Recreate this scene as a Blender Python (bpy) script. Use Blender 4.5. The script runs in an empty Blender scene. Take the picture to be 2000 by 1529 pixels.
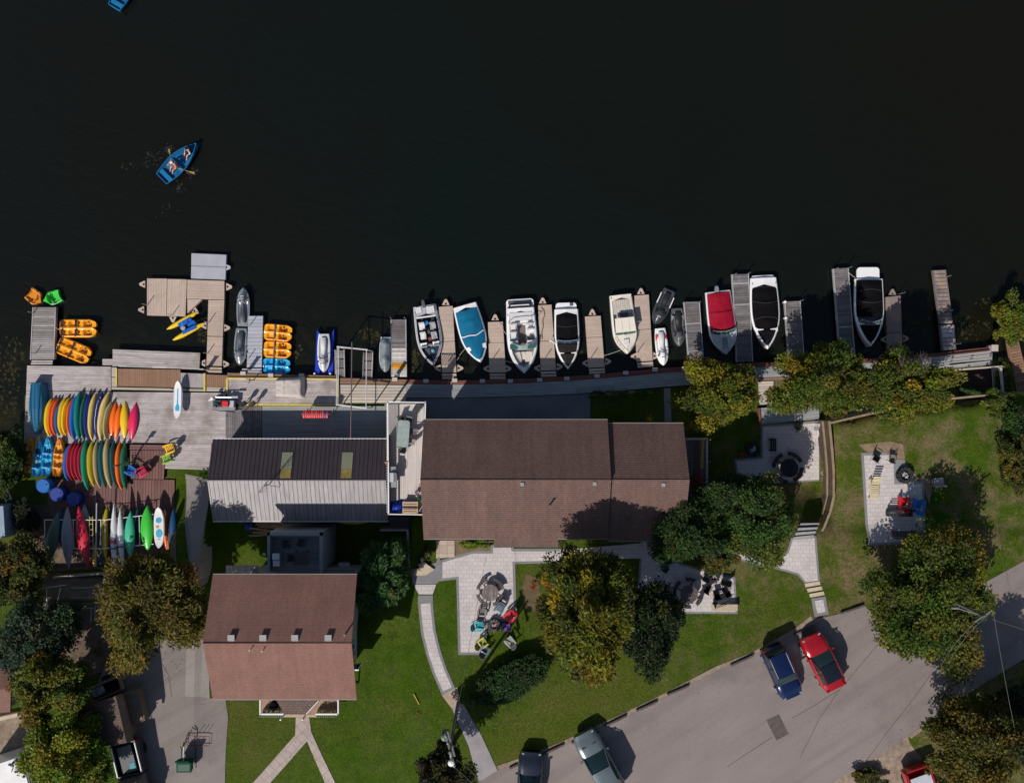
import bpy, bmesh, math, random
from mathutils import Vector, Matrix, noise
C = bpy.context.scene.collection
RD = random.Random(11)
PI = math.pi
# ---------------------------------------------------------------- survey: photo pixel + real height -> metres
CAMH, GSD = 60.0, 0.04
def W(px, py, z=0.0):
    s = GSD * (CAMH - z) / CAMH
    return Vector(((px - 1000.0) * s, (764.5 - py) * s, z))
def ss(a, b, x):
    t = min(1.0, max(0.0, (x - a) / (b - a)))
    return t * t * (3 - 2 * t)
def interp(tab, x):
    if x <= tab[0][0]: return tab[0][1]
    for (x0, y0), (x1, y1) in zip(tab, tab[1:]):
        if x <= x1: return y0 + (y1 - y0) * (x - x0) / (x1 - x0)
    return tab[-1][1]
SHORE = [(-400, 840), (40, 850), (60, 742), (400, 748), (800, 772), (1150, 764), (1320, 748), (1480, 728), (1850, 712), (1960, 700), (2600, 640)]
BA = [(-400, 1080), (346, 1100), (354, 930), (415, 930), (430, 1095), (700, 1095), (790, 1045), (812, 935), (1340, 930), (1600, 945), (2600, 945)]
BB = [(-400, 1160), (346, 1160), (354, 1130), (415, 1130), (430, 1230), (700, 1230), (790, 1160), (812, 1030), (1340, 1030), (1600, 1040), (2600, 1040)]
WALLX = [(820, 1593), (870, 1598), (930, 1602), (980, 1601), (1010, 1592), (1040, 1575), (1080, 1560)]
def ter(x, y):
    u = x / GSD + 1000.0; v = 764.5 - y / GSD
    s = interp(SHORE, u)
    z = -1.3 + 1.72 * ss(s - 24, s + 4, v)
    a, b = interp(BA, u), interp(BB, u)
    z += 2.6 * ss(a, b, v)
    z += 0.7 * ss(b, 1450, v)
    wx = interp(WALLX, v); vt = 819 - (u - 1590) * 0.135
    wr = ss(wx - 4, wx + 5, u) * ss(vt - 4, vt + 6, v)
    return max(z, -1.3 + 4.0 * wr) if wr > 0.01 else z
def G(px, py):
    z = 2.0
    for _ in range(8):
        p = W(px, py, z); z = 0.5 * z + 0.5 * ter(p.x, p.y)
    p = W(px, py, z); p.z = ter(p.x, p.y)
    return p
# ---------------------------------------------------------------- mesh builder
class MB:
    def __init__(s):
        s.v = []; s.f = []; s.t = []; s.mi = []; s.cur = 0
    def add(s, vs, fs, tint=1.0):
        o = len(s.v)
        s.v += [tuple(p) for p in vs]
        for f in fs:
            s.f.append([i + o for i in f]); s.t.append(tint); s.mi.append(s.cur)
    def box(s, c, d, rz=0.0, tint=1.0, rx=0.0, ry=0.0):
        m = Matrix.Rotation(rz, 3, 'Z') @ Matrix.Rotation(ry, 3, 'Y') @ Matrix.Rotation(rx, 3, 'X')
        vs = [Vector(c) + m @ Vector((sx * d[0] / 2, sy * d[1] / 2, sz * d[2] / 2)) for sz in (-1, 1) for sy in (-1, 1) for sx in (-1, 1)]
        s.add(vs, [(0, 2, 3, 1), (4, 5, 7, 6), (0, 1, 5, 4), (2, 6, 7, 3), (0, 4, 6, 2), (1, 3, 7, 5)], tint)
    def hexa(s, bot, top, tint=1.0):
        s.add(list(bot) + list(top), [(3, 2, 1, 0), (4, 5, 6, 7), (0, 1, 5, 4), (1, 2, 6, 5), (2, 3, 7, 6), (3, 0, 4, 7)], tint)
    def prism(s, poly, z0, z1, tint=1.0):
        n = len(poly)
        ar = sum(poly[i][0] * poly[(i + 1) % n][1] - poly[(i + 1) % n][0] * poly[i][1] for i in range(n))
        if ar < 0: poly = list(poly)[::-1]
        vs = [(p[0], p[1], z0) for p in poly] + [(p[0], p[1], z1) for p in poly]
        fs = [tuple(range(n - 1, -1, -1)), tuple(range(n, 2 * n))] + [(i, (i + 1) % n, n + (i + 1) % n, n + i) for i in range(n)]
        s.add(vs, fs, tint)
    def loft(s, rings, closed=True, cap=(True, True), tint=1.0):
        n = len(rings[0]); vs = [p for r in rings for p in r]; fs = []
        for k in range(len(rings) - 1):
            for i in range(n if closed else n - 1):
                j = (i + 1) % n
                fs.append((k * n + i, k * n + j, (k + 1) * n + j, (k + 1) * n + i))
        if cap[0]: fs.append(tuple(range(n - 1, -1, -1)))
        if cap[1]: fs.append(tuple(range((len(rings) - 1) * n, len(rings) * n)))
        s.add(vs, fs, tint)
    def tube(s, pts, r, n=6, tint=1.0, cap=True):
        pts = [Vector(p) for p in pts]; rings = []
        for k, p in enumerate(pts):
            a = pts[max(0, k - 1)]; b = pts[min(len(pts) - 1, k + 1)]
            d = (b - a).normalized()
            up = Vector((0, 0, 1)) if abs(d.z) < 0.9 else Vector((1, 0, 0))
            e1 = d.cross(up).normalized(); e2 = d.cross(e1)
            rr = r[k] if isinstance(r, (list, tuple)) else r
            rings.append([p + e1 * (rr * math.cos(2 * PI * i / n)) + e2 * (-rr * math.sin(2 * PI * i / n)) for i in range(n)])
        s.loft(rings, True, (cap, cap), tint)
    def lathe(s, prof, c=(0, 0, 0), n=16, tint=1.0, cap=(True, True), sx=1.0, sy=1.0):
        s.loft([[(c[0] + r * sx * math.cos(2 * PI * i / n), c[1] + r * sy * math.sin(2 * PI * i / n), c[2] + z) for i in range(n)] for r, z in prof], True, cap, tint)
    def ball(s, c, r, n=8, tint=1.0, sz=1.0):
        s.lathe([(r * max(0.02, math.sin(PI * k / (n // 2 + 1))), -r * sz * math.cos(PI * k / (n // 2 + 1))) for k in range(n // 2 + 2)], c, n, tint)
    def grid(s, rows, tint=1.0):
        n = len(rows[0]); m = len(rows)
        s.add([p for r in rows for p in r], [(k * n + i, k * n + i + 1, (k + 1) * n + i + 1, (k + 1) * n + i) for k in range(m - 1) for i in range(n - 1)], tint)
    def build(s, name, mats, parent=None, loc=(0, 0, 0), rz=0.0, smooth=False, world=False, recalc=True):
        me = bpy.data.meshes.new(name)
        vs = s.v
        if world and parent is not None:
            o = parent.location; vs = [(p[0] - o.x, p[1] - o.y, p[2] - o.z) for p in vs]
        elif world:
            vs = [(p[0] - loc[0], p[1] - loc[1], p[2] - loc[2]) for p in vs]
        me.from_pydata(vs, [], s.f)
        a = me.attributes.new('tint', 'FLOAT', 'FACE')
        a.data.foreach_set('value', s.t)
        if not isinstance(mats, (list, tuple)): mats = [mats]
        for m in mats: me.materials.append(m)
        me.polygons.foreach_set('material_index', s.mi)
        if smooth: me.polygons.foreach_set('use_smooth', [True] * len(s.f))
        if recalc:
            bm = bmesh.new(); bm.from_mesh(me); bmesh.ops.recalc_face_normals(bm, faces=bm.faces); bm.to_mesh(me); bm.free()
        me.update()
        if smooth and smooth != 2:
            try: me.set_sharp_from_angle(angle=math.radians(40))
            except Exception: pass
        ob = bpy.data.objects.new(name, me); C.objects.link(ob)
        if parent is not None: ob.parent = parent
        else:
            ob.location = loc; ob.rotation_euler = (0, 0, rz)
        return ob
def tag(o, label=None, cat=None, group=None, kind=None):
    if label: o['label'] = label
    if cat: o['category'] = cat
    if group: o['group'] = group
    if kind: o['kind'] = kind
    return o
def thing(name, label, cat, loc=(0, 0, 0), rz=0.0, group=None):
    o = bpy.data.objects.new(name, None); o.empty_display_size = 0.3; C.objects.link(o)
    o.location = loc; o.rotation_euler = (0, 0, rz)
    return tag(o, label, cat, group)
def dup(root, loc, rz=None, label=None, group=None, mats=None):
    def cp(o, par):
        c = o.copy(); C.objects.link(c)
        if par is not None: c.parent = par
        if mats and c.type == 'MESH':
            for i, sl in enumerate(c.material_slots):
                if sl.material and sl.material.name in mats:
                    sl.link = 'OBJECT'; sl.material = mats[sl.material.name]
        for ch in [q for q in KIDS.get(o.name, [])]: cp(ch, c)
        return c
    KIDS = {}
    for q in C.objects:
        if q.parent is not None: KIDS.setdefault(q.parent.name, []).append(q)
    r = cp(root, None); r.location = loc
    if rz is not None: r.rotation_euler = (r.rotation_euler[0], r.rotation_euler[1], rz)
    if label: r['label'] = label
    if group: r['group'] = group
    return r
# ---------------------------------------------------------------- materials
MATS = {}
def nt(name):
    m = bpy.data.materials.new(name); m.use_nodes = True
    t = m.node_tree; b = t.nodes['Principled BSDF']
    return m, t, b
def lk(t, a, b): t.links.new(a, b)
def mth(t, op, a, b=None, cl=False):
    n = t.nodes.new('ShaderNodeMath'); n.operation = op; n.use_clamp = cl
    for i, q in enumerate((a, b)):
        if q is None: continue
        if isinstance(q, (int, float)): n.inputs[i].default_value = q
        else: lk(t, q, n.inputs[i])
    return n.outputs[0]
def mixc(t, fac, a, b, mode='MIX'):
    n = t.nodes.new('ShaderNodeMix'); n.data_type = 'RGBA'; n.blend_type = mode
    for sock, q in ((n.inputs[0], fac), (n.inputs[6], a), (n.inputs[7], b)):
        if isinstance(q, (int, float)): sock.default_value = q
        elif isinstance(q, (tuple, list)): sock.default_value = (q[0], q[1], q[2], 1)
        else: lk(t, q, sock)
    return n.outputs[2]
def noi(t, vec, scale, det=3, rough=0.55, dist=0.0):
    n = t.nodes.new('ShaderNodeTexNoise'); n.inputs['Scale'].default_value = scale
    n.inputs['Detail'].default_value = det; n.inputs['Roughness'].default_value = rough; n.inputs['Distortion'].default_value = dist
    if vec is not None: lk(t, vec, n.inputs['Vector'])
    return n.outputs['Fac']
def mapv(t, vec, sc=(1, 1, 1), rot=(0, 0, 0), loc=(0, 0, 0)):
    if any(rot) and tuple(sc) != (1, 1, 1): vec = mapv(t, vec, rot=rot); rot = (0, 0, 0)
    n = t.nodes.new('ShaderNodeMapping'); lk(t, vec, n.inputs['Vector'])
    n.inputs['Scale'].default_value = sc; n.inputs['Rotation'].default_value = rot; n.inputs['Location'].default_value = loc
    return n.outputs[0]
def rng(t, v, a, b, c=0.0, d=1.0):
    n = t.nodes.new('ShaderNodeMapRange'); lk(t, v, n.inputs[0])
    for i, q in enumerate((a, b, c, d)): n.inputs[i + 1].default_value = q
    return n.outputs[0]
def bump(t, b, h, strength, dist=0.05):
    n = t.nodes.new('ShaderNodeBump'); n.inputs['Strength'].default_value = strength; n.inputs['Distance'].default_value = dist
    lk(t, h, n.inputs['Height']); lk(t, n.outputs[0], b.inputs['Normal'])
def obj(t): return t.nodes.new('ShaderNodeTexCoord').outputs['Object']
def pos(t): return t.nodes.new('ShaderNodeNewGeometry').outputs['Position']
def attr(t, nm):
    n = t.nodes.new('ShaderNodeAttribute'); n.attribute_name = nm; return n
def M(name, col, rough=0.6, metal=0.0, var=0.14, scale=3.0, coat=0.0, bmp=0.0, stretch=(1, 1, 1), dirt=None, dirts=0.8, spec=None):
    if name in MATS: return MATS[name]
    m, t, b = nt(name)
    v = mapv(t, obj(t), stretch)
    f = rng(t, noi(t, v, scale, 4), 0.25, 0.75, 1 - var, 1 + var)
    ti = attr(t, 'tint').outputs['Fac']
    f = mth(t, 'MULTIPLY', f, ti)
    c = t.nodes.new('ShaderNodeVectorMath'); c.operation = 'SCALE'; c.inputs[0].default_value = col; lk(t, f, c.inputs['Scale'])
    out = c.outputs[0]
    if dirt:
        d = rng(t, noi(t, obj(t), dirts, 5, 0.65), 0.5, 0.72)
        out = mixc(t, d, out, dirt)
    lk(t, out, b.inputs['Base Color'])
    b.inputs['Roughness'].default_value = rough; b.inputs['Metallic'].default_value = metal
    b.inputs['Specular IOR Level'].default_value = (0.15 if rough >= .7 else 0.4) if spec is None else spec
    b.inputs['Coat Weight'].default_value = coat; b.inputs['Coat Roughness'].default_value = 0.08
    if bmp: bump(t, b, noi(t, v, scale * 6, 3), bmp, 0.02)
    MATS[name] = m; return m
def brick_mat(name, c1, c2, mort, bw, rh, ms=0.02, rough=0.85, var=0.12, off=0.5, rot=0.0, nscale=0.6, speck=0.25, streak=0.0):
    m, t, b = nt(name)
    v = mapv(t, obj(t), rot=(0, 0, rot))
    n = t.nodes.new('ShaderNodeTexBrick'); lk(t, v, n.inputs['Vector'])
    n.offset = off
    n.inputs['Color1'].default_value = (*c1, 1); n.inputs['Color2'].default_value = (*c2, 1); n.inputs['Mortar'].default_value = (*mort, 1)
    n.inputs['Scale'].default_value = 1.0; n.inputs['Brick Width'].default_value = bw; n.inputs['Row Height'].default_value = rh
    n.inputs['Mortar Size'].default_value = ms; n.inputs['Mortar Smooth'].default_value = 0.3; n.inputs['Bias'].default_value = 0.0
    f = rng(t, noi(t, v, nscale, 5, 0.6), 0.3, 0.7, 1 - var, 1 + var)
    f2 = rng(t, noi(t, v, 9.0, 2, 0.7), 0.3, 0.7, 1 - speck, 1 + speck)
    f = mth(t, 'MULTIPLY', f, f2)
    f = mth(t, 'MULTIPLY', f, rng(t, noi(t, mapv(t, obj(t), (1.6, .12, .12)), 1.5, 4, .7), .3, .7, 1 - streak, 1 + streak))
    c = t.nodes.new('ShaderNodeVectorMath'); c.operation = 'SCALE'; lk(t, n.outputs['Color'], c.inputs[0]); lk(t, f, c.inputs['Scale'])
    lk(t, c.outputs[0], b.inputs['Base Color']); b.inputs['Roughness'].default_value = rough
    bump(t, b, n.outputs['Fac'], -0.3, 0.02)
    MATS[name] = m; return m
def leaf_mat(name):
    m, t, b = nt(name)
    a = attr(t, 'col').outputs['Color']
    lk(t, a, b.inputs['Base Color']); b.inputs['Roughness'].default_value = 0.6
    b.inputs['Specular IOR Level'].default_value = 0.25
    tr = t.nodes.new('ShaderNodeBsdfTranslucent'); lk(t, a, tr.inputs['Color'])
    mx = t.nodes.new('ShaderNodeMixShader'); mx.inputs[0].default_value = 0.34
    lk(t, b.outputs[0], mx.inputs[1]); lk(t, tr.outputs[0], mx.inputs[2])
    lk(t, mx.outputs[0], t.nodes['Material Output'].inputs['Surface'])
    MATS[name] = m; return m
LEAF = leaf_mat('leaf')
WOODG = M('weathered_deck', (0.42, 0.375, 0.37), 0.85, var=0.22, scale=2.2, stretch=(0.5, 2.5, 1), dirt=(0.24, 0.20, 0.18), dirts=0.5)
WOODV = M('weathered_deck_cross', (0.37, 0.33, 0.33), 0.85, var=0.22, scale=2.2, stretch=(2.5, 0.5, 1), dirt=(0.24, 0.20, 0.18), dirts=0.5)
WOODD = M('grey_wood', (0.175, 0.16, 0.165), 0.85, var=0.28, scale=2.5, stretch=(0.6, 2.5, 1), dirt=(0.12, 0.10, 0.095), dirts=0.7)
WOODL = M('light_wood', (0.44, 0.385, 0.33), 0.8, var=0.14, scale=2.0, stretch=(0.5, 2.5, 1))
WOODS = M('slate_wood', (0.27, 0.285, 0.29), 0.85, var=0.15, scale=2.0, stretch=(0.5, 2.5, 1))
BROWN = M('brown_decking', (0.25, 0.145, 0.095), 0.75, var=0.12, scale=1.5)
MAROON = M('maroon_decking', (0.17, 0.09, 0.08), 0.75, var=0.15, scale=1.2)
REDB = M('red_brown_board', (0.17, 0.065, 0.05), 0.75, var=0.2, scale=2)
BEIGE = M('beige_plastic', (0.46, 0.36, 0.30), 0.7, var=0.10, scale=1.3, dirt=(0.36, 0.28, 0.23), dirts=0.6)
BEIGED = M('stained_plastic', (0.24, 0.19, 0.17), 0.75, var=0.12, scale=1.3, dirt=(0.36, 0.22, 0.15), dirts=0.9)
GREYP = M('grey_plastic', (0.36, 0.37, 0.42), 0.7, var=0.08, scale=2)
GAP = M('gap_shade', (0.03, 0.027, 0.025), 0.9)  # near-black tone painting the shade seen between deck boards
STEEL = M('steel', (0.38, 0.38, 0.40), 0.4, 0.7)
ALU = M('aluminium', (0.55, 0.56, 0.60), 0.38, 0.6, var=0.1)
WHITE = M('white_gelcoat', (0.74, 0.73, 0.74), 0.25, var=0.05, coat=0.3)
WHITEP = M('white_paint', (0.66, 0.65, 0.65), 0.6, var=0.08)
CREAM = M('cream_gelcoat', (0.70, 0.65, 0.56), 0.35, var=0.06)
BLACKC = M('black_canvas', (0.0055, 0.005, 0.006), 0.85, var=0.3, scale=4, bmp=0.3, spec=.05)
BLACKP = M('black_plastic', (0.02, 0.02, 0.022), 0.4, var=0.2)
DGREY = M('dark_grey_plastic', (0.07, 0.075, 0.085), 0.45, var=0.2)
MGREY = M('mid_grey', (0.20, 0.21, 0.23), 0.5, var=0.2)
YELLOWE = M('yellow_paint', (0.55, 0.42, 0.08), 0.6, var=0.2, scale=4)
ORANGEP = M('orange_plastic', (0.80, 0.32, 0.01), 0.35, var=0.10, coat=0.15)
ORANGED = M('faded_orange_plastic', (0.58, 0.21, 0.015), 0.5, var=0.12)
BLUEP = M('blue_plastic', (0.015, 0.25, 0.55), 0.35, var=0.10, coat=0.15)
SKYP = M('bright_blue_plastic', (0.02, 0.33, 0.62), 0.3, var=0.08, coat=0.2)
DBLUE = M('deep_blue_plastic', (0.01, 0.05, 0.30), 0.35, var=0.12)
REDP = M('red_plastic', (0.60, 0.02, 0.025), 0.4, var=0.1)
GREENP = M('green_plastic', (0.05, 0.50, 0.06), 0.4, var=0.1)
GLASS = M('tinted_glass', (0.012, 0.03, 0.032), 0.06, var=0.1, coat=0.5)
PALEGLASS = M('pale_glass', (0.22, 0.30, 0.29), 0.1, var=0.2)
RUBBER = M('rubber', (0.012, 0.012, 0.013), 0.8)
TAN = M('tan_stone', (0.46, 0.38, 0.29), 0.85, var=0.15)
CONC = M('concrete', (0.25, 0.235, 0.225), 0.9, var=0.15, scale=1.0, bmp=0.2)
STONEG = M('grey_paver', (0.20, 0.195, 0.205), 0.9, var=0.12, scale=2)
TIMBER = M('timber', (0.27, 0.20, 0.13), 0.85, var=0.2, scale=2)
BARK = M('bark', (0.09, 0.07, 0.055), 0.9, var=0.3, scale=4, bmp=0.4)
ROPE = M('rope', (0.5, 0.47, 0.38), 0.9)
PAVER = brick_mat('light_pavers', (0.52, 0.475, 0.47), (0.46, 0.42, 0.415), (0.35, 0.315, 0.31), 0.42, 0.30, 0.018, var=0.10, speck=0.08)
PAVERT = brick_mat('tan_pavers', (0.44, 0.35, 0.28), (0.36, 0.28, 0.225), (0.22, 0.17, 0.14), 0.6, 0.6, 0.02, var=0.1, off=0.0, speck=0.08)
PAVERD = brick_mat('path_slabs', (0.40, 0.33, 0.30), (0.34, 0.275, 0.25), (0.24, 0.19, 0.17), 0.55, 0.55, 0.02, var=0.12, off=0.0, rot=0.78, speck=0.1)
ROOFA = brick_mat('brown_shingles', (0.148, 0.082, 0.067), (0.113, 0.062, 0.051), (0.066, 0.038, 0.032), 0.17, 0.15, 0.02, var=0.12, speck=0.15, streak=.13)
ROOFB = brick_mat('reddish_shingles', (0.210, 0.100, 0.076), (0.178, 0.084, 0.064), (0.118, 0.057, 0.044), 0.17, 0.13, 0.016, var=0.11, speck=0.12, streak=.11)
ROOFD = brick_mat('dim_shingles', (0.12, 0.075, 0.06), (0.09, 0.055, 0.045), (0.03, 0.02, 0.02), 0.33, 0.2, 0.02, var=0.2, speck=0.3)
METDK = M('dark_metal_roof', (0.040, 0.030, 0.036), 0.5, 0.0, var=0.12, scale=0.8)
METLT = M('bare_metal_roof', (0.215, 0.20, 0.212), 0.55, 0.1, var=0.28, scale=1.6, stretch=(3.0, 0.4, 1), dirt=(0.22, 0.195, 0.19), dirts=1.4)
WALLW = M('siding', (0.48, 0.45, 0.40), 0.8, var=0.08)
WALLB = M('brown_siding', (0.17, 0.11, 0.08), 0.8, var=0.12)
def ground_mat():
    m, t, b = nt('grass_ground'); p = pos(t)
    n1 = noi(t, p, 0.12, 4, 0.6); n2 = noi(t, p, 1.3, 5, 0.7); n3 = noi(t, p, 7.0, 3, 0.7)
    g = mixc(t, rng(t, n2, 0.3, 0.7), (0.023, 0.056, 0.0025), (0.052, 0.092, 0.004))
    g = mixc(t, rng(t, n1, 0.45, 0.75), g, mixc(t, n3, (0.05, 0.066, 0.006), (0.095, 0.095, 0.018)), 'MIX')
    sx = t.nodes.new('ShaderNodeSeparateXYZ'); lk(t, p, sx.inputs[0])
    # worn dry lawn grows towards the east terrace
    e = rng(t, sx.outputs[0], 9.0, 24.0)
    dry = mth(t, 'MULTIPLY', rng(t, noi(t, p, 0.42, 6, 0.74), 0.44, 0.60), mth(t, 'ADD', mth(t, 'MULTIPLY', e, 0.55), 0.10))
    g = mixc(t, dry, g, mixc(t, n3, (0.13, 0.088, 0.045), (0.23, 0.16, 0.105)))
    bed = rng(t, sx.outputs[2], 0.36, 0.30)
    g = mixc(t, bed, g, (0.05, 0.04, 0.03))
    f = rng(t, n3, 0.25, 0.75, 0.55, 1.45)
    c = t.nodes.new('ShaderNodeVectorMath'); c.operation = 'SCALE'; lk(t, g, c.inputs[0]); lk(t, f, c.inputs['Scale'])
    lk(t, c.outputs[0], b.inputs['Base Color']); b.inputs['Roughness'].default_value = 0.95; b.inputs['Specular IOR Level'].default_value = 0.1
    bump(t, b, noi(t, p, 14.0, 3, 0.7), 0.8, 0.06)
    return m
def asphalt_mat(name, c1, c2, crack=True):
    m, t, b = nt(name); p = pos(t)
    n1 = noi(t, mapv(t, p, (0.35, 1, 1), (0, 0, math.radians(-32))), 0.5, 5, 0.6); n2 = noi(t, p, 12.0, 3, 0.7)
    c = mixc(t, rng(t, n1, 0.3, 0.7), c1, c2)
    c = mixc(t, rng(t, noi(t, p, 0.16, 5, 0.65), 0.52, 0.7), c, tuple(0.80 * q for q in c1))
    c = mixc(t, rng(t, noi(t, p, 0.9, 6, 0.75), 0.60, 0.72, 0, .35), c, tuple(0.6 * q for q in c1))
    c = mixc(t, rng(t, noi(t, mapv(t, p, (0.06, 1.4, 1), (0, 0, math.radians(-32))), 0.9, 3, 0.5), 0.52, 0.66, 0, .3), c, tuple(0.72 * q for q in c1))
    f = rng(t, n2, 0.25, 0.75, 0.84, 1.16)
    v = t.nodes.new('ShaderNodeVectorMath'); v.operation = 'SCALE'; lk(t, c, v.inputs[0]); lk(t, f, v.inputs['Scale'])
    out = v.outputs[0]
    if crack:
        vo = t.nodes.new('ShaderNodeTexVoronoi'); vo.feature = 'DISTANCE_TO_EDGE'; vo.inputs['Scale'].default_value = 0.11
        wv = t.nodes.new('ShaderNodeVectorMath'); wv.operation = 'ADD'; lk(t, p, wv.inputs[0])
        nn = t.nodes.new('ShaderNodeTexNoise'); nn.inputs['Scale'].default_value = 0.5; lk(t, p, nn.inputs['Vector'])
        sc = t.nodes.new('ShaderNodeVectorMath'); sc.operation = 'SCALE'; lk(t, nn.outputs['Color'], sc.inputs[0]); sc.inputs['Scale'].default_value = 1.6
        lk(t, sc.outputs[0], wv.inputs[1]); lk(t, wv.outputs[0], vo.inputs['Vector'])
        k = rng(t, vo.outputs['Distance'], 0.0, 0.007, 0.55, 0.0)
        out = mixc(t, k, out, (0.06, 0.05, 0.05))
    lk(t, out, b.inputs['Base Color']); b.inputs['Roughness'].default_value = 0.92; b.inputs['Specular IOR Level'].default_value = 0.2
    bump(t, b, n2, 0.4, 0.02); MATS[name] = m
    return m
def water_mat():
    m, t, b = nt('lake_water'); p = pos(t)
    sx = t.nodes.new('ShaderNodeSeparateXYZ'); lk(t, p, sx.inputs[0])
    near = rng(t, sx.outputs[1], 8.0, -1.0)
    wn = noi(t, p, 0.28, 5, 0.65, 0.6)
    weed = mth(t, 'MULTIPLY', rng(t, wn, 0.50, 0.68), near, True)
    n2 = noi(t, p, 2.2, 4, 0.7)
    base = mixc(t, rng(t, noi(t, p, 0.03, 2), 0.35, 0.65), (0.0040, 0.0068, 0.0054), (0.0058, 0.0062, 0.0040))
    base = mixc(t, rng(t, sx.outputs[0], 10, 42, 0, .6), base, (0.0068, 0.0056, 0.0026))
    base = mixc(t, mth(t, 'MULTIPLY', weed, rng(t, n2, 0.3, 0.7)), base, (0.030, 0.024, 0.006))
    lk(t, base, b.inputs['Base Color'])
    b.inputs['Roughness'].default_value = 0.13; b.inputs['IOR'].default_value = 1.33
    w1 = noi(t, mapv(t, p, (0.5, 1.5, 1), (0, 0, 0.3)), 1.1, 4, 0.6, 0.5); w2 = noi(t, p, 6.0, 3, 0.6)
    bump(t, b, mth(t, 'ADD', w1, mth(t, 'MULTIPLY', w2, 0.35)), 0.33, 0.2)
    return m
GROUND = ground_mat(); WATER = water_mat()
ASPH = asphalt_mat('road_asphalt', (0.20, 0.168, 0.160), (0.242, 0.206, 0.196), False)
ASPHD = asphalt_mat('driveway_asphalt', (0.20, 0.172, 0.163), (0.235, 0.205, 0.192), False)
ASPHK = asphalt_mat('dark_apron', (0.16, 0.165, 0.175), (0.20, 0.205, 0.215), False)
GRAVEL = M('gravel', (0.26, 0.20, 0.155), 0.95, var=0.35, scale=3, bmp=0.6, dirt=(0.15, 0.12, 0.08), dirts=0.6)
DIRT = M('dirt', (0.15, 0.11, 0.085), 0.95, var=0.3, scale=2, bmp=0.5, dirt=(0.05, 0.05, 0.02), dirts=0.7)
# ---------------------------------------------------------------- setting: terrain, water, sheets
def lin(a, b, st):
    n = max(1, int(round((b - a) / st))); return [a + (b - a) * i / n for i in range(n + 1)]
xs = [-900, -400, -200, -110, -75] + lin(-55, 55, 0.4) + [75, 110, 200, 400, 900]
ys = [-900, -400, -200, -110, -70, -52] + lin(-40, 8, 0.4) + [14, 30, 80, 300, 900]
mb = MB(); mb.grid([[(x, y, ter(x, y)) for x in xs] for y in ys])
tag(mb.build('ground', GROUND, smooth=2, recalc=False), kind='structure')
mb = MB(); mb.add([(-900, -6, 0), (900, -6, 0), (900, 900, 0), (-900, 900, 0)], [(0, 1, 2, 3)])
tag(mb.build('lake_water', WATER, recalc=False), kind='structure')
def sheet(name, poly, m, off=0.035, thick=0.06, world=None, kind='structure', flat=None, step=0.45):
    """a paved sheet draped over the terrain; poly in photo pixels"""
    pts = [(G(*p) if flat is None else W(p[0], p[1], flat)) for p in poly] if world is None else [Vector((q[0], q[1], 0)) for q in world]
    bm = bmesh.new()
    f = bm.faces.new([bm.verts.new((p.x, p.y, 0)) for p in pts])
    if f.calc_area() == 0: return
    f.normal_update()
    if f.normal.z < 0: bmesh.ops.reverse_faces(bm, faces=[f])
    bmesh.ops.triangulate(bm, faces=bm.faces[:])
    x0 = min(p.x for p in pts); x1 = max(p.x for p in pts); y0 = min(p.y for p in pts); y1 = max(p.y for p in pts)
    if flat is None:
        k = math.ceil(x0 / step)
        while k * step < x1:
            bmesh.ops.bisect_plane(bm, geom=bm.verts[:] + bm.edges[:] + bm.faces[:], plane_co=(k * step, 0, 0), plane_no=(1, 0, 0)); k += 1
        k = math.ceil(y0 / step)
        while k * step < y1:
            bmesh.ops.bisect_plane(bm, geom=bm.verts[:] + bm.edges[:] + bm.faces[:], plane_co=(0, k * step, 0), plane_no=(0, 1, 0)); k += 1
    for v in bm.verts: v.co.z = (ter(v.co.x, v.co.y) if flat is None else flat) + off
    r = bmesh.ops.extrude_face_region(bm, geom=bm.faces[:])
    for g in r['geom']:
        if isinstance(g, bmesh.types.BMVert): g.co.z -= thick + off
    bmesh.ops.recalc_face_normals(bm, faces=bm.faces)
    me = bpy.data.meshes.new(name); bm.to_mesh(me); bm.free()
    a = me.attributes.new('tint', 'FLOAT', 'FACE'); a.data.foreach_set('value', [1.0] * len(me.polygons))
    me.materials.append(m)
    o = bpy.data.objects.new(name, me); C.objects.link(o)
    return tag(o, kind=kind)
def grow(poly, d):
    n = len(poly)
    ar = sum(poly[i][0] * poly[(i + 1) % n][1] - poly[(i + 1) % n][0] * poly[i][1] for i in range(n))
    sg = 1 if ar > 0 else -1; out = []
    for i in range(n):
        a = Vector(poly[i - 1]); b = Vector(poly[i]); c = Vector(poly[(i + 1) % n])
        d1 = (b - a).normalized(); d2 = (c - b).normalized()
        n1 = Vector((d1.y, -d1.x)) * sg; n2 = Vector((d2.y, -d2.x)) * sg
        mt = (n1 + n2); mt = mt / max(0.35, mt.length_squared / 2) if mt.length > 0.01 else n1
        out.append(tuple(b + mt * d))
    return out
def ribbon(line, w):
    L = []; Rr = []
    for i, p in enumerate(line):
        a = Vector(line[max(0, i - 1)]); b = Vector(line[min(len(line) - 1, i + 1)]); d = (b - a).normalized(); n = Vector((-d.y, d.x))
        L.append(tuple(Vector(p) + n * w / 2)); Rr.append(tuple(Vector(p) - n * w / 2))
    return L + Rr[::-1]
ROAD = [(830, 1660), (905, 1545), (972, 1503), (1037, 1481), (1100, 1455), (1140, 1436), (1222, 1399), (1280, 1371), (1400, 1309), (1471, 1281), (1551, 1237), (1590, 1209), (1640, 1198), (1688, 1182), (1720, 1215), (1800, 1195), (1900, 1150), (2005, 1092), (2120, 1030), (2120, 1220), (2000, 1286), (1922, 1333), (1863, 1370), (1833, 1391), (1773, 1436), (1739, 1461), (1674, 1498), (1632, 1523), (1560, 1570), (1430, 1680)]
sheet('road', ROAD, ASPH)
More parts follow.
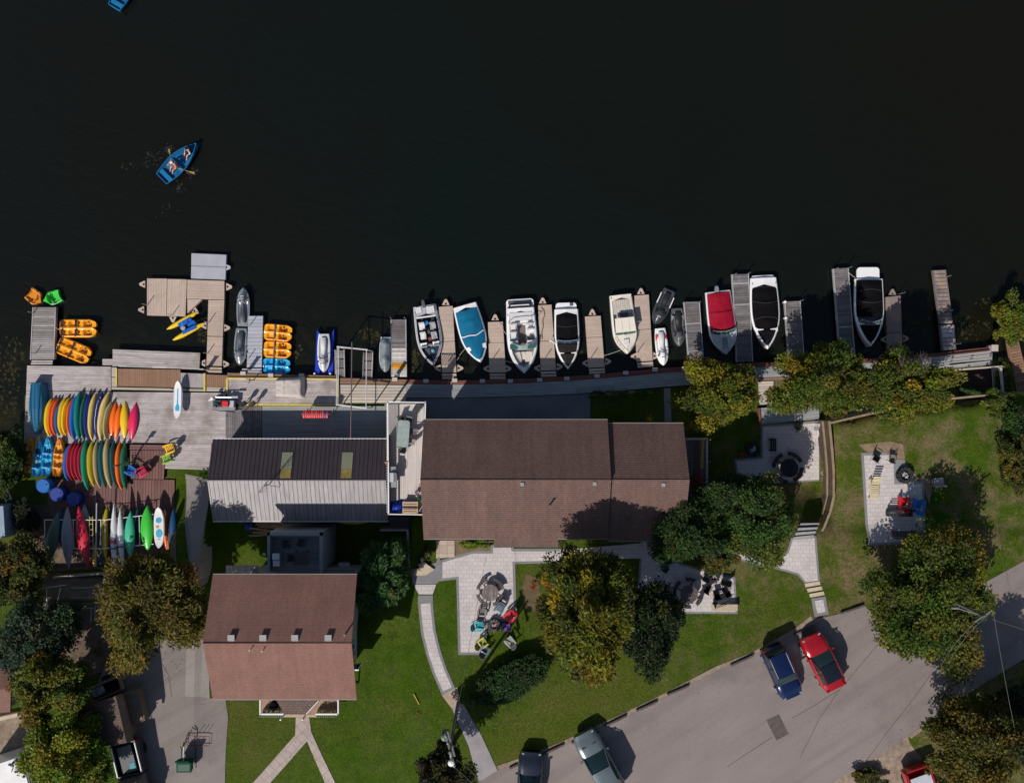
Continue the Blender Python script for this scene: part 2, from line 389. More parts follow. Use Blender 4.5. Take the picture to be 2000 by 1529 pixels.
sheet('road_patch', [(1496, 1405), (1521, 1394), (1540, 1432), (1516, 1445)], M('patch_asphalt', (0.105, 0.085, 0.08), 0.9, var=0.2), off=0.042, thick=0.03)
sheet('gravel_verge', [(1600, 1548), (1632, 1523), (1674, 1498), (1739, 1461), (1773, 1436), (1776, 1450), (1800, 1480), (1760, 1548)], GRAVEL, off=0.02)
sheet('gravel_edge', ribbon([(972, 1499), (1037, 1477), (1100, 1451), (1140, 1432), (1222, 1395), (1280, 1367), (1400, 1305), (1471, 1277), (1551, 1233), (1586, 1206)], 9), GRAVEL, off=0.025)
sheet('gravel_strip', [(1773, 1437), (1833, 1392), (1863, 1371), (1866, 1375), (1838, 1397), (1780, 1441)], GRAVEL, off=0.02)
DRIVE = [(362, 925), (411, 936), (412, 1010), (414, 1120), (402, 1250), (408, 1362), (441, 1366), (446, 1400), (441, 1470), (436, 1700), (275, 1700), (268, 1480), (200, 1440), (180, 1360), (205, 1300), (262, 1285), (320, 1240), (362, 1190), (372, 1110), (361, 1020)]
sheet('driveway', DRIVE, ASPHD)
sheet('driveway_strip', [(364, 930), (411, 938), (413, 1120), (404, 1250), (410, 1362), (362, 1358), (365, 1250), (376, 1150), (374, 1060), (364, 1000)], asphalt_mat('pale_drive', (0.265, 0.235, 0.215), (0.30, 0.27, 0.25), False), off=0.045, thick=0.04)
sheet('apron', [(793, 772), (960, 774), (1153, 768), (1153, 830), (793, 830)], ASPHK, off=0.03)
sheet('path', ribbon([(1303, 758), (1305, 830)], 13), CONC, off=0.03)
sheet('dirt', [(90, 1118), (220, 1118), (225, 1240), (205, 1310), (130, 1330), (80, 1180)], DIRT, off=0.02)
sheet('dirt', [(60, 985), (345, 985), (345, 1118), (60, 1118)], DIRT, off=0.02)
sheet('dirt', [(-20, 1395), (60, 1385), (75, 1440), (45, 1475), (-20, 1480)], GRAVEL, off=0.02)
sheet('worn_soil', [(1676, 868), (1740, 862), (1764, 868), (1768, 902), (1790, 930), (1822, 938), (1815, 985), (1800, 940), (1690, 880)], M('worn_soil', (0.21, 0.15, 0.10), 0.95, var=0.3, scale=2, bmp=0.4), off=0.012, thick=0.03)
sheet('worn_soil', [(1028, 1120), (1052, 1128), (1056, 1165), (1050, 1196), (1025, 1188), (1018, 1150)], M('dull_soil', (0.115, 0.085, 0.045), 0.95, var=0.3, scale=2, bmp=0.4), off=0.012, thick=0.03)
# --- paved patios and walks (light pavers with grey border courses)
P1 = [(863, 1098), (926, 1080), (963, 1080), (963, 1069), (998, 1069), (999, 1076), (1092, 1076), (1092, 1094), (1001, 1096), (1003, 1170), (1005, 1207), (990, 1208), (948, 1208), (944, 1273), (900, 1273), (896, 1125), (864, 1129)]
sheet('patio_border', grow(P1, 5), STONEG, off=0.03)
sheet('patio', P1, PAVER, off=0.04)
sheet('patio_landing', [(803, 1112), (852, 1098), (856, 1086), (864, 1098), (864, 1129), (852, 1140), (806, 1140)], STONEG, off=0.05)
sheet('patio_landing', [(808, 1141), (852, 1141), (845, 1160), (818, 1160)], PAVER, off=0.045)
wl = [(831, 1178), (833, 1200), (837, 1235), (847, 1275), (858, 1308), (874, 1345)]
sheet('garden_path_border', ribbon([(831, 1162)] + wl + [(878, 1352)], 29), STONEG, off=0.03)
sheet('garden_path', ribbon(wl, 19), PAVER, off=0.04)
sheet('flagstone_path', [(863, 1357), (893, 1341), (900, 1374), (882, 1382)], M('flagstone', (0.36, 0.28, 0.22), 0.9, var=0.2), off=0.035)
sheet('concrete_path', [(882, 1381), (905, 1374), (940, 1435), (974, 1508), (935, 1525), (915, 1455)], M('worn_concrete', (0.27, 0.25, 0.26), 0.9, var=0.2, scale=1.2), off=0.032)
sheet('stepping_slabs', [(852, 1055), (888, 1055), (888, 1087), (852, 1090)], PAVERT, off=0.045)
sheet('planting_soil', [(889, 1054), (963, 1054), (963, 1076), (926, 1076), (890, 1087)], M('mulch', (0.17, 0.12, 0.08), 0.95, var=0.3), off=0.02)
P2 = [(1255, 1055), (1330, 1104), (1432, 1130), (1436, 1194), (1310, 1194), (1250, 1150)]
sheet('patio_border', grow(P2, 4), STONEG, off=0.03); sheet('patio', P2, PAVER, off=0.04)
sheet('patio_walk', [(1093, 1074), (1256, 1060), (1256, 1090), (1093, 1092)], PAVER, off=0.036)
P3 = [(1436, 1080), (1470, 1087), (1508, 1090), (1540, 1080), (1548, 1054), (1590, 1050), (1597, 1133), (1574, 1136), (1560, 1119), (1520, 1108), (1446, 1090)]
sheet('patio_border', grow(P3, 4), STONEG, off=0.03); sheet('patio', P3, PAVER, off=0.04)
sheet('path_pad_border', [(1584, 1168), (1612, 1164), (1618, 1199), (1591, 1204)], STONEG, off=0.03)
sheet('path_pad', [(1591, 1173), (1607, 1170), (1612, 1194), (1596, 1197)], PAVER, off=0.04)
P4 = [(1490, 834), (1603, 826), (1605, 936), (1490, 942), (1442, 922), (1438, 900), (1490, 896)]
sheet('patio_border', grow(P4, 4), STONEG, off=0.03); sheet('patio', P4, PAVER, off=0.04)
P5 = [(1687, 889), (1744, 888), (1746, 945), (1800, 944), (1806, 1056), (1701, 1060)]
sheet('patio_border', grow(P5, 5), STONEG, off=0.03); sheet('patio', P5, PAVER, off=0.04)
sheet('fire_pit_pad', [(1749, 897), (1766, 897), (1770, 915), (1790, 938), (1750, 940)], STONEG, off=0.045)
YP = [(578, 1400), (604, 1400), (608, 1428), (700, 1620), (676, 1620), (600, 1446), (446, 1620), (412, 1620), (577, 1434)]
sheet('house_path', YP, PAVERD, off=0.035)
lf = MB()
for cx, cy, rx, ry, n in ((1150, 1330, 130, 50, 420), (1330, 1230, 70, 40, 300), (280, 1300, 90, 40, 160), (1720, 1120, 60, 70, 220), (1480, 1180, 60, 30, 140), (950, 1400, 60, 40, 120), (1650, 830, 120, 20, 160), (1880, 1000, 70, 90, 200), (1780, 1440, 40, 40, 60), (620, 1450, 90, 60, 60)):
    for _ in range(n):
        p = G(cx + RD.gauss(0, rx * .6), cy + RD.gauss(0, ry * .6)); s = RD.uniform(.02, .045); k = RD.uniform(0, 6.3)
        lf.add([(p.x + s * math.cos(k + a), p.y + s * .6 * math.sin(k + a), p.z + .06 + .02 * math.cos(a)) for a in (0, 1.6, 3.1, 4.7)], [(0, 1, 2, 3)], RD.uniform(.4, 1.5))
tag(lf.build('fallen_leaves', M('dry_leaf', (.14, .10, .04), .9), recalc=False), 'dry fallen leaves scattered over the lawns below the trees', 'fallen leaves', kind='stuff')
# lily pads and weed mats floating on the shallow water: nobody could count them
wd = MB()
for cx, cy, rx, ry, n in [(720, 655, 22, 14, 60), (810, 710, 10, 30, 50), (25, 690, 26, 40, 60), (15, 760, 24, 60, 90), (1790, 640, 30, 24, 70), (1900, 640, 36, 24, 45), (1935, 590, 30, 16, 30), (395, 640, 14, 30, 60), (1130, 700, 8, 20, 30), (585, 690, 14, 16, 8), (255, 325, 20, 6, 4)]:
    for _ in range(n):
        a = RD.uniform(0, 2 * PI); q = math.sqrt(RD.random())
        p = W(cx + rx * q * math.cos(a), cy + ry * q * math.sin(a), 0)
        s = RD.uniform(0.05, 0.16); k = RD.uniform(0, PI)
        wd.add([(p.x + s * RD.uniform(0.5, 1.2) * math.cos(k + i * PI / 3), p.y + s * RD.uniform(0.5, 1.2) * math.sin(k + i * PI / 3), 0.012 + 0.004 * RD.random()) for i in range(6)], [(0, 1, 2, 3, 4, 5)], RD.uniform(0.3, 1.3))
tag(wd.build('water_weeds', M('weed', (0.028, 0.026, 0.008), 0.8, var=0.3), recalc=False), 'olive weed mats floating in the dark shallows along the shore', 'water weeds', kind='stuff')
# ---------------------------------------------------------------- planks
def planks(mb, q, n, z, th=0.05, gap=0.10, jit=0.12, split=0):
    """q: four photo pixels p0 p1 p2 p3; n boards run from p0 to p1, laid side by side towards p3/p2"""
    p0, p1, p2, p3 = [W(p[0], p[1], z) for p in q]
    for i in range(n):
        a, b = (i + gap / 2) / n, (i + 1 - gap / 2) / n
        cuts = [0.0] + sorted(RD.uniform(0.1, 0.9) for _ in range(split)) + [1.0]
        for c0, c1 in zip(cuts, cuts[1:]):
            def pt(u, v): return (p0 + (p1 - p0) * u) * (1 - v) + (p3 + (p2 - p3) * u) * v
            e = 0.0003 if split else 0
            pts = [pt(c0 + e, a), pt(c1 - e, a), pt(c1 - e, b), pt(c0 + e, b)]
            dz = RD.uniform(-0.004, 0.004)
            mb.hexa([(p.x, p.y, z - th) for p in pts], [(p.x, p.y, z + dz) for p in pts], RD.uniform(1 - jit * 1.6, 1 + jit))
def slab(mb, q, z0, z1, zref=None, tint=1.0):
    pts = [W(p[0], p[1], z1 if zref is None else zref) for p in q]
    mb.prism([(p.x, p.y) for p in pts], z0, z1, tint)
def ctr(q, z):
    c = Vector((0, 0, 0))
    for p in q: c += W(p[0], p[1], z)
    return c / len(q)
def deck(name, label, cat, q, n, z, m, base=0.0, split=0, jit=0.09, gap=0.10, joist=True, group=None, under=True):
    c = ctr(q, z); c.z = base
    t = thing(name, label, cat, c, 0, group)
    mb = MB(); planks(mb, q, n, z, split=split, jit=jit, gap=gap); mb.build('boards', m, t, world=True)
    if under:
        mb = MB(); pts = [W(p[0], p[1], z) for p in grow(q, -1.0)]
        mb.prism([(p.x, p.y) for p in pts], z - 0.25, z - 0.052); mb.build('frame', GAP, t, world=True)  # solid dark block under the boards, its colour shades the gaps
    return t
def posts(t, pts, z0, z1, r, m, name='post'):
    for p in pts:
        w = W(p[0], p[1], (z0 + z1) / 2); mb = MB(); mb.tube([(w.x, w.y, z0), (w.x, w.y, z1)], r, 8); mb.build(name, m, t, world=True)
# ---------------------------------------------------------------- decks along the shore
ZD = 0.62
deck('wooden_deck', 'weathered grey boarded deck under the multicoloured kayaks and the paddleboard', 'deck', [(51, 764), (441, 767), (441, 866), (46, 866)], 25, ZD, WOODG, base=-0.3, split=3)
deck('wooden_deck', 'weathered grey deck strip at the foot of the leftmost grey dock', 'deck', [(53, 714), (217, 716), (217, 763.5), (51, 763.5)], 12, ZD + 0.02, WOODG, base=-0.3, split=1)
deck('wooden_deck', 'weathered grey deck corner under the yellow and lime chairs', 'deck', [(325, 866.5), (413, 866.5), (411, 918), (322, 915)], 13, ZD, WOODG, split=1)
deck('wooden_step', 'maroon step along the back edge of the weathered deck', 'step', [(254, 868), (324, 869), (323, 879), (253, 878)], 2, ZD + 0.18, MAROON)
deck('wooden_deck', 'maroon deck holding the blue and magenta chairs', 'deck', [(253, 879), (253, 935), (320, 936), (323, 880)], 12, ZD + 0.05, MAROON)
deck('wooden_deck', 'dark maroon lower deck between the two lower kayak rows', 'deck', [(95, 936), (92, 992), (341, 992), (341, 937)], 44, ZD - 0.08, MAROON, jit=0.08)
deck('wooden_deck', 'brown composite deck strip framed in pale boards', 'deck', [(229, 720), (229, 754), (352, 757), (352, 722)], 34, ZD + 0.06, BROWN, jit=0.06, gap=0.06, base=-0.3)
deck('wooden_deck', 'pale boarded square at the end of the brown deck strip', 'deck', [(352.5, 728), (352.5, 756.5), (398, 757.5), (398, 730)], 12, ZD + 0.07, WOODV, base=-0.3)
t = thing('deck_frame', 'pale boards and yellow strip edging the brown deck strip', 'deck edging', ctr([(217, 716), (401, 763)], 0.5))
mb = MB(); planks(mb, [(218, 756), (401, 760), (401, 764.5), (218, 761)], 1, ZD + 0.09); planks(mb, [(218, 717), (228, 717), (228, 756), (218, 756)], 2, ZD + 0.09, gap=0.06); mb.build('edge_board', WOODL, t, world=True)
mb = MB(); slab(mb, [(225.5, 720), (228.5, 720), (228.5, 753), (225.5, 753)], ZD, ZD + 0.13); slab(mb, [(397.5, 729), (401, 729), (401, 764), (397.5, 764)], ZD, ZD + 0.13); mb.build('yellow_strip', YELLOWE, t, world=True)
deck('wooden_deck', 'short brown deck piece at the foot of the L shaped beige dock', 'deck', [(402, 731), (402, 755), (444, 756), (444, 733)], 11, ZD + 0.05, BROWN, jit=0.06, gap=0.06, base=-0.3)
deck('wooden_deck', 'small pale strip below the short brown deck piece', 'deck', [(402, 755.5), (443, 756.5), (443, 765), (402, 764)], 2, ZD + 0.03, WOODL, base=-0.3)
deck('edge_board', 'orange brown boards edging the water left of the hoist', 'deck edging', [(444, 728), (660, 734), (660, 739.5), (444, 737)], 2, ZD + 0.03, BROWN, base=-0.3, split=4)
t = deck('wooden_deck', 'grey deck with yellow painted edges under the tarp covered box', 'deck', [(444, 739), (658, 741), (659, 790), (443, 789)], 12, ZD + 0.12, WOODG, base=-0.3, split=2)
mb = MB()
for q in ([(443, 737), (659, 739), (659, 741.5), (443, 739.5)], [(441, 739), (445, 739), (445, 768), (441, 768)], [(657, 739), (661, 739), (662, 792), (658, 792)], [(466, 788), (659, 789.5), (659, 792.5), (466, 792)]): slab(mb, q, ZD, ZD + 0.17)
mb.build('yellow_edge', YELLOWE, t, world=True)
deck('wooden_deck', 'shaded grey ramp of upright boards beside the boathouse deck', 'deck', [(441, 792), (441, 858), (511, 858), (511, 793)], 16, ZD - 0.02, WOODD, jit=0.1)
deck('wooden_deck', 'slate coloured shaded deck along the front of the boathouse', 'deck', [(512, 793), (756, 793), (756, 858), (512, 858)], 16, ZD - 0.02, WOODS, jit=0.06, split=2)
deck('wooden_deck', 'sunlit pale deck under the white boat hoist', 'deck', [(662, 751), (793, 752), (793, 787), (662, 787)], 6, ZD, WOODL, base=-0.3)
deck('edge_board', 'orange brown boards between the hoist and the white tipped dock', 'deck edging', [(661, 738), (793, 741), (793, 750.5), (661, 750)], 2, ZD + 0.02, BROWN, base=-0.3)
deck('wooden_deck', 'long grey low dock parallel to the shore beside the brown strip', 'dock', [(220, 682), (391, 689), (389, 722), (220, 716)], 8, 0.58, WOODG, base=-0.3, split=2, jit=0.16)
deck('wooden_step', 'small grey step block at the left end of the long low dock', 'step', [(200, 701), (220, 701), (220, 714), (200, 713)], 3, 0.5, WOODG, base=-0.3)
# boardwalk: edge beam coloured maroon to paint its shade, slate boards following the curved shore
EDGE = [(793, 741, 750), (890, 743, 751.5), (950, 742, 750.5), (1040, 739, 747.5), (1125, 734, 743), (1200, 728, 737), (1300, 718, 728), (1400, 712, 722), (1480, 708, 717), (1560, 706, 715), (1700, 700, 709), (1830, 689, 696), (1938, 677, 684)]
LOW = [(793, 776), (890, 776), (950, 775), (1040, 772), (1125, 768.5), (1200, 764), (1300, 755), (1400, 748), (1480, 742), (1560, 738), (1700, 732), (1830, 722), (1938, 712)]
mb = MB(); me = MB(); mf = MB()
for i in range(len(EDGE) - 1):
    x0, t0, b0 = EDGE[i]; x1, t1, b1 = EDGE[i + 1]
    planks(me, [(x0, t0), (x1, t1), (x1, b1), (x0, b0)], 2, ZD + 0.03, jit=0.1)
    planks(mb, [(x0, b0), (x1, b1), LOW[i + 1], LOW[i]], 6, ZD, jit=0.10)
    slab(mf, [(x0, t0 + 1), (x1, t1 + 1), (LOW[i + 1][0], LOW[i + 1][1] - 1), (LOW[i][0], LOW[i][1] - 1)], 0.3, ZD - 0.055)
t = thing('boardwalk', 'curving slate grey boardwalk with edge darkened maroon for shade running along the boat slips', 'boardwalk', ctr([(1300, 740)], 0.3))
mb.build('boards', WOODS, t, world=True); me.build('edge_board', REDB, t, world=True); mf.build('frame', GAP, t, world=True)  # the frame mesh is a dark filler that paints shade into the gaps
# white bollard caps along the edge
caps = [(475, 729), (529, 733), (589, 733), (771, 741), (832, 744), (888, 743), (942, 744), (997, 744), (1054, 742), (1107, 739), (1166, 734), (1222, 728), (1279, 722), (1337, 720)]
c0 = None
ordn = ['first', 'second', 'third', 'fourth', 'fifth', 'sixth', 'seventh', 'eighth', 'ninth', 'tenth', 'eleventh', 'twelfth', 'thirteenth', 'fourteenth']
for i, (px, py) in enumerate(caps):
    lb = 'small pale block on the boardwalk edge, %s from the left' % ordn[i]
    p = W(px, py, 0.7); p.z = 0.5
    if c0 is None:
        mb = MB(); mb.box((0, 0, 0.11), (0.34, 0.22, 0.22)); mb.box((0, 0, 0.245), (0.40, 0.28, 0.05), tint=1.1)
        c0 = tag(mb.build('mooring_block', M('pale_block', (0.40, 0.37, 0.36), 0.8), loc=p), lb, 'mooring block', 'mooring blocks along the boardwalk edge')
    else:
        c = c0.copy(); C.objects.link(c); c.location = p; c['label'] = lb
# right-hand upper boards, ramp and slatted gallery
deck('wooden_deck', 'brown edged pale ramp between the yellow tree and the large green tree', 'deck', [(1481, 745), (1511, 744), (1509, 789), (1483, 791)], 9, ZD + 0.03, WOODL)
deck('edge_board', 'orange brown board above the pale ramp', 'deck edging', [(1478, 738), (1560, 735), (1560, 741), (1478, 744)], 1, ZD + 0.05, BROWN)
deck('wooden_step', 'pale bench steps beside the pale ramp', 'step', [(1510, 770), (1548, 768), (1548, 787), (1510, 789)], 3, ZD + 0.3, WOODL)
t = thing('pergola', 'white slatted rails over the boardwalk end at the right', 'pergola', ctr([(1880, 700)], 0.6))
mb = MB()
for k in range(4):
    planks(mb, [(1818, 699 + 6.2 * k), (1934, 686 + 6.2 * k), (1934, 688.5 + 6.2 * k), (1818, 701.5 + 6.2 * k)], 1, 0.95, th=0.05)
mb.build('rail', M('pale_rail', (0.42, 0.38, 0.36), 0.8), t, world=True)
posts(t, [(1820, 708), (1858, 704), (1897, 700), (1934, 695)], 0.5, 0.97, 0.05, WOODD)
t = thing('post', 'square grey corner post at the right end of the boardwalk', 'post', ctr([(1941, 680)], 0.3))
mb = MB(); w = W(1941, 680, 0.9); mb.box((w.x, w.y, 0.65), (0.42, 0.42, 0.7)); mb.build('shaft', WOODG, t, world=True)
mb = MB(); mb.box((w.x, w.y, 1.03), (0.5, 0.5, 0.06)); mb.build('cap', WOODL, t, world=True)
t = thing('railing', 'weathered corner railing around the dark plot by the right shore', 'railing', ctr([(1900, 740)], 0.4))
mb = MB()
for q in ([(1855, 722), (1958, 714), (1958, 717), (1855, 725)], [(1951, 716), (1957, 716), (1962, 768), (1957, 768)]): slab(mb, q, 1.15, 1.22)
mb.build('top_rail', WOODL, t, world=True)
posts(t, [(1857, 724), (1890, 721), (1925, 718), (1955, 716), (1957, 734), (1958, 750), (1959, 766)], 0.4, 1.15, 0.045, WOODD)
mb = MB()
for k in range(5): slab(mb, [(1937 + 3.2 * k, 718), (1938.5 + 3.2 * k, 718), (1941.5 + 3.2 * k, 764), (1940 + 3.2 * k, 764)], 0.62, 0.68)
mb.build('slat', WOODL, t, world=True)
sheet('dirt', [(1872, 724), (1936, 720), (1940, 766), (1872, 772)], M('wet_mulch', (0.05, 0.03, 0.026), 0.95, var=0.3), off=0.03)
t = thing('timber_edging', 'long timber beam edging the lawn behind the dark plot', 'timber edging', ctr([(1915, 772)], 0.6))
mb = MB(); slab(mb, [(1844, 778), (1974, 766), (1974, 769), (1844, 782)], 2.4, 2.86); mb.build('beam', TIMBER, t, world=True)
# ---------------------------------------------------------------- floating docks
def loop_mesh(mb, p, ang, z0, z1, s=0.26):
    out = []; inn = []
    n = 20
    for i in range(n):
        a = 2 * PI * i / n
        r = min(dd / math.cos(a - th) for th, dd in ((0, .36), (1.13, .22), (-1.13, .22), (PI, .10)) if math.cos(a - th) > .05)
        out.append((p.x + r * math.cos(a + ang), p.y + r * math.sin(a + ang)))
        inn.append((p.x + 0.085 * math.cos(a + ang), p.y + 0.085 * math.sin(a + ang)))
    vs = [(a[0], a[1], z1) for a in out] + [(a[0], a[1], z1) for a in inn] + [(a[0], a[1], z0) for a in out] + [(a[0], a[1], z0) for a in inn]
    fs = []
    for i in range(n):
        j = (i + 1) % n
        fs += [(i, j, n + j, n + i), (2 * n + i, 3 * n + i, 3 * n + j, 2 * n + j), (i, 2 * n + i, 2 * n + j, j), (n + i, n + j, 3 * n + j, 3 * n + i)]
    mb.add(vs, fs)
def qsub(q, a, b):
    L = [Vector(p) for p in q]
    f = lambda v: (L[0] + (L[3] - L[0]) * v, L[1] + (L[2] - L[1]) * v)
    (p0, p1), (p3, p2) = f(a), f(b)
    return [tuple(p0), tuple(p1), tuple(p2), tuple(p3)]
def fdock(label, secs, loops=(), rods=(), m=BEIGE, z=0.42, name='floating_dock', along=False, group=None, step=None, lm=None, bw=3.4):
    """secs: quads (p0,p1 = outer end; p3,p2 = shore end); loops: (px,py,angle deg); rods: posts standing on the dock"""
    allp = [p for q in secs for p in q]
    c = ctr(allp, z); c.z = 0.0
    t = thing(name, label, 'dock', c, 0, group)
    for q in secs:
        mb = MB(); L = (Vector(q[3]) - Vector(q[0])).length; planks(mb, q, max(2, int(L / bw)), z, jit=0.05, gap=0.07, th=0.06)
        pts = [W(p[0], p[1], z) for p in grow(q, -0.4)]
        mb.prism([(p.x, p.y) for p in pts], z - 0.38, z - 0.03, 0.55)
        mb.build('section', m, t, world=True)
    for (px, py, an) in loops:
        mb = MB(); loop_mesh(mb, W(px, py, z), math.radians(an), z - 0.2, z - 0.04)
        mb.build('corner_loop', lm or m, t, world=True)
    for (px, py) in rods:
        p = W(px, py, z); mb = MB(); mb.tube([(p.x, p.y, -0.6), (p.x, p.y, z + 0.85)], 0.03, 6); mb.build('pole', STEEL, t, world=True)
    if step:
        mb = MB(); planks(mb, step, 2, z + 0.12, gap=0.25, th=0.05); mb.build('gangplank', m, t, world=True)
    return t
GD = 'beige sectional docks between the moored boats'
def cut(q, *f):
    f = (0,) + f + (1,); return [qsub(q, a + 0.003, b - 0.004) for a, b in zip(f, f[1:])]
fdock('beige dock right of the open fishing boat, littered with paddles', cut([(857, 599), (884, 597), (891.5, 728), (863.5, 728)], 0.53), [(870.6, 593, 90), (858, 719, 180), (896, 719, 0)], [(875, 707)], group=GD, step=[(863, 729), (891, 729), (892, 741), (864, 741)])
fdock('beige dock between the blue covered boat and the white cruiser', cut([(953, 629), (982, 628), (988, 728), (956, 728)], 0.41), [(967, 622.6, 90), (953, 720, 180), (990, 720, 0)], [(963, 700)], group=GD, step=[(956, 729), (987, 729), (988, 741), (957, 741)])
fdock('beige dock right of the white cruiser with a rope along it', cut([(1051, 596), (1077, 594.6), (1086, 723), (1056, 724)], 0.55), [(1060, 590, 90), (1052, 719, 180), (1090, 716, 0)], [(1064, 700)], group=GD, step=[(1056, 725), (1086, 724), (1087, 736), (1057, 737)])
fdock('beige dock between the black covered boat and the cream boat', cut([(1142.5, 618), (1173, 616.5), (1181, 717), (1149.5, 719)], 0.41), [(1157, 612.5, 90), (1146, 709, 180), (1185, 706, 0)], [(1154, 699)], group=GD, step=[(1150, 720), (1181, 718), (1182, 729), (1151, 731)])
fdock('beige dock right of the cream boat, beside the black jet ski', cut([(1239, 577), (1267, 575), (1275, 705), (1243.5, 707)], 0.52), [(1252, 571.5, 90), (1241, 696, 180), (1279, 695, 0)], [(1245, 688)], group=GD, step=[(1244, 708), (1275, 706), (1276.5, 717), (1246, 719)])
fdock('stained grey brown sectional dock right of the far right white and black boat', cut([(1730, 580), (1759, 577), (1763, 685), (1733, 686)], 0.67), [(1744, 573, 90), (1730, 663, 180), (1767, 661, 0)], [(1757, 574)], m=BEIGED, group=GD)
fdock('large L shaped beige sectional dock around the yellow water bike', [[(287, 544), (287, 616), (324.5, 617), (326, 544.5)], [(327, 545), (325.5, 617), (362, 618), (365, 546)], [(366, 546.5), (438, 549), (438, 585), (365, 583.5)], [(407, 586), (438, 586), (435, 657), (405, 656)], [(405, 657.5), (435, 658), (433, 715), (403, 714)]],
      [(280, 555, 180), (278, 605, 180), (337, 621, 270), (379, 607, 330), (444, 560, 0), (440, 640, 0), (400, 636, 180), (398, 709, 180), (438, 711, 0)], [(288, 596), (337, 615), (408, 630), (406, 690)], step=[(403, 716), (433, 717), (433, 729), (403, 728)], bw=3.2)
t = thing('dock_gusset', 'small triangular beige corner plate of the L shaped dock', 'dock', ctr([(370, 595)], 0))
mb = MB(); slab(mb, [(366, 584.5), (394, 585), (366, 612)], 0.1, 0.41); mb.build('plate', BEIGE, t, world=True)
fdock('pale grey square floating platform at the tip of the L shaped dock', [[(374, 494), (442, 497), (440, 547), (373, 544.5)]], [(441, 522, 0)], (), m=GREYP, z=0.36, name='floating_platform', bw=60)
fdock('pale grey dock between the two long jet skis and the orange pedal boats', [[(485, 617), (513.5, 617), (511, 718), (482, 718)]], (), [(488, 636), (486, 700)], m=GREYP, z=0.45, step=[(482, 719), (511, 719), (511, 729), (481, 729)], bw=7)
def wdock(label, q, n, m=WOODD, trim=WHITEP, rods=(), z=0.5, group='grey board docks with pale side rails', extra=None, bands=()):
    c = ctr(q, z); c.z = 0
    t = thing('wooden_dock', label, 'dock', c, 0, group)
    if not bands: bands = [(0, 1, m)]
    for a, b, mm in bands:
        mb = MB(); planks(mb, qsub(q, a, b), max(1, int(round(n * (b - a)))), z, jit=0.2, gap=0.14); mb.build('boards', mm, t, world=True)
    mb = MB(); L = [Vector(p) for p in q]; ex = (L[1] - L[0]).normalized() * 1.6
    for a, b in ((L[0], L[3]), (L[1], L[2])):
        sg = -1 if a == L[0] else 1
        slab(mb, [tuple(a), tuple(a + ex * sg), tuple(b + ex * sg), tuple(b)], z - 0.25, z + 0.03)
    mb.build('side_rail', trim, t, world=True)
    mb = MB(); slab(mb, grow(q, -0.6), z - 0.3, z - 0.055); mb.build('frame', GAP, t, world=True)  # dark slab below the boards, painted as shade in the gaps
    for px, py in rods:
        p = W(px, py, z); mb = MB(); mb.tube([(p.x, p.y, -0.6), (p.x, p.y, z + 0.7)], 0.035, 6); mb.build('pole', STEEL, t, world=True)
    if extra:
        for f in extra:
            mb = MB(); qq = qsub(q, f, f + 0.012); slab(mb, qq, z - 0.05, z + 0.02); mb.build('cross_strip', trim, t, world=True)
    return t
PT = M('pale_trim', (0.36, 0.36, 0.37), 0.7, var=0.2)
wdock('leftmost weathered grey dock between the tub boats and the deck', [(65, 600), (107.5, 600), (104, 702), (60, 702)], 24, rods=[(66, 611), (70, 690)], trim=WOODG, m=M('mid_wood', (0.29, 0.265, 0.26), 0.85, var=0.25, scale=2.5, stretch=(0.6, 2.5, 1)))
deck('wooden_step', 'two pale step boards at the foot of the leftmost dock', 'step', [(62, 703), (103, 703), (102, 712.5), (60, 712.5)], 2, 0.6, WOODG, base=-0.3, gap=0.3)
wdock('grey dock with white and orange inner boards right of the covered jet ski', [(764.5, 624), (791.5, 624), (793, 736), (765.5, 736)], 28, rods=[(765, 622), (792, 622)], trim=PT, bands=((0, 0.5, WOODD), (0.5, 0.755, M('white_boards', (0.55, 0.52, 0.49), 0.7)), (0.755, 0.865, M('orange_boards', (0.68, 0.30, 0.04), 0.7)), (0.865, 1, M('white_boards', (0.55, 0.52, 0.49), 0.7))))
wdock('grey board dock left of the red covered boat', [(1337, 590), (1365, 589), (1374, 714), (1347, 716)], 36, rods=[(1337, 592), (1364, 591), (1356, 682)], trim=PT, extra=(0.33, 0.76))
wdock('long grey board dock between the red covered and the white and black boat', [(1431, 536), (1461, 535), (1469.5, 706), (1440, 707)], 48, rods=[(1433, 537), (1460, 535)], trim=PT, extra=(0.1, 0.34))
wdock('short grey board dock with two white fenders right of the white and black boat', [(1534, 589), (1562, 588), (1570, 700), (1542, 701)], 32, rods=[(1562, 588)], trim=PT)
wdock('long dark grey board dock left of the far right boat', [(1629, 525), (1656, 523), (1669, 695), (1642, 696)], 48, rods=[(1630, 526), (1656, 524)], trim=PT, extra=(0.66,))
wdock('narrow worn plank dock alone at the far right of the slips', [(1824, 528), (1846, 527), (1860, 632), (1838, 633)], 14, rods=[(1847, 541), (1850, 608)], trim=WOODD, m=M('worn_planks', (0.21, 0.17, 0.155), 0.9, var=0.4, scale=1.6, dirt=(0.33, 0.22, 0.16), dirts=0.9))
wdock('wider pale end piece at the foot of the narrow plank dock', [(1838, 635), (1862, 634), (1866, 683), (1843, 685)], 6, rods=[(1866, 672)], trim=WOODD, m=WOODG)
wdock('rust brown plank walkway at the right edge of the lake', [(1969.5, 665), (1987, 662), (2012, 770), (1990, 776)], 20, trim=BROWN, m=BROWN)
wdock('narrow grey dock under the left end of the hoist', [(655, 683), (671, 683), (672, 737), (656, 737)], 3, trim=WOODG, m=WOODD)
wdock('narrow grey dock under the right end of the hoist', [(711, 688), (727, 688), (725, 740), (709, 740)], 3, trim=WOODG, m=WOODD)
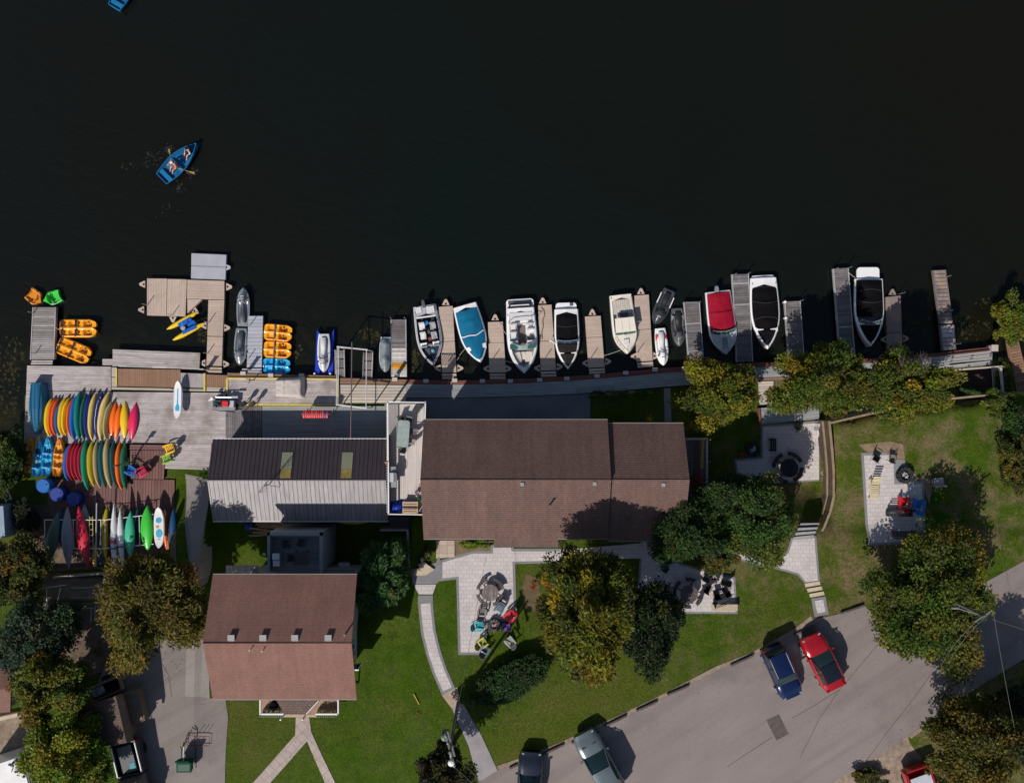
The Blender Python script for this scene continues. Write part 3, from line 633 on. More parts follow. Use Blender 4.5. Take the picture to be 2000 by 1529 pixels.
for i, (px, py, lb) in enumerate([(1532, 590, 'white fender at the outer corner of the short grey dock'), (1533.5, 621, 'white fender halfway along the short grey dock')]):
    p = W(px, py, 0.35); mb = MB(); mb.lathe([(0.03, -0.3), (0.10, -0.2), (0.11, 0.1), (0.10, 0.24), (0.03, 0.3)], n=10)
    tag(mb.build('fender', WHITE, loc=p, smooth=True), lb, 'fender', 'white fenders on the short dock')
# ---------------------------------------------------------------- buildings
def plane_slab(mb, q, th=0.14, tint=1.0):
    """q: four world points (eave a, eave b, ridge b, ridge a), top surface"""
    q = [Vector(p) for p in q]
    nrm = (q[1] - q[0]).cross(q[3] - q[0]).normalized()
    if nrm.z < 0: nrm = -nrm
    mb.hexa([p - nrm * th for p in q], q, tint)
def gable(name, label, cat, N, R, S, eave, ridge, mN, mS, wallm, base, inset=0.45, fascia=None, group=None):
    """N, R, S: (px_left, px_right, py) of north eave, ridge and south eave"""
    nl, nr = W(N[0], N[2], eave), W(N[1], N[2], eave)
    rl, rr = W(R[0], R[2], ridge), W(R[1], R[2], ridge)
    sl, sr = W(S[0], S[2], eave), W(S[1], S[2], eave)
    xl = (nl.x + rl.x + sl.x) / 3; xr = (nr.x + rr.x + sr.x) / 3
    for p in (nl, rl, sl): p.x = xl
    for p in (nr, rr, sr): p.x = xr
    c = Vector(((xl + xr) / 2, (nl.y + sl.y) / 2, base))
    t = thing(name, label, cat, c, 0, group)
    mb = MB(); plane_slab(mb, [nl, nr, rr, rl]); rn = mb.build('roof_slope', mN, t, world=True)
    mb = MB(); plane_slab(mb, [sl, sr, rr, rl]); rs = mb.build('roof_slope', mS, t, world=True)
    d = 0.17
    mb = MB()
    prof = [(sl.y + inset, base), (nl.y - inset, base), (nl.y - inset, eave - d + inset * (ridge - eave) / (nl.y - rl.y)), (rl.y, ridge - d), (sl.y + inset, eave - d + inset * (ridge - eave) / (rl.y - sl.y))]
    mb.loft([[(x, y, z) for y, z in prof] for x in (xl + inset, xr - inset)]); wl = mb.build('wall', wallm, t, world=True)
    mb = MB()
    mb.box((c.x, nl.y + 0.03, eave - 0.08), (xr - xl, 0.06, 0.14)); mb.box((c.x, sl.y - 0.03, eave - 0.08), (xr - xl, 0.06, 0.14))
    mb.build('gutter', fascia or M('gutter_grey', (.20, .18, .17), .6), t, world=True)
    mb = MB()
    mb.tube([(xl, rl.y, ridge + 0.01), (xr, rl.y, ridge - 0.015)], 0.045, 6); mb.build('ridge_cap', mS, t, world=True)
    return t, dict(xl=xl, xr=xr, yn=nl.y, yr=rl.y, ys=sl.y)
def window(t, x, y, z, w, h, face):
    """face: 'n','s','e','w' wall"""
    sx, sy = (w, 0.08) if face in 'ns' else (0.08, w)
    d = {'n': (0, 1), 's': (0, -1), 'e': (1, 0), 'w': (-1, 0)}[face]
    mb = MB(); o = Vector((x, y, z))
    if face in 'ns':
        for dx in (-w / 2, 0, w / 2): mb.box(o + Vector((dx, d[1] * 0.05, 0)), (0.07, 0.10, h))
        for dz in (-h / 2, h / 2): mb.box(o + Vector((0, d[1] * 0.048, dz)), (w + 0.14, 0.094, 0.07))
    else:
        for dy in (-w / 2, 0, w / 2): mb.box(o + Vector((d[0] * 0.05, dy, 0)), (0.10, 0.07, h))
        for dz in (-h / 2, h / 2): mb.box(o + Vector((d[0] * 0.048, 0, dz)), (0.094, w + 0.14, 0.07))
    f = mb.build('window', WHITEP, t, world=True)
    mb = MB(); mb.box((d[0] * 0.02, d[1] * 0.02, 0), (sx if face in 'ns' else 0.03, sy if face in 'ew' else 0.03, h))
    g = mb.build('pane', GLASS, f); g.location = o - t.location
def door(t, x, y, z, face='s', w=0.95, h=2.05, m=None):
    d = {'n': (0, 1), 's': (0, -1), 'e': (1, 0), 'w': (-1, 0)}[face]
    mb = MB(); mb.box((x + d[0] * 0.04, y + d[1] * 0.04, z + h / 2), (w, 0.08, h) if face in 'ns' else (0.08, w, h)); f = mb.build('door', m or WHITEP, t, world=True)
    mb = MB(); mb.ball((x + d[0] * 0.12 + (0.36 if face in 'ns' else 0), y + d[1] * 0.12 + (0 if face in 'ns' else 0.36), z + 1.0), 0.05); g = mb.build('handle', STEEL, f); g.data.transform(Matrix.Translation(-t.location))
VG = M('vent_grey', (.26, .255, .26), .6)
def vent(t, px, py, z, s=0.30, m=VG, slope=0.0):
    p = W(px, py, z); mb = MB(); mb.box((p.x, p.y, z + 0.02), (s, s, 0.24)); mb.box((p.x, p.y + .04, z + 0.16), (s * 1.25, s * 1.1, 0.05)); mb.build('roof_vent', m, t, world=True)
def pipe(t, px, py, z, h=0.7, r=0.06, m=DGREY):
    p = W(px, py, z); mb = MB(); mb.lathe([(r, -0.1), (r, h), (r * 1.5, h), (r * 1.5, h + 0.08), (0.01, h + 0.1)], (p.x, p.y, z), 8); mb.build('vent_pipe', m, t, world=True)
# lodge
lod, d = gable('lodge', 'long lodge with brown shingle gable roof on the shore, joined to a narrower wing', 'building', (825, 1184, 820), (825, 1193, 937), (826, 1190, 1052), 5.6, 7.6, ROOFA, ROOFA, WALLB, 0.2)
lx = dict(d)
mb = MB(); a = W(965, 1051, 5.62); b = W(1090, 1051, 5.62); c_ = W(1091, 1067.5, 5.42); e = W(965, 1067, 5.42)
plane_slab(mb, [e, c_, b, a], 0.12); mb.build('roof_extension', ROOFA, lod, world=True)
mb = MB(); mb.box(((a.x + b.x) / 2, c_.y - 0.02, 5.34), (b.x - a.x, 0.05, 0.16)); mb.build('gutter', DGREY, lod, world=True)
for px, py in ((1020, 946), (1161, 945)): vent(lod, px, py, 7.43, .2)
pipe(lod, 1074, 985, 6.75)
for k in range(7): window(lod, d['xl'] + 1.6 + k * 1.85, d['yn'] - 0.45, 3.8, 1.2, 1.1, 'n')
for k in range(3): window(lod, d['xl'] + 2.2 + k * 4.2, d['ys'] + 0.45, 4.4, 1.2, 0.9, 's')
door(lod, d['xl'] + 8.6, d['ys'] + 0.45, 2.95); door(lod, d['xl'] + 0.45, d['yn'] - 2.5, 3.6, 'w'); door(lod, d['xl'] + 11.0, d['yn'] - 0.45, 0.5, 'n')
t2, d = gable('lodge_wing', 'narrower brown shingled wing at the right end of the long lodge', 'building', (1184, 1334, 827), (1194, 1347, 937), (1190, 1335, 1056), 5.35, 7.3, ROOFA, ROOFA, WALLB, 0.2)
vent(t2, 1295, 947, 7.12, .2)
for k in range(3): window(t2, d['xl'] + 1.2 + k * 1.6, d['yn'] - 0.45, 3.6, 1.1, 1.0, 'n')
window(t2, d['xr'] - 0.45, d['yr'], 3.9, 1.2, 1.0, 'e')
# side porch of the wing with the red kayak
t = thing('side_porch', 'small brown boarded side porch with pale rail right of the lodge wing', 'porch', ctr([(1362, 920)], 0.4))
mb = MB(); planks(mb, [(1336, 857), (1336, 985), (1382, 985), (1382, 857)], 10, 1.4); mb.build('floor', WOODD, t, world=True)
mb = MB(); slab(mb, [(1338, 855), (1383, 855), (1383, 859), (1338, 859)], 2.25, 2.35); slab(mb, [(1379, 858), (1383, 858), (1383, 985), (1379, 985)], 2.25, 2.35); mb.build('rail', WOODL, t, world=True)
mb = MB(); slab(mb, [(1371, 860), (1376, 860), (1374, 915), (1368, 915)], 1.4, 2.2); mb.build('rail_board', M('ochre_board', (0.42, 0.26, 0.12), 0.8), t, world=True)
posts(t, [(1381, 857), (1381, 900), (1381, 942), (1381, 983), (1340, 857)], 0.4, 2.3, 0.05, TIMBER)
# boathouse
bh, d = gable('boathouse', 'low boathouse with dark brown north roof and bare ribbed metal south roof', 'building', (413, 755, 857.5), (411, 757, 938), (412, 757, 1017.5), 2.9, 3.95, METDK, METLT, M('boathouse_wall', (0.22, 0.17, 0.13), 0.85), 0.2, inset=0.35, fascia=WHITEP)
for nm, ya, za, yb, zb, m, sp in (('roof_ribs', d['yr'], 3.95, d['yn'], 2.9, METDK, 0.32), ('roof_ribs', d['yr'], 3.95, d['ys'], 2.9, METLT, 0.32)):
    mb = MB(); x = d['xl'] + 0.1
    while x < d['xr'] - 0.05:
        w = 0.035; h = 0.035
        mb.hexa([(x - w, ya, za), (x + w, ya, za), (x + w, yb, zb), (x - w, yb, zb)], [(x - w * .5, ya, za + h), (x + w * .5, ya, za + h), (x + w * .5, yb, zb + h), (x - w * .5, yb, zb + h)], RD.uniform(0.75, 1.2)); x += sp
    mb.build(nm, m, bh, world=True)
for px in (560, 678):
    f = 0.06; g = 0.68
    def rp(px, k, dz=0.05):
        y = d['yr'] + (d['yn'] - d['yr']) * k; z = 3.95 + (2.9 - 3.95) * k + dz
        return Vector((W(px, 900, 3.5).x, y, z))
    mb = MB(); plane_slab(mb, [rp(px - 10.5, g), rp(px + 10.5, g), rp(px + 10.5, 0.28), rp(px - 10.5, 0.28)], 0.04); mb.build('skylight', M('fibreglass', (0.20, 0.205, 0.135), 0.4, var=0.2, scale=2, stretch=(4, 0.4, 1)), bh, world=True)
    mb = MB(); plane_slab(mb, [rp(px - 10.5, 0.275), rp(px + 10.5, 0.275), rp(px + 10.5, f), rp(px - 10.5, f)], 0.04, 1.0); mb.build('skylight', M('fibreglass_old', (0.22, 0.17, 0.05), 0.4, var=0.35, scale=3), bh, world=True)
for k in range(3): window(bh, d['xl'] + 2 + k * 4.2, d['yn'] - 0.35, 1.9, 1.3, 0.8, 'n')
door(bh, d['xl'] + 8.4, d['yn'] - 0.35, 0.6, 'n', m=REDB)
t = thing('antenna', 'thin dark antenna mast with bent arms on the boathouse ridge', 'antenna', W(528, 945, 3.9))
p = W(527, 944, 3.95); mb = MB(); mb.tube([(p.x, p.y, 3.7), (p.x + 0.1, p.y, 5.6)], 0.03, 6); mb.tube([(p.x - 0.6, p.y - 0.3, 4.0), (p.x + 0.05, p.y, 4.9), (p.x + 0.7, p.y - 0.25, 3.9)], 0.02, 5); mb.build('mast', DGREY, t, world=True)
mb = MB()
for k in range(4): mb.tube([(p.x - 0.35 + 0.05 * k, p.y - 0.45, 5.5 - 0.02 * k), (p.x + 0.45 - 0.06 * k, p.y + 0.4 - 0.25 * k, 5.55)], 0.014, 5)
mb.build('arm', DGREY, t, world=True)
# cottage
ho, d = gable('cottage', 'two storey cottage with reddish brown shingle gable roof below the boathouse', 'building', (413, 695, 1122), (402.5, 692, 1256), (412, 694, 1365), 8.0, 9.7, ROOFB, ROOFB, WALLW, 0.5, inset=1.0)
for px in (453, 515, 577, 642): vent(ho, px, 1245, 9.52, 0.36)
pipe(ho, 677, 1234, 9.4, 0.5); pipe(ho, 491, 1266, 9.55, 0.3, 0.03, WHITEP); pipe(ho, 515, 1268, 9.5, 0.3, 0.03, WHITEP)
for z in (4.6, 7.0):
    for k in range(4): window(ho, d['xl'] + 1.5 + k * 2.4, d['ys'] + 1.0, z, 1.1, 1.1, 's')
    for k in range(2): window(ho, d['xr'] - 1.0, d['ys'] + 2.2 + k * 4.0, z, 1.1, 1.1, 'e'); window(ho, d['xl'] + 1.0, d['ys'] + 2.2 + k * 4.0, z, 1.1, 1.1, 'w')
door(ho, d['xl'] + 5.4, d['ys'] + 1.0, 3.9); door(ho, d['xl'] + 6.0, d['yn'] - 1.0, 4.0, 'n')
pz = 4.15
t = thing('porch', 'front porch of the cottage with brown canopy and tan boarded floor', 'porch', ctr([(585, 1385)], 3.4))
mb = MB(); planks(mb, [(510, 1350), (510, 1396), (660, 1396), (660, 1350)], 40, pz); mb.build('floor', M('tan_decking', (0.34, 0.22, 0.155), 0.8), t, world=True)
mb = MB(); A = W(534, 1358, 7.1); B = W(634, 1358, 7.1); C1 = W(600, 1394, 6.45); D1 = W(556, 1394, 6.45); L1 = W(526, 1374, 6.45); R1 = W(634, 1372, 6.45)
up = Vector((0, 0, -0.1))
mb.add([A, B, C1, D1, A + up, B + up, C1 + up, D1 + up], [(3, 2, 1, 0), (4, 5, 6, 7), (0, 1, 5, 4), (1, 2, 6, 5), (2, 3, 7, 6), (3, 0, 4, 7)]); mb.build('canopy', ROOFD, t, world=True)
mb = MB(); mb.tube([W(598, 1394, 6.5), W(622, 1368, 6.9)], 0.03, 6); mb.build('canopy_trim', WHITEP, t, world=True)
mb = MB()
for q in ([(508, 1393), (555, 1393), (555, 1396), (508, 1396)], [(616, 1393), (661, 1393), (661, 1396), (616, 1396)], [(506.5, 1360), (509, 1360), (509, 1396), (506.5, 1396)], [(659, 1360), (661.5, 1360), (661.5, 1396), (659, 1396)]): slab(mb, q, pz + 0.85, pz + 0.93)
mb.build('rail', WHITEP, t, world=True)
mb = MB()
for x in range(511, 660, 4):
    if 553 < x < 617: continue
    p = W(x, 1394.5, pz + 0.4); mb.box((p.x, p.y, pz + 0.42), (0.03, 0.03, 0.86))
mb.build('balusters', WHITEP, t, world=True)
for q in ([(512, 1387), (553, 1387), (553, 1393), (512, 1393)], [(619, 1387), (659, 1387), (659, 1393), (619, 1393)]): mb = MB(); slab(mb, q, pz, pz + 0.4); mb.build('planter_box', TIMBER, t, world=True)
mb = MB()
for x in list(range(515, 553, 4)) + list(range(621, 658, 4)):
    p = W(x, 1390, pz + 0.5)
    for k in range(7): mb.add([p + Vector((RD.uniform(-.14, .14), RD.uniform(-.1, .1), RD.uniform(-.06, .12))) for _ in range(3)], [(0, 1, 2)], RD.uniform(.6, 1.4))
mb.build('flowers', M('foliage_low', (0.09, 0.12, 0.03), 0.8), t, world=True, recalc=False)
posts(t, [(557, 1392), (599, 1392)], pz, 6.45, 0.06, WHITEP, 'column')
mb = MB(); slab(mb, [(554, 1395), (618, 1395), (618, 1400), (554, 1400)], 3.3, 3.95); mb.build('front_step', M('tan_step', (0.45, 0.33, 0.25), 0.8), t, world=True)
mb = MB(); p = W(537, 1374, pz); mb.lathe([(0.02, 0), (0.3, 0.05), (0.26, 0.5), (0.02, 0.52)], (p.x, p.y, pz), 10)
tag(mb.build('patio_chair', BLACKC, loc=p, world=True), 'dark folded chair at the left side of the cottage porch', 'chair')
# rear deck of the cottage
zr = 3.9
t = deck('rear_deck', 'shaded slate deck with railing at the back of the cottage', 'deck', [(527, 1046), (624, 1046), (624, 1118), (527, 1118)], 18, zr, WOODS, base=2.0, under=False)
mb = MB()
for q in ([(522, 1040), (630, 1040), (630, 1046), (522, 1046)], [(522, 1040), (527, 1040), (527, 1118), (522, 1118)], [(624, 1040), (630, 1040), (630, 1118), (624, 1118)]): slab(mb, q, zr + 0.8, zr + 0.95)
mb.build('top_rail', M('rail_slate', (0.24, 0.26, 0.27), 0.8), t, world=True)
mb = MB()
for q in ([(523, 1041), (629, 1041), (629, 1043), (523, 1043)], [(523, 1042), (524.5, 1042), (524.5, 1118), (523, 1118)], [(627.5, 1042), (629, 1042), (629, 1118), (627.5, 1118)]): slab(mb, q, 0.3, zr + 0.8)
mb.build('side_panel', WOODS, t, world=True)
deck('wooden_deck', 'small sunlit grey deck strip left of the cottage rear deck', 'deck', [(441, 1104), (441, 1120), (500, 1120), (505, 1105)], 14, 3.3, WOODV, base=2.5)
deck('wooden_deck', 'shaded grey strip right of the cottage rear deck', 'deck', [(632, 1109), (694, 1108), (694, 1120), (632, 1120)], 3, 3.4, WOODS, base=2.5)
# upper deck between boathouse and lodge, with its white railing, and the stair
zu = 3.6
ud = deck('upper_deck', 'pale boarded upper deck with white railing between boathouse and lodge', 'deck', [(759, 789), (759, 1000), (828, 1000), (828, 789)], 19, zu, M('pale_decking', (0.52, 0.47, 0.45), 0.8, var=0.12, scale=1.5, stretch=(2.5, 0.5, 1)), base=0.3, jit=0.05, gap=0.06)
mb = MB(); zt = zu + 1.05
for q in ([(755, 784), (832, 785), (832, 787), (755, 786.4)], [(755.6, 784), (758.4, 784), (759, 900), (756, 900)], [(829.5, 784), (832, 784), (831, 822), (828.5, 822)], [(757, 1003), (826, 1004), (826, 1006), (757, 1005)], [(757, 902), (759.5, 902), (760, 1004), (757, 1004)]): slab(mb, q, zt - 0.06, zt)
mb.build('top_rail', WHITEP, ud, world=True)
mb = MB()
for py in range(787, 1000, 5):
    p = W(757, py, zu + 0.5); mb.box((p.x, p.y, zu + 0.5), (0.03, 0.06, 0.98))
for px in range(758, 832, 5):
    p = W(px, 785.5, zu + 0.5); mb.box((p.x, p.y, zu + 0.5), (0.06, 0.03, 0.98))
mb.build('balusters', WHITEP, ud, world=True)
mb = MB(); slab(mb, [(757.5, 850), (759.5, 850), (760, 1003), (758, 1003)], zu, zu + .7); mb.build('side_panel', WALLB, ud, world=True)
mb = MB(); slab(mb, [(764, 795), (824, 795), (824, 994), (764, 994)], .3, zu - .27); mb.build('lower_wall', WALLB, ud, world=True)  # unseen storey wall, added to stop light passing under the deck
posts(ud, [(760, 790), (760, 900), (760, 998), (828, 790), (794, 790), (826, 998)], 0.3, zu - 0.06, 0.09, TIMBER)
st = thing('stair', 'dark wooden stair descending along the lodge wall from the upper deck', 'stair', ctr([(812, 1060)], 1.0))
trd = M('stair_tread', (0.15, 0.135, 0.13), 0.85, var=0.2, scale=2)
rows = [(760, 826, 1008, 1019), (762, 826, 1020, 1029), (797, 826, 1030, 1038), (797, 826, 1039, 1047), (797, 826, 1048, 1056), (797, 826, 1057, 1065), (798, 826, 1066, 1074), (798, 825, 1075, 1083), (799, 824, 1084, 1092), (800, 822, 1093, 1101), (802, 818, 1102, 1109)]
for k, (x0, x1, y0, y1) in enumerate(rows):
    z = 1.25 + 0.175 * k; mb = MB(); slab(mb, [(x0, y0), (x1, y0), (x1, y1 + 0.5), (x0, y1 + 0.5)], z - 0.9, z); mb.build('tread', trd, st, world=True)
st2 = thing('stone_steps', 'three sandy stone steps curving out at the foot of the dark stair', 'steps', ctr([(832, 1115)], 2.9))
for k, q in enumerate(([(821, 1092), (826, 1088), (829, 1094), (824, 1100)], [(816, 1103), (828, 1098), (838, 1105), (826, 1113)], [(810, 1114), (832, 1100), (848, 1112), (832, 1123), (808, 1124)])):
    mb = MB(); slab(mb, q, 2.6, 3.42 - 0.07 * k); mb.build('step', TAN, st2, world=True)
t = thing('retaining_wall', 'grey capped retaining wall around the dark lawn left of the stair', 'wall', ctr([(780, 1060)], 1.0))
mb = MB()
for q in ([(742, 1034), (797, 1034), (797, 1037), (742, 1037)], [(794, 1037), (798, 1037), (801, 1108), (797, 1108)]): slab(mb, q, 0.5, 3.05)
mb.build('wall', CONC, t, world=True)
# timber terrace walls of the east lawn
t = thing('terrace_wall', 'curved timber wall with double rail along the left edge of the right lawn', 'wall', ctr([(1625, 930)], 0.4))
TOP = [(1622, 822), (1627, 870), (1631, 920), (1631, 970), (1624, 1000), (1612, 1030), (1600, 1052)]
for k in range(len(TOP) - 1):
    a, b = TOP[k], TOP[k + 1]; zb = 0.3 if k < 4 else 1.2
    pa, pb = W(a[0], a[1], 2.85), W(b[0], b[1], 2.85); n = (pb - pa).normalized(); n = Vector((n.y, -n.x, 0)) * -0.13
    mb = MB(); mb.prism([(pa.x, pa.y), (pb.x, pb.y), (pb.x - n.x, pb.y - n.y), (pa.x - n.x, pa.y - n.y)], zb, 2.78, RD.uniform(.85, 1.1)); mb.build('timber_panel', M('shaded_timber', (.095, .07, .05), .9, var=.3), t, world=True)  # panel coloured darker than the rails to paint a shadowed face
    mb = MB(); n2 = n * 1.3; mb.prism([(pa.x, pa.y), (pb.x, pb.y), (pb.x - n2.x, pb.y - n2.y), (pa.x - n2.x, pa.y - n2.y)], 2.782, 2.85, RD.uniform(.85, 1.1)); mb.build('cap_rail', TIMBER, t, world=True)
    pa, pb = W(a[0] - 13, a[1], 1.9), W(b[0] - 13, b[1], 1.9)
    mb = MB(); mb.prism([(pa.x, pa.y), (pb.x, pb.y), (pb.x - n.x, pb.y - n.y), (pa.x - n.x, pa.y - n.y)], 1.75, 1.9, RD.uniform(.85, 1.1)); mb.build('lower_rail', TIMBER, t, world=True)
for a in TOP[:-1]:
    p = W(a[0] - 13, a[1], 1.2); mb = MB(); mb.box((p.x, p.y, 1.05), (0.12, 0.12, 1.7)); mb.build('post', TIMBER, t, world=True)
t = thing('terrace_wall', 'straight timber wall along the lake edge of the right lawn', 'wall', ctr([(1740, 800)], 0.4))
TT = [(1622, 824), (1700, 806), (1790, 792), (1856, 783)]
for k in range(len(TT) - 1):
    pa, pb = W(*TT[k], 2.85), W(*TT[k + 1], 2.85)
    mb = MB(); mb.prism([(pa.x, pa.y), (pb.x, pb.y), (pb.x, pb.y - 0.16), (pa.x, pa.y - 0.16)], 0.3, 2.85, RD.uniform(.85, 1.1)); mb.build('timber_panel', TIMBER, t, world=True)
deck('wooden_deck', 'pale deck boards between the trees and the straight timber wall', 'deck', [(1640, 800), (1705, 790), (1706, 798), (1640, 810)], 4, 0.6, WOODL)
def steps(name, label, qs, m, rise=0.0, th=0.5):
    c = ctr(qs[0], 0); g = G(*qs[0][0]); c = Vector((g.x, g.y, g.z))
    t = thing(name, label, 'steps', c)
    for q in qs:
        pts = [G(*p) for p in q]; z = max(p.z for p in pts) + 0.05 + rise
        mb = MB(); mb.prism([(p.x, p.y) for p in pts], z - th, z); mb.build('step', m, t, world=True)
steps('stone_steps', 'four grey stone steps below the green trees beside the curved timber wall', [[(1562 - 4 * k, 1021 + 9 * k), (1598 - 3 * k, 1020 + 8 * k), (1597 - 3 * k, 1025 + 8 * k), (1560 - 4 * k, 1027 + 9 * k)] for k in range(4)], M('step_grey', (0.30, 0.29, 0.30), 0.85))
steps('wooden_steps', 'three tan timber steps between the curved paver path and the car park', [[(1571 + 4.5 * k, 1139 + 10 * k), (1600 + 4 * k, 1134 + 10 * k), (1602 + 4 * k, 1141 + 10 * k), (1573 + 4.5 * k, 1146 + 10 * k)] for k in range(3)], TAN)
# flat slate deck between the trees
deck('wooden_deck', 'slate blue deck behind the lower right patio', 'deck', [(1483, 797), (1600, 788), (1600, 818), (1486, 829)], 8, 0.75, WOODS, base=0.3)
t = thing('timber_edging', 'rust coloured upright board at the left end of the slate blue deck', 'timber edging', ctr([(1485, 812)], 0.4))
mb = MB(); slab(mb, [(1481, 797), (1484, 797), (1487, 829), (1484, 830)], 0.4, 0.95); mb.build('board', REDB, t, world=True)
# bottom-left yard
sh, d2 = None, None
t = thing('shed', 'small shed with dark brown roof beside the driveway bottom left', 'shed', ctr([(205, 1405)], 3.2))
A, B, C_, D_ = W(152, 1381, 5.3), W(208, 1457, 5.3), W(247, 1450, 6.1), W(226, 1359, 6.1)
A = W(150, 1384, 5.2); B = W(172, 1462, 5.2)
mb = MB(); plane_slab(mb, [A, B, C_, D_]); mb.build('roof_slope', ROOFD, t, world=True)
E_, F_ = W(239, 1353, 5.6), W(259, 1430, 5.6)
mb = MB(); plane_slab(mb, [E_, W(261, 1444, 5.6), C_, D_]); mb.build('roof_slope', M('lit_slope_roof', (0.16, 0.115, 0.085), 0.85, var=0.25, scale=2), t, world=True)  # lighter copy of the roof tone paints the sunlit slope
mb = MB(); q = [W(160, 1385, 5.1), W(180, 1455, 5.1), W(252, 1442, 5.1), W(232, 1363, 5.1)]; mb.prism([(p.x, p.y) for p in q], 3.0, 5.1); mb.build('wall', WALLB, t, world=True)
t = thing('crate', 'low tan box against the right side of the brown shed', 'box', ctr([(262, 1380)], 3.2))
q = [W(244, 1352, 4.3), W(268, 1346, 4.3), W(284, 1406, 4.3), W(260, 1416, 4.3)]
mb = MB(); mb.prism([(p.x, p.y) for p in q], 3.1, 4.25); mb.build('body', M('tan_box', (0.17, 0.13, 0.10), 0.85, var=0.2), t, world=True)
mb = MB(); mb.prism([(p.x * 1.0, p.y) for p in q], 4.252, 4.31); mb.build('lid', M('tan_lid', (0.19, 0.145, 0.11), 0.85, var=0.2), t, world=True)
t = thing('utility_trailer', 'open utility trailer loaded with junk above the brown shed', 'trailer', ctr([(206, 1343)], 3.1))
q = [W(174, 1345, 4.0), W(231, 1321, 4.0), W(238, 1346, 4.0), W(180, 1370, 4.0)]
mb = MB(); mb.prism([(p.x, p.y) for p in q], 3.55, 3.65); mb.build('bed', DGREY, t, world=True)
for a, b in zip(q, q[1:] + q[:1]):
    mb = MB(); dd = (b - a).normalized(); n = Vector((-dd.y, dd.x, 0)) * 0.05; mb.prism([((a - n).x, (a - n).y), ((b - n).x, (b - n).y), ((b + n).x, (b + n).y), ((a + n).x, (a + n).y)], 3.65, 4.05); mb.build('side_board', TIMBER, t, world=True)
for s in (q[0] + (q[1] - q[0]) * 0.5 + Vector((-.15, .22, 0)), q[3] + (q[2] - q[3]) * 0.5 + Vector((.15, -.22, 0))):
    mb = MB(); dd = (q[1] - q[0]).normalized(); nn = Vector((-dd.y, dd.x, 0)); mb.tube([(s - nn * .09).to_tuple()[:2] + (3.42,), (s + nn * .09).to_tuple()[:2] + (3.42,)], 0.3, 12); mb.build('wheel', RUBBER, t, world=True)
p = W(193, 1349, 4.0); mb = MB(); mb.box((0, 0, 0.25), (0.9, 0.6, 0.5), 0.4); mb.box((0.3, 0.1, 0.55), (0.4, 0.35, 0.2), 0.8, 1.3); tag(mb.build('bundle', M('pale_blue_cloth', (0.20, 0.22, 0.28), 0.9, var=0.3), loc=(p.x, p.y, 3.65)), 'pale blue grey bundle lying in the open utility trailer', 'bundle')
p = W(218, 1338, 4.0); mb = MB(); mb.box((0, 0, 0.22), (0.9, 0.65, 0.44), 0.4); mb.tube([(-.3, -.2, .5), (.4, .2, .55)], 0.09); tag(mb.build('bundle', BLACKC, loc=(p.x, p.y, 3.65)), 'black bundle lying in the open utility trailer', 'bundle')
t = thing('caravan', 'white flat roofed caravan cut off at the bottom left corner', 'caravan', ctr([(15, 1505)], 3.5))
q = [W(-45, 1503, 6.0), W(42, 1475, 6.0), W(60, 1540, 6.0), W(-30, 1572, 6.0)]
mb = MB(); mb.prism([(p.x, p.y) for p in q], 3.8, 5.95); mb.build('body', WHITE, t, world=True)
mb = MB(); q2 = [c + (sum(q, Vector()) / 4 - c) * 0.04 for c in q]; mb.prism([(p.x, p.y) for p in q2], 5.952, 6.02); mb.build('roof', WHITEP, t, world=True)
for px, py, s, m in ((19, 1500, 0.4, WHITE), (38, 1497, 0.45, MGREY)):
    p = W(px, py, 6.05); mb = MB(); mb.box((p.x, p.y, 6.08), (s, s * 1.1, 0.12), -0.3); mb.build('roof_hatch', m, t, world=True)
p = W(24, 1490, 6.1); mb = MB(); mb.tube([(p.x, p.y, 6.0), (p.x + .1, p.y, 6.4)], 0.08, 8); mb.build('roof_pipe', BLACKP, t, world=True)
for k in (0.25, 0.75):
    p = q[1] + (q[2] - q[1]) * k; mb = MB(); mb.tube([(p.x - 0.3, p.y, 3.75), (p.x + 0.02, p.y, 3.75)], 0.34, 12); mb.build('wheel', RUBBER, t, world=True)
t = thing('cabin', 'brown shingled roof corner of a building at the left edge', 'building', ctr([(0, 1350)], 3.2))
mb = MB(); plane_slab(mb, [W(-90, 1400, 5.9), W(20, 1390, 5.9), W(21, 1345, 6.4), W(-90, 1350, 6.4)]); mb.build('roof_slope', ROOFB, t, world=True)
mb = MB(); plane_slab(mb, [W(-90, 1305, 5.9), W(20, 1305, 5.9), W(21, 1345, 6.4), W(-90, 1350, 6.4)]); mb.build('roof_slope', ROOFB, t, world=True)
mb = MB(); q = [W(-90, 1390, 5.8), W(14, 1384, 5.8), W(14, 1312, 5.8), W(-90, 1312, 5.8)]; mb.prism([(p.x, p.y) for p in q], 3.0, 5.75); mb.build('wall', WALLW, t, world=True)
t = thing('timber_edging', 'pale tan plank lying below the brown roof at the left edge', 'plank', G(15, 1398))
mb = MB(); g = G(15, 1400); q = [(-20, 1404), (34, 1392), (34, 1399), (-20, 1412)]; slab(mb, q, g.z, g.z + 0.35); mb.build('board', TAN, t, world=True)
t = thing('pale_trailer', 'pale blue grey covered trailer at the left edge beside the canoe racks', 'trailer', ctr([(-10, 1020)], 0.5))
mb = MB(); q = [W(-80, 990, 2.4), W(6, 988, 2.4), W(10, 1050, 2.4), W(-80, 1056, 2.4)]; mb.prism([(p.x, p.y) for p in q], 0.9, 2.4); mb.build('body', M('pale_blue', (0.22, 0.28, 0.36), 0.5), t, world=True)
mb = MB(); p = W(4, 1020, 1); mb.tube([(p.x - .2, p.y, .75), (p.x + .05, p.y, .75)], 0.3, 12); mb.build('wheel', RUBBER, t, world=True)
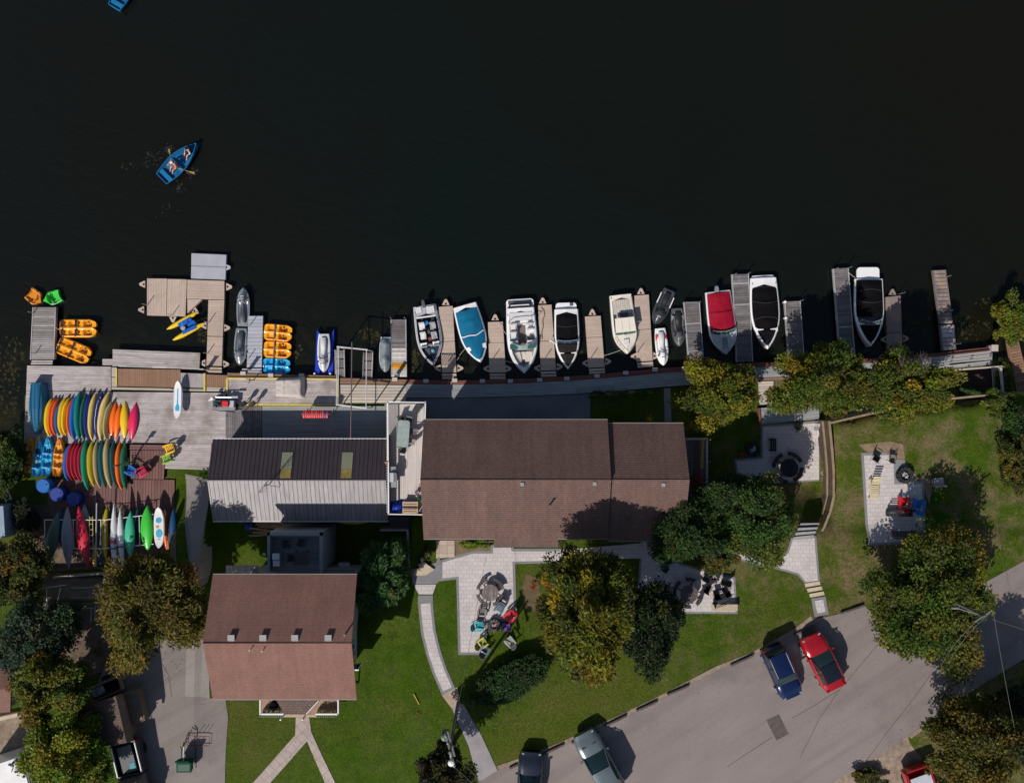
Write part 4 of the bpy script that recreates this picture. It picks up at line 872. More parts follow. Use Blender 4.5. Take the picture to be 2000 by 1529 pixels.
# steel frames among the trees at the left
def pipeframe(name, label, cat, segs, m=ALU, r=0.035):
    g = segs[0][0]; t = thing(name, label, cat, W(g[0], g[1], 2.5))
    for s in segs:
        mb = MB(); mb.tube([W(*q) for q in s], r, 6); mb.build('bar', m, t, world=True)
    return t
pipeframe('boat_trailer', 'empty silver boat trailer frame half hidden by the left trees', 'trailer', [[(80, 1149, 3.6), (128, 1142, 3.6)], [(91, 1150, 3.6), (92, 1200, 3.6)], [(118, 1148, 3.6), (108, 1194, 3.6)], [(66, 1203, 3.6), (130, 1196, 3.6)], [(91, 1180, 3.6), (99, 1196, 3.6)], [(66, 1203, 3.6), (66, 1203, 2.6)], [(130, 1196, 3.6), (130, 1196, 2.6)], [(80, 1149, 3.6), (80, 1149, 2.6)], [(128, 1142, 3.6), (128, 1142, 2.6)]])
pipeframe('storage_rack', 'dark steel storage rack with silver cross bars right of the boat trailer', 'rack', [[(140, 1148, 3.4), (184, 1147, 3.4)], [(138, 1167, 3.4), (184, 1167, 3.4)], [(154, 1188, 3.4), (184, 1187, 3.4)], [(146, 1188, 3.4), (146, 1215, 3.0)], [(178, 1188, 3.4), (178, 1216, 3.0)], [(186, 1180, 3.4), (185, 1215, 3.0)], [(140, 1148, 3.4), (140, 1148, 2.4)], [(184, 1147, 3.4), (184, 1147, 2.4)], [(138, 1167, 3.4), (138, 1167, 2.4)], [(178, 1216, 3.0), (178, 1216, 2.4)]], STEEL)
t = thing('timber_edging', 'pale timber beam behind the lowest kayak rack', 'timber edging', G(160, 1120))
mb = MB(); g = G(160, 1120); slab(mb, [(103, 1126), (210, 1118), (210, 1121), (103, 1130)], g.z - 0.2, g.z + 0.45); slab(mb, [(211, 1118), (230, 1130), (228, 1133), (210, 1121)], g.z - 0.2, g.z + 0.45); mb.build('beam', TAN, t, world=True)
t = thing('ladder', 'short silver ladder lying in the bushes at the left edge', 'ladder', W(14, 965, 1.0))
mb = MB()
for a, b in (((0, 950), (12, 980)), ((10, 945), (22, 975))): mb.tube([W(*a, 1.2), W(*b, 1.2)], 0.03)
for k in range(4): mb.tube([W(0 + 4 * k, 950 + 9 * k, 1.2), W(10 + 4 * k, 945 + 9 * k, 1.2)], 0.022)
mb.build('frame', ALU, t, world=True)
# ---------------------------------------------------------------- boats
def frame_of(stern, bow, z):
    a, b = W(stern[0], stern[1], z), W(bow[0], bow[1], z); d = b - a
    return a, math.atan2(d.y, d.x), d.length
def lerp(a, b, t): return a + (b - a) * t
def box_part(name, m, t, *boxes, smooth=False):
    mb = MB()
    for b in boxes: mb.box(*b)
    return mb.build(name, m, t)
class Boat:
    def __init__(s, label, stern, bow, wpx, hull=WHITE, deck=WHITE, st=0.86, tm=0.42, pw=2.3, h0=0.62, h1=0.24, ts=0.06, tb=0.72, m=0.20, floor=MGREY, group='motor boats moored bow to shore', cat='motor boat', fz=0.22, accent=None):
        loc, rz, L = frame_of(stern, bow, 0.6); loc.z = 0.0
        s.t = thing('motor_boat', label, cat, loc, rz, group); s.L = L; s.B = wpx * GSD * 0.99 / 2
        s.st, s.tm, s.pw, s.h0, s.h1, s.ts, s.tb, s.m = st, tm, pw, h0, h1, ts, tb, m
        N = 22; rings = []
        for i in range(N + 1):
            t = i / N; b = max(0.012, s.b(t)); h = s.h(t); x = t * L; kz = -0.32 + 0.55 * max(0, t - 0.7) ** 1.3 * 2
            k2 = min(kz + 0.22, h - 0.3)
            half = [(b - 0.05 if b > 0.1 else b * .5, h), (b, h - 0.05), (b * 0.985, h - 0.16), (b * 0.90, lerp(k2, h, 0.45)), (b * 0.78, k2), (0, kz)]
            rings.append([(x, y, z) for y, z in half] + [(x, -y, z) for y, z in half[-2::-1]])
        mb = MB(); mb.loft(rings, False, (True, False)); mb.build('hull', hull, s.t, smooth=True)
        mb = MB(); mb.tube([(t / N * L, s.b(t / N) + 0.012, s.h(t / N) - 0.1) for t in range(N + 1)], 0.028, 5); mb.tube([(t / N * L, -s.b(t / N) - 0.012, s.h(t / N) - 0.1) for t in range(N + 1)], 0.028, 5)
        mb.build('rub_rail', accent or MGREY, s.t)
        mb = MB()
        for sg in (1, -1):
            rows = []
            for i in range(N + 1):
                t = i / N; b = max(0.006, s.b(t) - 0.05 if s.b(t) > 0.1 else s.b(t) * .5); bi = s.bi(t); h = s.h(t)
                rows.append([(t * L, sg * b, h), (t * L, sg * lerp(b, bi, 0.5), h + 0.03), (t * L, sg * bi, h + (0.035 if bi > 0 else 0.07))])
            mb.grid(rows)
        mb.build('deck', deck, s.t, smooth=True)
        mb = MB(); n = 14; L_ = []; R_ = []
        for i in range(n + 1):
            t = lerp(s.ts + 0.004, s.tb - 0.004, i / n); bi = s.bi(t)
            L_.append((t * L, bi)); R_.append((t * L, -bi))
        pol = L_ + R_[::-1]
        vs = [(x, y, fz) for x, y in pol] + [(x, y, s.h(x / L) + 0.03) for x, y in pol]; k = len(pol)
        mb.add(vs, [tuple(range(k))] + [(i, (i + 1) % k, k + (i + 1) % k, k + i) for i in range(k)]); mb.build('cockpit', floor, s.t)
        s.fz = fz
    def b(s, t):
        if t < s.tm: return s.B * (s.st + (1 - s.st) * math.sin(min(1, t / s.tm) * PI / 2))
        return s.B * (1 - ((t - s.tm) / (1 - s.tm)) ** s.pw) ** 0.92 if t < 1 else 0.0
    def h(s, t): return s.h0 + s.h1 * t * t
    def bi(s, t):
        if t < s.ts or t > s.tb: return 0.0
        return max(0.05, s.b(t) - s.m)
    def cover(s, t0, t1, m, crown=0.16, over=0.06, name='cover', ridges=(), front=0.0, tip=True):
        rows = []; N = 24; K = 12
        for i in range(N + 1):
            t = lerp(t0, t1, i / N); bb = max(0.03, s.b(t) - s.m + over)
            e = min(1.0, min(i, N - i) / 2.5) if not tip else min(1.0, i / 2.5)
            row = []
            for j in range(K + 1):
                v = -1 + 2 * j / K
                z = s.h(t) + 0.05 + crown * (1 - abs(v) ** 2.2) * (0.55 + 0.45 * e) + 0.05 * (noise.noise(Vector((t * 9 + s.B * 7, v * 2.2, s.L))) + 0.5 * noise.noise(Vector((t * 22, v * 5, s.L)))) * (1 - v * v)
                for rt, rh in ridges: z += rh * math.exp(-((t - rt) / 0.025) ** 2) * (1 - v * v)
                row.append((t * s.L + front * (1 - v * v), v * bb, z))
            rows.append(row)
        mb = MB(); mb.grid(rows)
        for side in (0, K):
            mb.grid([[r[side], (r[side][0], r[side][1] * 1.02, r[side][2] - 0.08)] for r in rows])
        mb.grid([rows[0], [(p[0] - 0.02, p[1], p[2] - 0.09 - 0.1 * (1 - (abs(j - K / 2) / (K / 2)) ** 2)) for j, p in enumerate(rows[0])]])
        mb.grid([rows[-1], [(p[0] + 0.02, p[1], p[2] - 0.09 - 0.1 * (1 - (abs(j - K / 2) / (K / 2)) ** 2)) for j, p in enumerate(rows[-1])]])
        return mb.build(name, m, s.t, smooth=2)
    def bridge(s, t, w=.10, reach=.34, m=WHITE):
        for sg in (1, -1):
            b = s.b(t) - .06; h = s.h(t) + .11; x = t * s.L; mb = MB(); q = [(x - w * 1.8, sg * b, h), (x + w * 1.8, sg * b, h), (x + w * .7, sg * b * (1 - reach * .5), h + .03), (x + w * .3, sg * b * (1 - reach * 2), h + .04), (x - w * .3, sg * b * (1 - reach * 2), h + .04), (x - w * .6, sg * b * (1 - reach * .5), h + .03)]
            mb.add(q + [(a, c, z - .06) for a, c, z in q], [(0, 1, 2, 3, 4, 5), (6, 7, 8, 9, 10, 11)] + [(i, (i + 1) % 6, 6 + (i + 1) % 6, 6 + i) for i in range(6)]); mb.build('deck_bridge', m, s.t)
    def seam(s, t, crown, bow=.25, m=None, v0=-1, v1=1):
        bb = s.b(t) - s.m; pts = []
        for i in range(13):
            v = lerp(v0, v1, i / 12); x = t * s.L - bow * v * v; pts.append((x, v * bb, s.h(x / s.L) + .075 + crown * (1 - abs(v) ** 2.2)))
        mb = MB(); mb.tube(pts, .022, 5); mb.build('cover_seam', m or M('seam_grey', (.045, .042, .046), .8), s.t)
    def shield(s, t, m=PALEGLASS, rise=0.38, rake=0.35, w=0.92, curve=0.25, framem=ALU):
        b = (s.b(t) - s.m * 0.6) * w; h = s.h(t) + 0.05; N = 8; bot = []; top = []
        for i in range(N + 1):
            v = -1 + 2 * i / N; x = t * s.L + curve * (1 - v * v)
            bot.append((x, v * b, h)); top.append((x - rake, v * b * 0.93, h + rise))
        mb = MB(); mb.grid([bot, top]); mb.grid([[(p[0] - .012, p[1], p[2]) for p in bot], [(p[0] - .012, p[1], p[2]) for p in top]]); g = mb.build('windshield', m, s.t, recalc=False)
        mb = MB(); mb.tube(top, 0.022, 5); mb.tube([bot[0], top[0]], 0.02, 5); mb.tube([bot[-1], top[-1]], 0.02, 5); mb.tube([bot[3], top[3]], 0.014, 5); mb.tube([bot[5], top[5]], 0.014, 5)
        mb.build('windshield_frame', framem, g)
    def platform(s, l, m, w=0.86, z=0.36):
        mb = MB(); b = s.B * w; pts = []
        for i in range(9):
            a = PI / 2 * i / 8; pts.append((-l + 0.28 * (1 - math.sin(a)) , b - 0.28 * (1 - math.cos(a))))
        pts = [(0.03, b)] + [(-l + 0.25 - 0.25 * math.sin(PI / 2 * i / 6), b - 0.25 + 0.25 * math.cos(PI / 2 * i / 6)) for i in range(7)]
        pts = pts + [(x, -y) for x, y in pts[::-1]]
        mb.prism(pts, z - 0.12, z); return mb.build('swim_platform', m, s.t)
    def seat(s, t, y, m, w=0.5, back=True, face=1, z=None):
        x = t * s.L; z = s.fz if z is None else z
        mb = MB(); mb.box((x, y, z + 0.18), (0.48, w, 0.36)); mb.box((x, y, z + 0.39), (0.46, w * 0.94, 0.07), tint=1.08)
        o = mb.build('seat', m, s.t)
        if back: mb = MB(); mb.box((x - face * 0.22, y, z + 0.58), (0.10, w * 0.94, 0.40), ry=-face * 0.12); mb.build('backrest', m, o)
    def outboard(s, y=0.0, m=BLACKP, z=0.75, tilt=0.0):
        mb = MB(); mb.loft([[(-0.12 + x * k - o, y + yy * k, zz) for x, yy in ((-.26, -.1), (-.3, 0), (-.26, .1), (0, .16), (.2, .13), (.2, -.13), (0, -.16))] for k, zz, o in ((0.85, z - .25, 0), (1, z - .05, .0), (1.0, z + .12, 0.02), (0.7, z + .2, .03))]); c = mb.build('outboard', m, s.t, smooth=True)
        mb = MB(); mb.box((-0.14, y, z - 0.6), (0.16, 0.1, 0.75)); mb.box((0.05, y, z - .3), (0.22, .3, .1)); mb.build('bracket', DGREY, c)
    def rail(s, t0, t1, m=STEEL, rise=0.22, n=7):
        for sg in (1, -1):
            mb = MB(); pts = [(lerp(t0, t1, i / n) * s.L, sg * max(0.03, s.b(lerp(t0, t1, i / n)) - 0.08), s.h(lerp(t0, t1, i / n)) + rise) for i in range(n + 1)]
            mb.tube(pts, 0.016, 5)
            for i in range(0, n + 1, 2): mb.tube([pts[i], (pts[i][0], pts[i][1], pts[i][2] - rise)], 0.012, 5)
            mb.build('bow_rail', m, s.t)
    def cleat(s, *ty):
        for t, y in ty:
            mb = MB(); x = t * s.L; mb.box((x, y, s.h(t) + 0.07), (0.16, 0.03, 0.03)); mb.box((x, y, s.h(t) + 0.045), (0.05, 0.03, 0.05)); mb.build('cleat', STEEL, s.t)
TEAL = M('blue_canvas', (0.004, 0.115, 0.23), 0.75, var=0.10, scale=2, bmp=0.3)
REDC = M('red_canvas', (0.27, 0.004, 0.02), 0.75, var=0.10, scale=2, bmp=0.3)
PALED = M('pale_grey_deck', (0.42, 0.45, 0.45), 0.6, var=0.12, scale=2)
SEATW = M('white_vinyl', (0.58, 0.57, 0.57), 0.5, var=0.06); SEATG = M('grey_vinyl', (0.33, 0.33, 0.35), 0.55, var=0.1)
DFLOOR = M('dark_carpet', (0.035, 0.036, 0.045), 0.9, var=0.3); TFLOOR = M('taupe_carpet', (0.16, 0.13, 0.12), 0.9, var=0.15)
# 1 open fishing boat
b = Boat('silver open fishing boat with dark floor and white seats, left of the paddle strewn dock', (829, 597), (846, 713), 48, hull=ALU, deck=M('silver_deck', (0.42, 0.42, 0.47), 0.45, 0.3, var=0.12), st=0.88, tm=0.5, pw=2.2, ts=0.14, tb=0.94, m=0.13, floor=DFLOOR, accent=WHITE)
L = b.L
for y, t, k in ((-0.42, 0.34, 1), (-0.42, 0.50, 1), (0.42, 0.36, 1), (0.42, 0.52, 1)): b.seat(t, y, SEATG if y > 0 else SEATW, 0.46)
for y in (0.48, -0.48):
    mb = MB(); mb.hexa([(L * .60, y - .27, .25), (L * .68, y - .27, .25), (L * .68, y + .27, .25), (L * .60, y + .27, .25)], [(L * .62, y - .25, .85), (L * .67, y - .25, .78), (L * .67, y + .25, .78), (L * .62, y + .25, .85)]); c = mb.build('console', WHITE, b.t)
    mb = MB(); mb.box((L * .685, y, .88), (.03, .5, .22), ry=-.4); mb.build('windscreen', PALEGLASS, c)
mb = MB(); rows = [[(t * L, v * max(.05, b.b(t) - .16), .52) for v in (-1, 0, 1)] for t in (.70, .76, .82, .88, .93)]; mb.grid(rows); mb.build('casting_deck', M('navy_carpet', (0.03, 0.035, 0.07), .9, var=.2), b.t)
mb = MB(); mb.box((L * .775, -.3, .545), (.62, .42, .04)); mb.build('hatch', DGREY, b.t)
mb = MB(); mb.ball((L * .76, .15, .56), .16, sz=.6); mb.build('bag', M('pale_blue_bag', (.12, .28, .45), .6), b.t)
for x, y, q, m_, a in ((.42, 0, (.5, .2, .3), DGREY, .3), (.29, -.1, (.3, .35, .3), BLUEP, .6), (.56, .05, (.25, .25, .35), REDB, .2), (.66, -.02, (.4, .2, .25), MGREY, 1.1), (.25, .62, (.7, .1, .12), BLACKP, .1)): box_part('gear', m_, b.t, ((L * x, y, .25 + q[2] / 2), q, a))
for y, e in ((.2, .35), (-.15, -.3)): mb = MB(); mb.tube([(L * .30, y, .72), (L * .78, y + e, .80)], .014, 5); mb.build('fishing_rod', BLACKP, b.t)
mb = MB(); mb.lathe([(.15, 0), (.17, .02), (.15, .04)], (L * .60, .46, .86), 12, cap=(False, False)); mb.build('steering_wheel', BLACKP, b.t)
mb = MB(); mb.box((L * .19, 0, .66), (.10, 1.5, .06)); mb.build('thwart', WHITE, b.t)
mb = MB(); mb.box((L * .08, .42, .70), (.5, .6, .10)); mb.box((L * .06, -.5, .68), (.42, .45, .08)); mb.build('stern_locker', SEATW, b.t)
b.outboard(-0.02, DGREY, 0.95); b.cleat((.9, .12), (.9, -.12), (.1, .8), (.1, -.8))
mb = MB(); mb.tube([(L * .94, .05, .95), (L * 1.02, .1, 1.0), (L * 1.05, .15, .7)], .05); mb.build('trolling_motor', DGREY, b.t)
# 2 blue covered boat
b = Boat('white boat fully covered by a bright teal blue canvas', (907.5, 596), (939, 708), 51, st=0.90, tm=0.45, pw=2.3, ts=0.05, tb=0.93, m=0.17)
b.cover(0.09, 0.93, TEAL, 0.2, 0.07, ridges=((0.30, 0.08), (0.52, -0.05)))
for t_, vv in ((0.70, 1), (0.70, -1)):
    mb = MB(); bb = b.b(t_) - .06; mb.add([(t_ * b.L, vv * bb, b.h(t_) + .1), (t_ * b.L + .45, vv * (bb - .06), b.h(t_) + .12), (t_ * b.L + .1, vv * (bb - .75), b.h(t_) + .27)], [(0, 1, 2)]); mb.add([(t_ * b.L, vv * bb, b.h(t_) + .09), (t_ * b.L + .45, vv * (bb - .06), b.h(t_) + .11), (t_ * b.L + .1, vv * (bb - .75), b.h(t_) + .25)], [(2, 1, 0)]); mb.build('deck_gap', WHITE, b.t, recalc=False)
mb = MB(); pts = []
for i in range(9):
    v = -1 + 2 * i / 8; bb = b.b(.5) - .12; pts.append((.5 * b.L + .14 * (1 - v * v) + .05 * math.sin(5 * v), v * bb, b.h(.5) + .12 + .15 * (1 - abs(v) ** 2.2)))
mb.tube(pts, .05, 6); mb.build('cover_strap', WHITEP, b.t)
# 3 white cruiser
b = Boat('large white open cruiser with dark swim platform and cream bow seats', (1016, 602), (1024, 729), 58, st=0.92, tm=0.45, pw=2.5, ts=0.06, tb=0.90, m=0.22, floor=WHITE, h0=0.78)
L = b.L; b.platform(0.72, WHITE, 0.93, 0.5)
box_part('platform_pad', DGREY, b.t, ((-.48, 0, .515), (.3, 1.8, .03))); box_part('sun_pad', BLACKP, b.t, ((-.08, 0, .62), (.36, 1.75, .2)))
mb = MB(); mb.tube([(-.2, -.7, .75), (-.22, -.68, .85), (-.22, .68, .85), (-.2, .7, .75)], .04); mb.build('tow_bar', WHITE, b.t)
box_part('aisle', TFLOOR, b.t, ((L * .48, .02, .245), (L * .44, .55, .05)))
box_part('engine_cover', SEATW, b.t, ((L * .13, 0, .62), (.6, 1.7, .5)))
for y, t in ((.62, .30), (.66, .38), (-.62, .30), (-.66, .42)): b.seat(t, y, SEATW, .55)
box_part('bench', SEATW, b.t, ((L * .33, -.7, .5), (1.5, .5, .5)))
for y in (.68, -.68):
    mb = MB(); mb.box((L * .56, y, .66), (.55, .62, .75)); c = mb.build('console', WHITE, b.t); mb = MB(); mb.box((L * .59, y, 1.12), (.40, .6, .04), ry=.5); mb.build('dash_glass', M('green_glass', (.03, .09, .08), .1), c)
box_part('instrument', BLACKP, b.t, ((L * .49, .66, .95), (.35, .5, .1)))
mb = MB(); mb.lathe([(.16, 0), (.18, .03), (.16, .06)], (L * .47, .66, 1.0), 12, cap=(False, False)); mb.build('steering_wheel', BLACKP, b.t)
CREAMV = M('cream_vinyl', (.55, .50, .44), .55, var=.06)
for y in (.42, -.42): box_part('bow_seat', CREAMV, b.t, ((L * .76, y, .55), (L * .17, .52, .4), -.12 if y > 0 else .12))
box_part('bow_seat', CREAMV, b.t, ((L * .73, 0, .5), (L * .12, .35, .3)))
box_part('bow_step', BLACKP, b.t, ((L * .84, 0, .66), (.12, .42, .06)))
mb = MB(); mb.tube([(L * .22, -1.0, .9), (L * .24, -.95, 1.5), (L * .25, 0, 1.62), (L * .24, .95, 1.5), (L * .22, 1.0, .9)], .03); mb.build('wake_tower', ALU, b.t)
b.shield(.60, rise=.32); b.cleat((.9, .2), (.9, -.2), (.1, 1.0), (.1, -1.0)); b.rail(.72, .97)
# 4 black covered bow rider
b = Boat('white bow rider with black covers and blue windshield, between two beige docks', (1106, 604), (1109, 721), 48, st=0.94, tm=0.45, pw=2.2, ts=0.06, tb=0.92, m=0.14)
b.platform(.52, WHITE, .85, .42); b.cover(.10, .52, BLACKC, .16, .03, tip=False); b.cover(.58, .72, M('brown_black_canvas', (.02, .016, .015), .8, var=.2), .06, .02, tip=False); b.cover(.745, .95, M('brown_black_canvas', (.03, .024, .022), .8), .05, -.02); b.bridge(.733, .08, .3)
b.seam(.30, .17, .15); b.shield(.555, M('blue_glass', (.02, .05, .10), .08), .30, .18, .95, .08); b.cleat((.93, .12), (.93, -.12))
box_part('hatch', DGREY, b.t, ((-.38, .42, .44), (.22, .26, .03)))
mb = MB(); mb.tube([(.58 * b.L, -.9, .8), (.52 * b.L, -1.25, .9)], .03); mb.ball((.52 * b.L, -1.3, .9), .09); mb.build('fender', WHITE, b.t)
# 5 cream boat
b = Boat('cream runabout with beige hardtop and slatted rear bench', (1212, 576), (1225, 691), 47, hull=CREAM, deck=CREAM, st=0.90, tm=0.62, pw=2.2, ts=0.05, tb=0.66, m=0.15, floor=SEATW)
L = b.L
mb = MB()
for k in range(9): mb.box((L * .20, -.66 + k * .165, .55 + .03 * (k % 2)), (L * .24, .15, .08), tint=1 - .05 * (k % 2))
mb.build('rear_bench', M('ivory_slats', (.50, .45, .40), .6), b.t); box_part('engine_hatch', DGREY, b.t, ((L * .345, 0, .66), (.34, .82, .08)))
mb = MB(); mb.hexa([(L * .40, -.74, 1.38), (L * .64, -.80, 1.36), (L * .64, .80, 1.36), (L * .40, .74, 1.38)], [(L * .405, -.70, 1.43), (L * .635, -.76, 1.41), (L * .635, .76, 1.41), (L * .405, .70, 1.43)]); hd = mb.build('hardtop', CREAM, b.t)
mb = MB()
for x, y in ((.41, .68), (.41, -.68), (.63, .74), (.63, -.74)): mb.tube([(L * x, y, .6), (L * x, y, 1.38)], .025)
mb.build('hardtop_posts', ALU, hd)
mb = MB(); mb.box((L * .52, .27, 1.425), (L * .2, .015, .03)); mb.box((L * .52, -.27, 1.423), (L * .2, .015, .03)); mb.build('seam', SEATG, hd)
b.shield(.665, M('green_glass', (.05, .12, .10), .1), .36, .25, .95, .06); b.rail(.72, .96); b.cleat((.94, 0), (.80, 0), (.04, .78), (.04, -.78))
box_part('deck_hatch', SEATW, b.t, ((L * .80, 0, .90), (.4, .4, .04)))
# 6 red cover
b = Boat('white boat under a crimson red canvas with a pale grey striped foredeck', (1402, 569), (1417, 692), 54, deck=PALED, st=0.90, tm=0.62, pw=2.1, ts=0.04, tb=0.66, m=0.13)
b.cover(.03, .63, REDC, .18, .03, tip=False, ridges=((.35, .06),)); b.seam(.34, .22, .1, M('red_seam', (.17, .004, .015), .8)); b.shield(.655, M('green_glass', (.05, .12, .10), .1), .30, .22, .92, .16); b.outboard(-.1, MGREY, .72); L = b.L
mb = MB()
for k in range(5): mb.box((L * .84, -.18 + .09 * k, .875), (L * .22 - abs(k - 2) * .05, .035, .012))
mb.build('deck_stripe', DGREY, b.t); b.cleat((.95, 0), (.8, .45), (.8, -.45))
# 7, 8 white with black covers
BB2 = M('black_mesh_canvas', (.008, .0075, .009), .85, var=.4, scale=6, spec=.05)
b = Boat('white motor boat with smooth black covers and wide white stern, left of the fender dock', (1491, 543), (1497.5, 682), 57, st=0.88, tm=0.45, pw=2.2, ts=0.12, tb=0.94, m=0.15)
b.platform(.22, WHITE, .82, .45); b.cover(.16, .705, BLACKC, .26, .03, tip=False, ridges=((.36, .12),)); b.cover(.745, .95, BB2, .05, -.02); b.bridge(.725); b.seam(.36, .36, .22); b.seam(.55, .27, -.2); b.cleat((.95, .05), (.08, .9), (.08, -.9))
b = Boat('white motor boat with black covers and clear windshield at the far right of the slips', (1697, 545), (1697.6, 677), 58, st=0.94, tm=0.42, pw=2.2, ts=0.10, tb=0.93, m=0.16)
b.platform(.92, WHITE, .76, .48); b.cover(.02, .56, BLACKC, .30, .05, tip=False, ridges=((.12, .05), (.34, .1))); b.cover(.69, .93, BB2, .05, -.03); b.bridge(.665, .09, .3); b.seam(.16, .33, -.15); b.seam(.36, .38, .2); b.shield(.66, M('clear_glass', (.10, .13, .14), .08), .32, .3, .92, .2); b.cleat((.93, .08), (.95, -.08))
# ---------------------------------------------------------------- jet skis
def ski(label, stern, bow, wpx, hull, deckm, seatm, zt=0.0, cover=None, accent=None, strips=None, screen=False, group='jet skis moored among the docks'):
    loc, rz, L = frame_of(stern, bow, 0.5 + zt); loc.z = zt
    t = thing('jet_ski', label, 'jet ski', loc, rz, group); B = wpx * GSD * .985 / 2
    bb = lambda u: B * (.80 + .2 * math.sin(min(1, u / .4) * PI / 2)) if u < .4 else B * (1 - ((u - .4) / .6) ** 3.0) ** .62 if u < 1 else 0.01
    rings = []; N = 16
    for i in range(N + 1):
        u = i / N; b = max(.02, bb(u)); h = .34 + .14 * u
        half = [(b * .8, h + .03), (b, h - .02), (b * .96, h - .12), (b * .7, -.1 + .2 * u * u), (0, -.18 + .35 * max(0, u - .6))]
        rings.append([(u * L, y, z) for y, z in half] + [(u * L, -y, z) for y, z in half[-2::-1]])
    mb = MB(); mb.loft(rings, False, (True, False)); mb.build('hull', hull, t, smooth=True)
    rows = []
    for i in range(N * 2 + 1):
        u = i / N / 2; b = max(.01, bb(u) * .8); h = .34 + .14 * u + .03; row = []
        for j in range(13):
            v = -1 + j / 6
            well = -.14 * ss(.08, .14, u) * (1 - ss(.60, .66, u)) * math.exp(-((abs(v) - .62) / .22) ** 4)
            hood = .30 * ss(.52, .66, u) * (1 - ss(.72, 1.0, u)) * math.exp(-(v / .62) ** 4) + .05 * (1 - v * v) * ss(.6, .8, u)
            row.append((u * L, v * b, h + well + hood))
        rows.append(row)
    mb = MB(); mb.grid(rows); mb.build('deck', deckm, t, smooth=2)
    mb = MB(); rg = []
    for u, w, h in ((.10, .40, .55), (.2, .42, .66), (.33, .36, .68), (.38, .34, .62), (.52, .28, .62), (.58, .22, .66), (.62, .14, .68)):
        w *= B; rg.append([(u * L, -w, .38), (u * L, -w, h - .06), (u * L, -w * .6, h), (u * L, w * .6, h), (u * L, w, h - .06), (u * L, w, .38)])
    mb.loft(rg, False); mb.build('seat', seatm, t, smooth=True)
    if cover is None:
        mb = MB(); mb.tube([(.60 * L, .34, .84), (.635 * L, .12, .86), (.64 * L, 0, .84), (.635 * L, -.12, .86), (.60 * L, -.34, .84)], .026); mb.build('handlebar', BLACKP, t)
        mb = MB()
        for y in (.36, -.36): mb.box((.72 * L, y, .74), (.14, .12, .10), .3 if y > 0 else -.3)
        mb.build('mirror', BLACKP, t)
        mb = MB(); mb.box((.78 * L, 0, .83), (.05, .32, .02), ry=-.5); mb.build('dash', SEATG if strips is None else WHITE, t)
    else:
        rows = []
        for i in range(19):
            u = .06 + .88 * i / 18; b = bb(u) * .93
            rows.append([(u * L, v * b, .40 + .14 * u + (.34 * ss(.02, .2, u) + .2 * math.exp(-((u - .62) / .08) ** 2)) * (1 - abs(v) ** 1.6) * (1 - ss(.75, 1, u) * .7) + .04 * noise.noise(Vector((u * 11, v * 3, L)))) for v in [-1 + k / 5 for k in range(11)]])
        mb = MB(); mb.grid(rows); mb.build('cover', cover, t, smooth=2)
    if accent:
        mb = MB()
        for y in (1, -1):
            u = .22; b = bb(u); mb.add([(.16 * L, y * b * .92, .42), (.34 * L, y * b * .95, .44), (.22 * L, y * b * .5, .50)], [(0, 1, 2)])
        mb.build('accent_panel', accent, t)
    if strips:
        mb = MB()
        for y in (1, -1): mb.box((.30 * L, y * B * .9, .42), (.30 * L, .06, .04), tint=1.2)
        mb.build('side_strip', strips, t)
    return t
SKIG = M('silver_grey_gelcoat', (.25, .27, .30), .25, .2, var=.15, scale=2, coat=.4); SKID = M('charcoal_gelcoat', (.045, .048, .055), .3, var=.25, scale=2, coat=.3)
ski('dark grey long jet ski with bow to the lake, beyond its twin', (473, 637), (475, 562), 26, SKIG, SKIG, DGREY)
ski('dark grey long jet ski with bow to the shore, stern to its twin', (470, 641), (468, 713), 26, SKIG, SKIG, DGREY)
ski('white jet ski parked on the blue floating lift', (631.5, 652), (632, 727), 25, WHITE, M('silver_white', (.50, .50, .52), .3), SEATW, zt=.35)
t = thing('jet_ski_lift', 'blue V ended floating lift under the white jet ski', 'jet ski lift', ctr([(632, 690)], 0))
LB = M('lift_blue', (.006, .035, .42), .45, var=.1)
for q in ([(619, 644), (627, 655), (624, 731), (615, 731)], [(646, 655), (652, 643), (650, 731), (640, 731)]): mb = MB(); slab(mb, q, -.1, .40); mb.build('float', LB, t, world=True)
mb = MB(); slab(mb, [(626, 660), (645, 660), (643, 730), (623, 730)], -.1, .18); mb.build('cradle', LB, t, world=True)
for px in (614.5, 645): mb = MB(); p = W(px, 729.5, .5); mb.ball((p.x, p.y, .5), .1); mb.build('roller', WHITEP, t, world=True)
ski('jet ski under a wrinkled grey cover left of the white and orange dock', (753, 658), (752, 727), 25, WHITE, SKIG, SKIG, cover=M('grey_cover', (.20, .23, .25), .6, var=.4, scale=3))
ski('black jet ski angled beside the cream boat dock', (1309, 566), (1279, 633), 30, SKID, SKID, BLACKP, strips=WHITE)
ski('dark grey jet ski tied beside the grey board dock', (1323, 602), (1327, 676), 28, SKID, M('grey_deck', (.09, .09, .095), .4, var=.3, scale=3), BLACKP, accent=SKIG)
ski('white jet ski with red side panels below the black jet ski', (1290, 641), (1296, 714), 25, WHITE, WHITE, SEATW, accent=REDP)
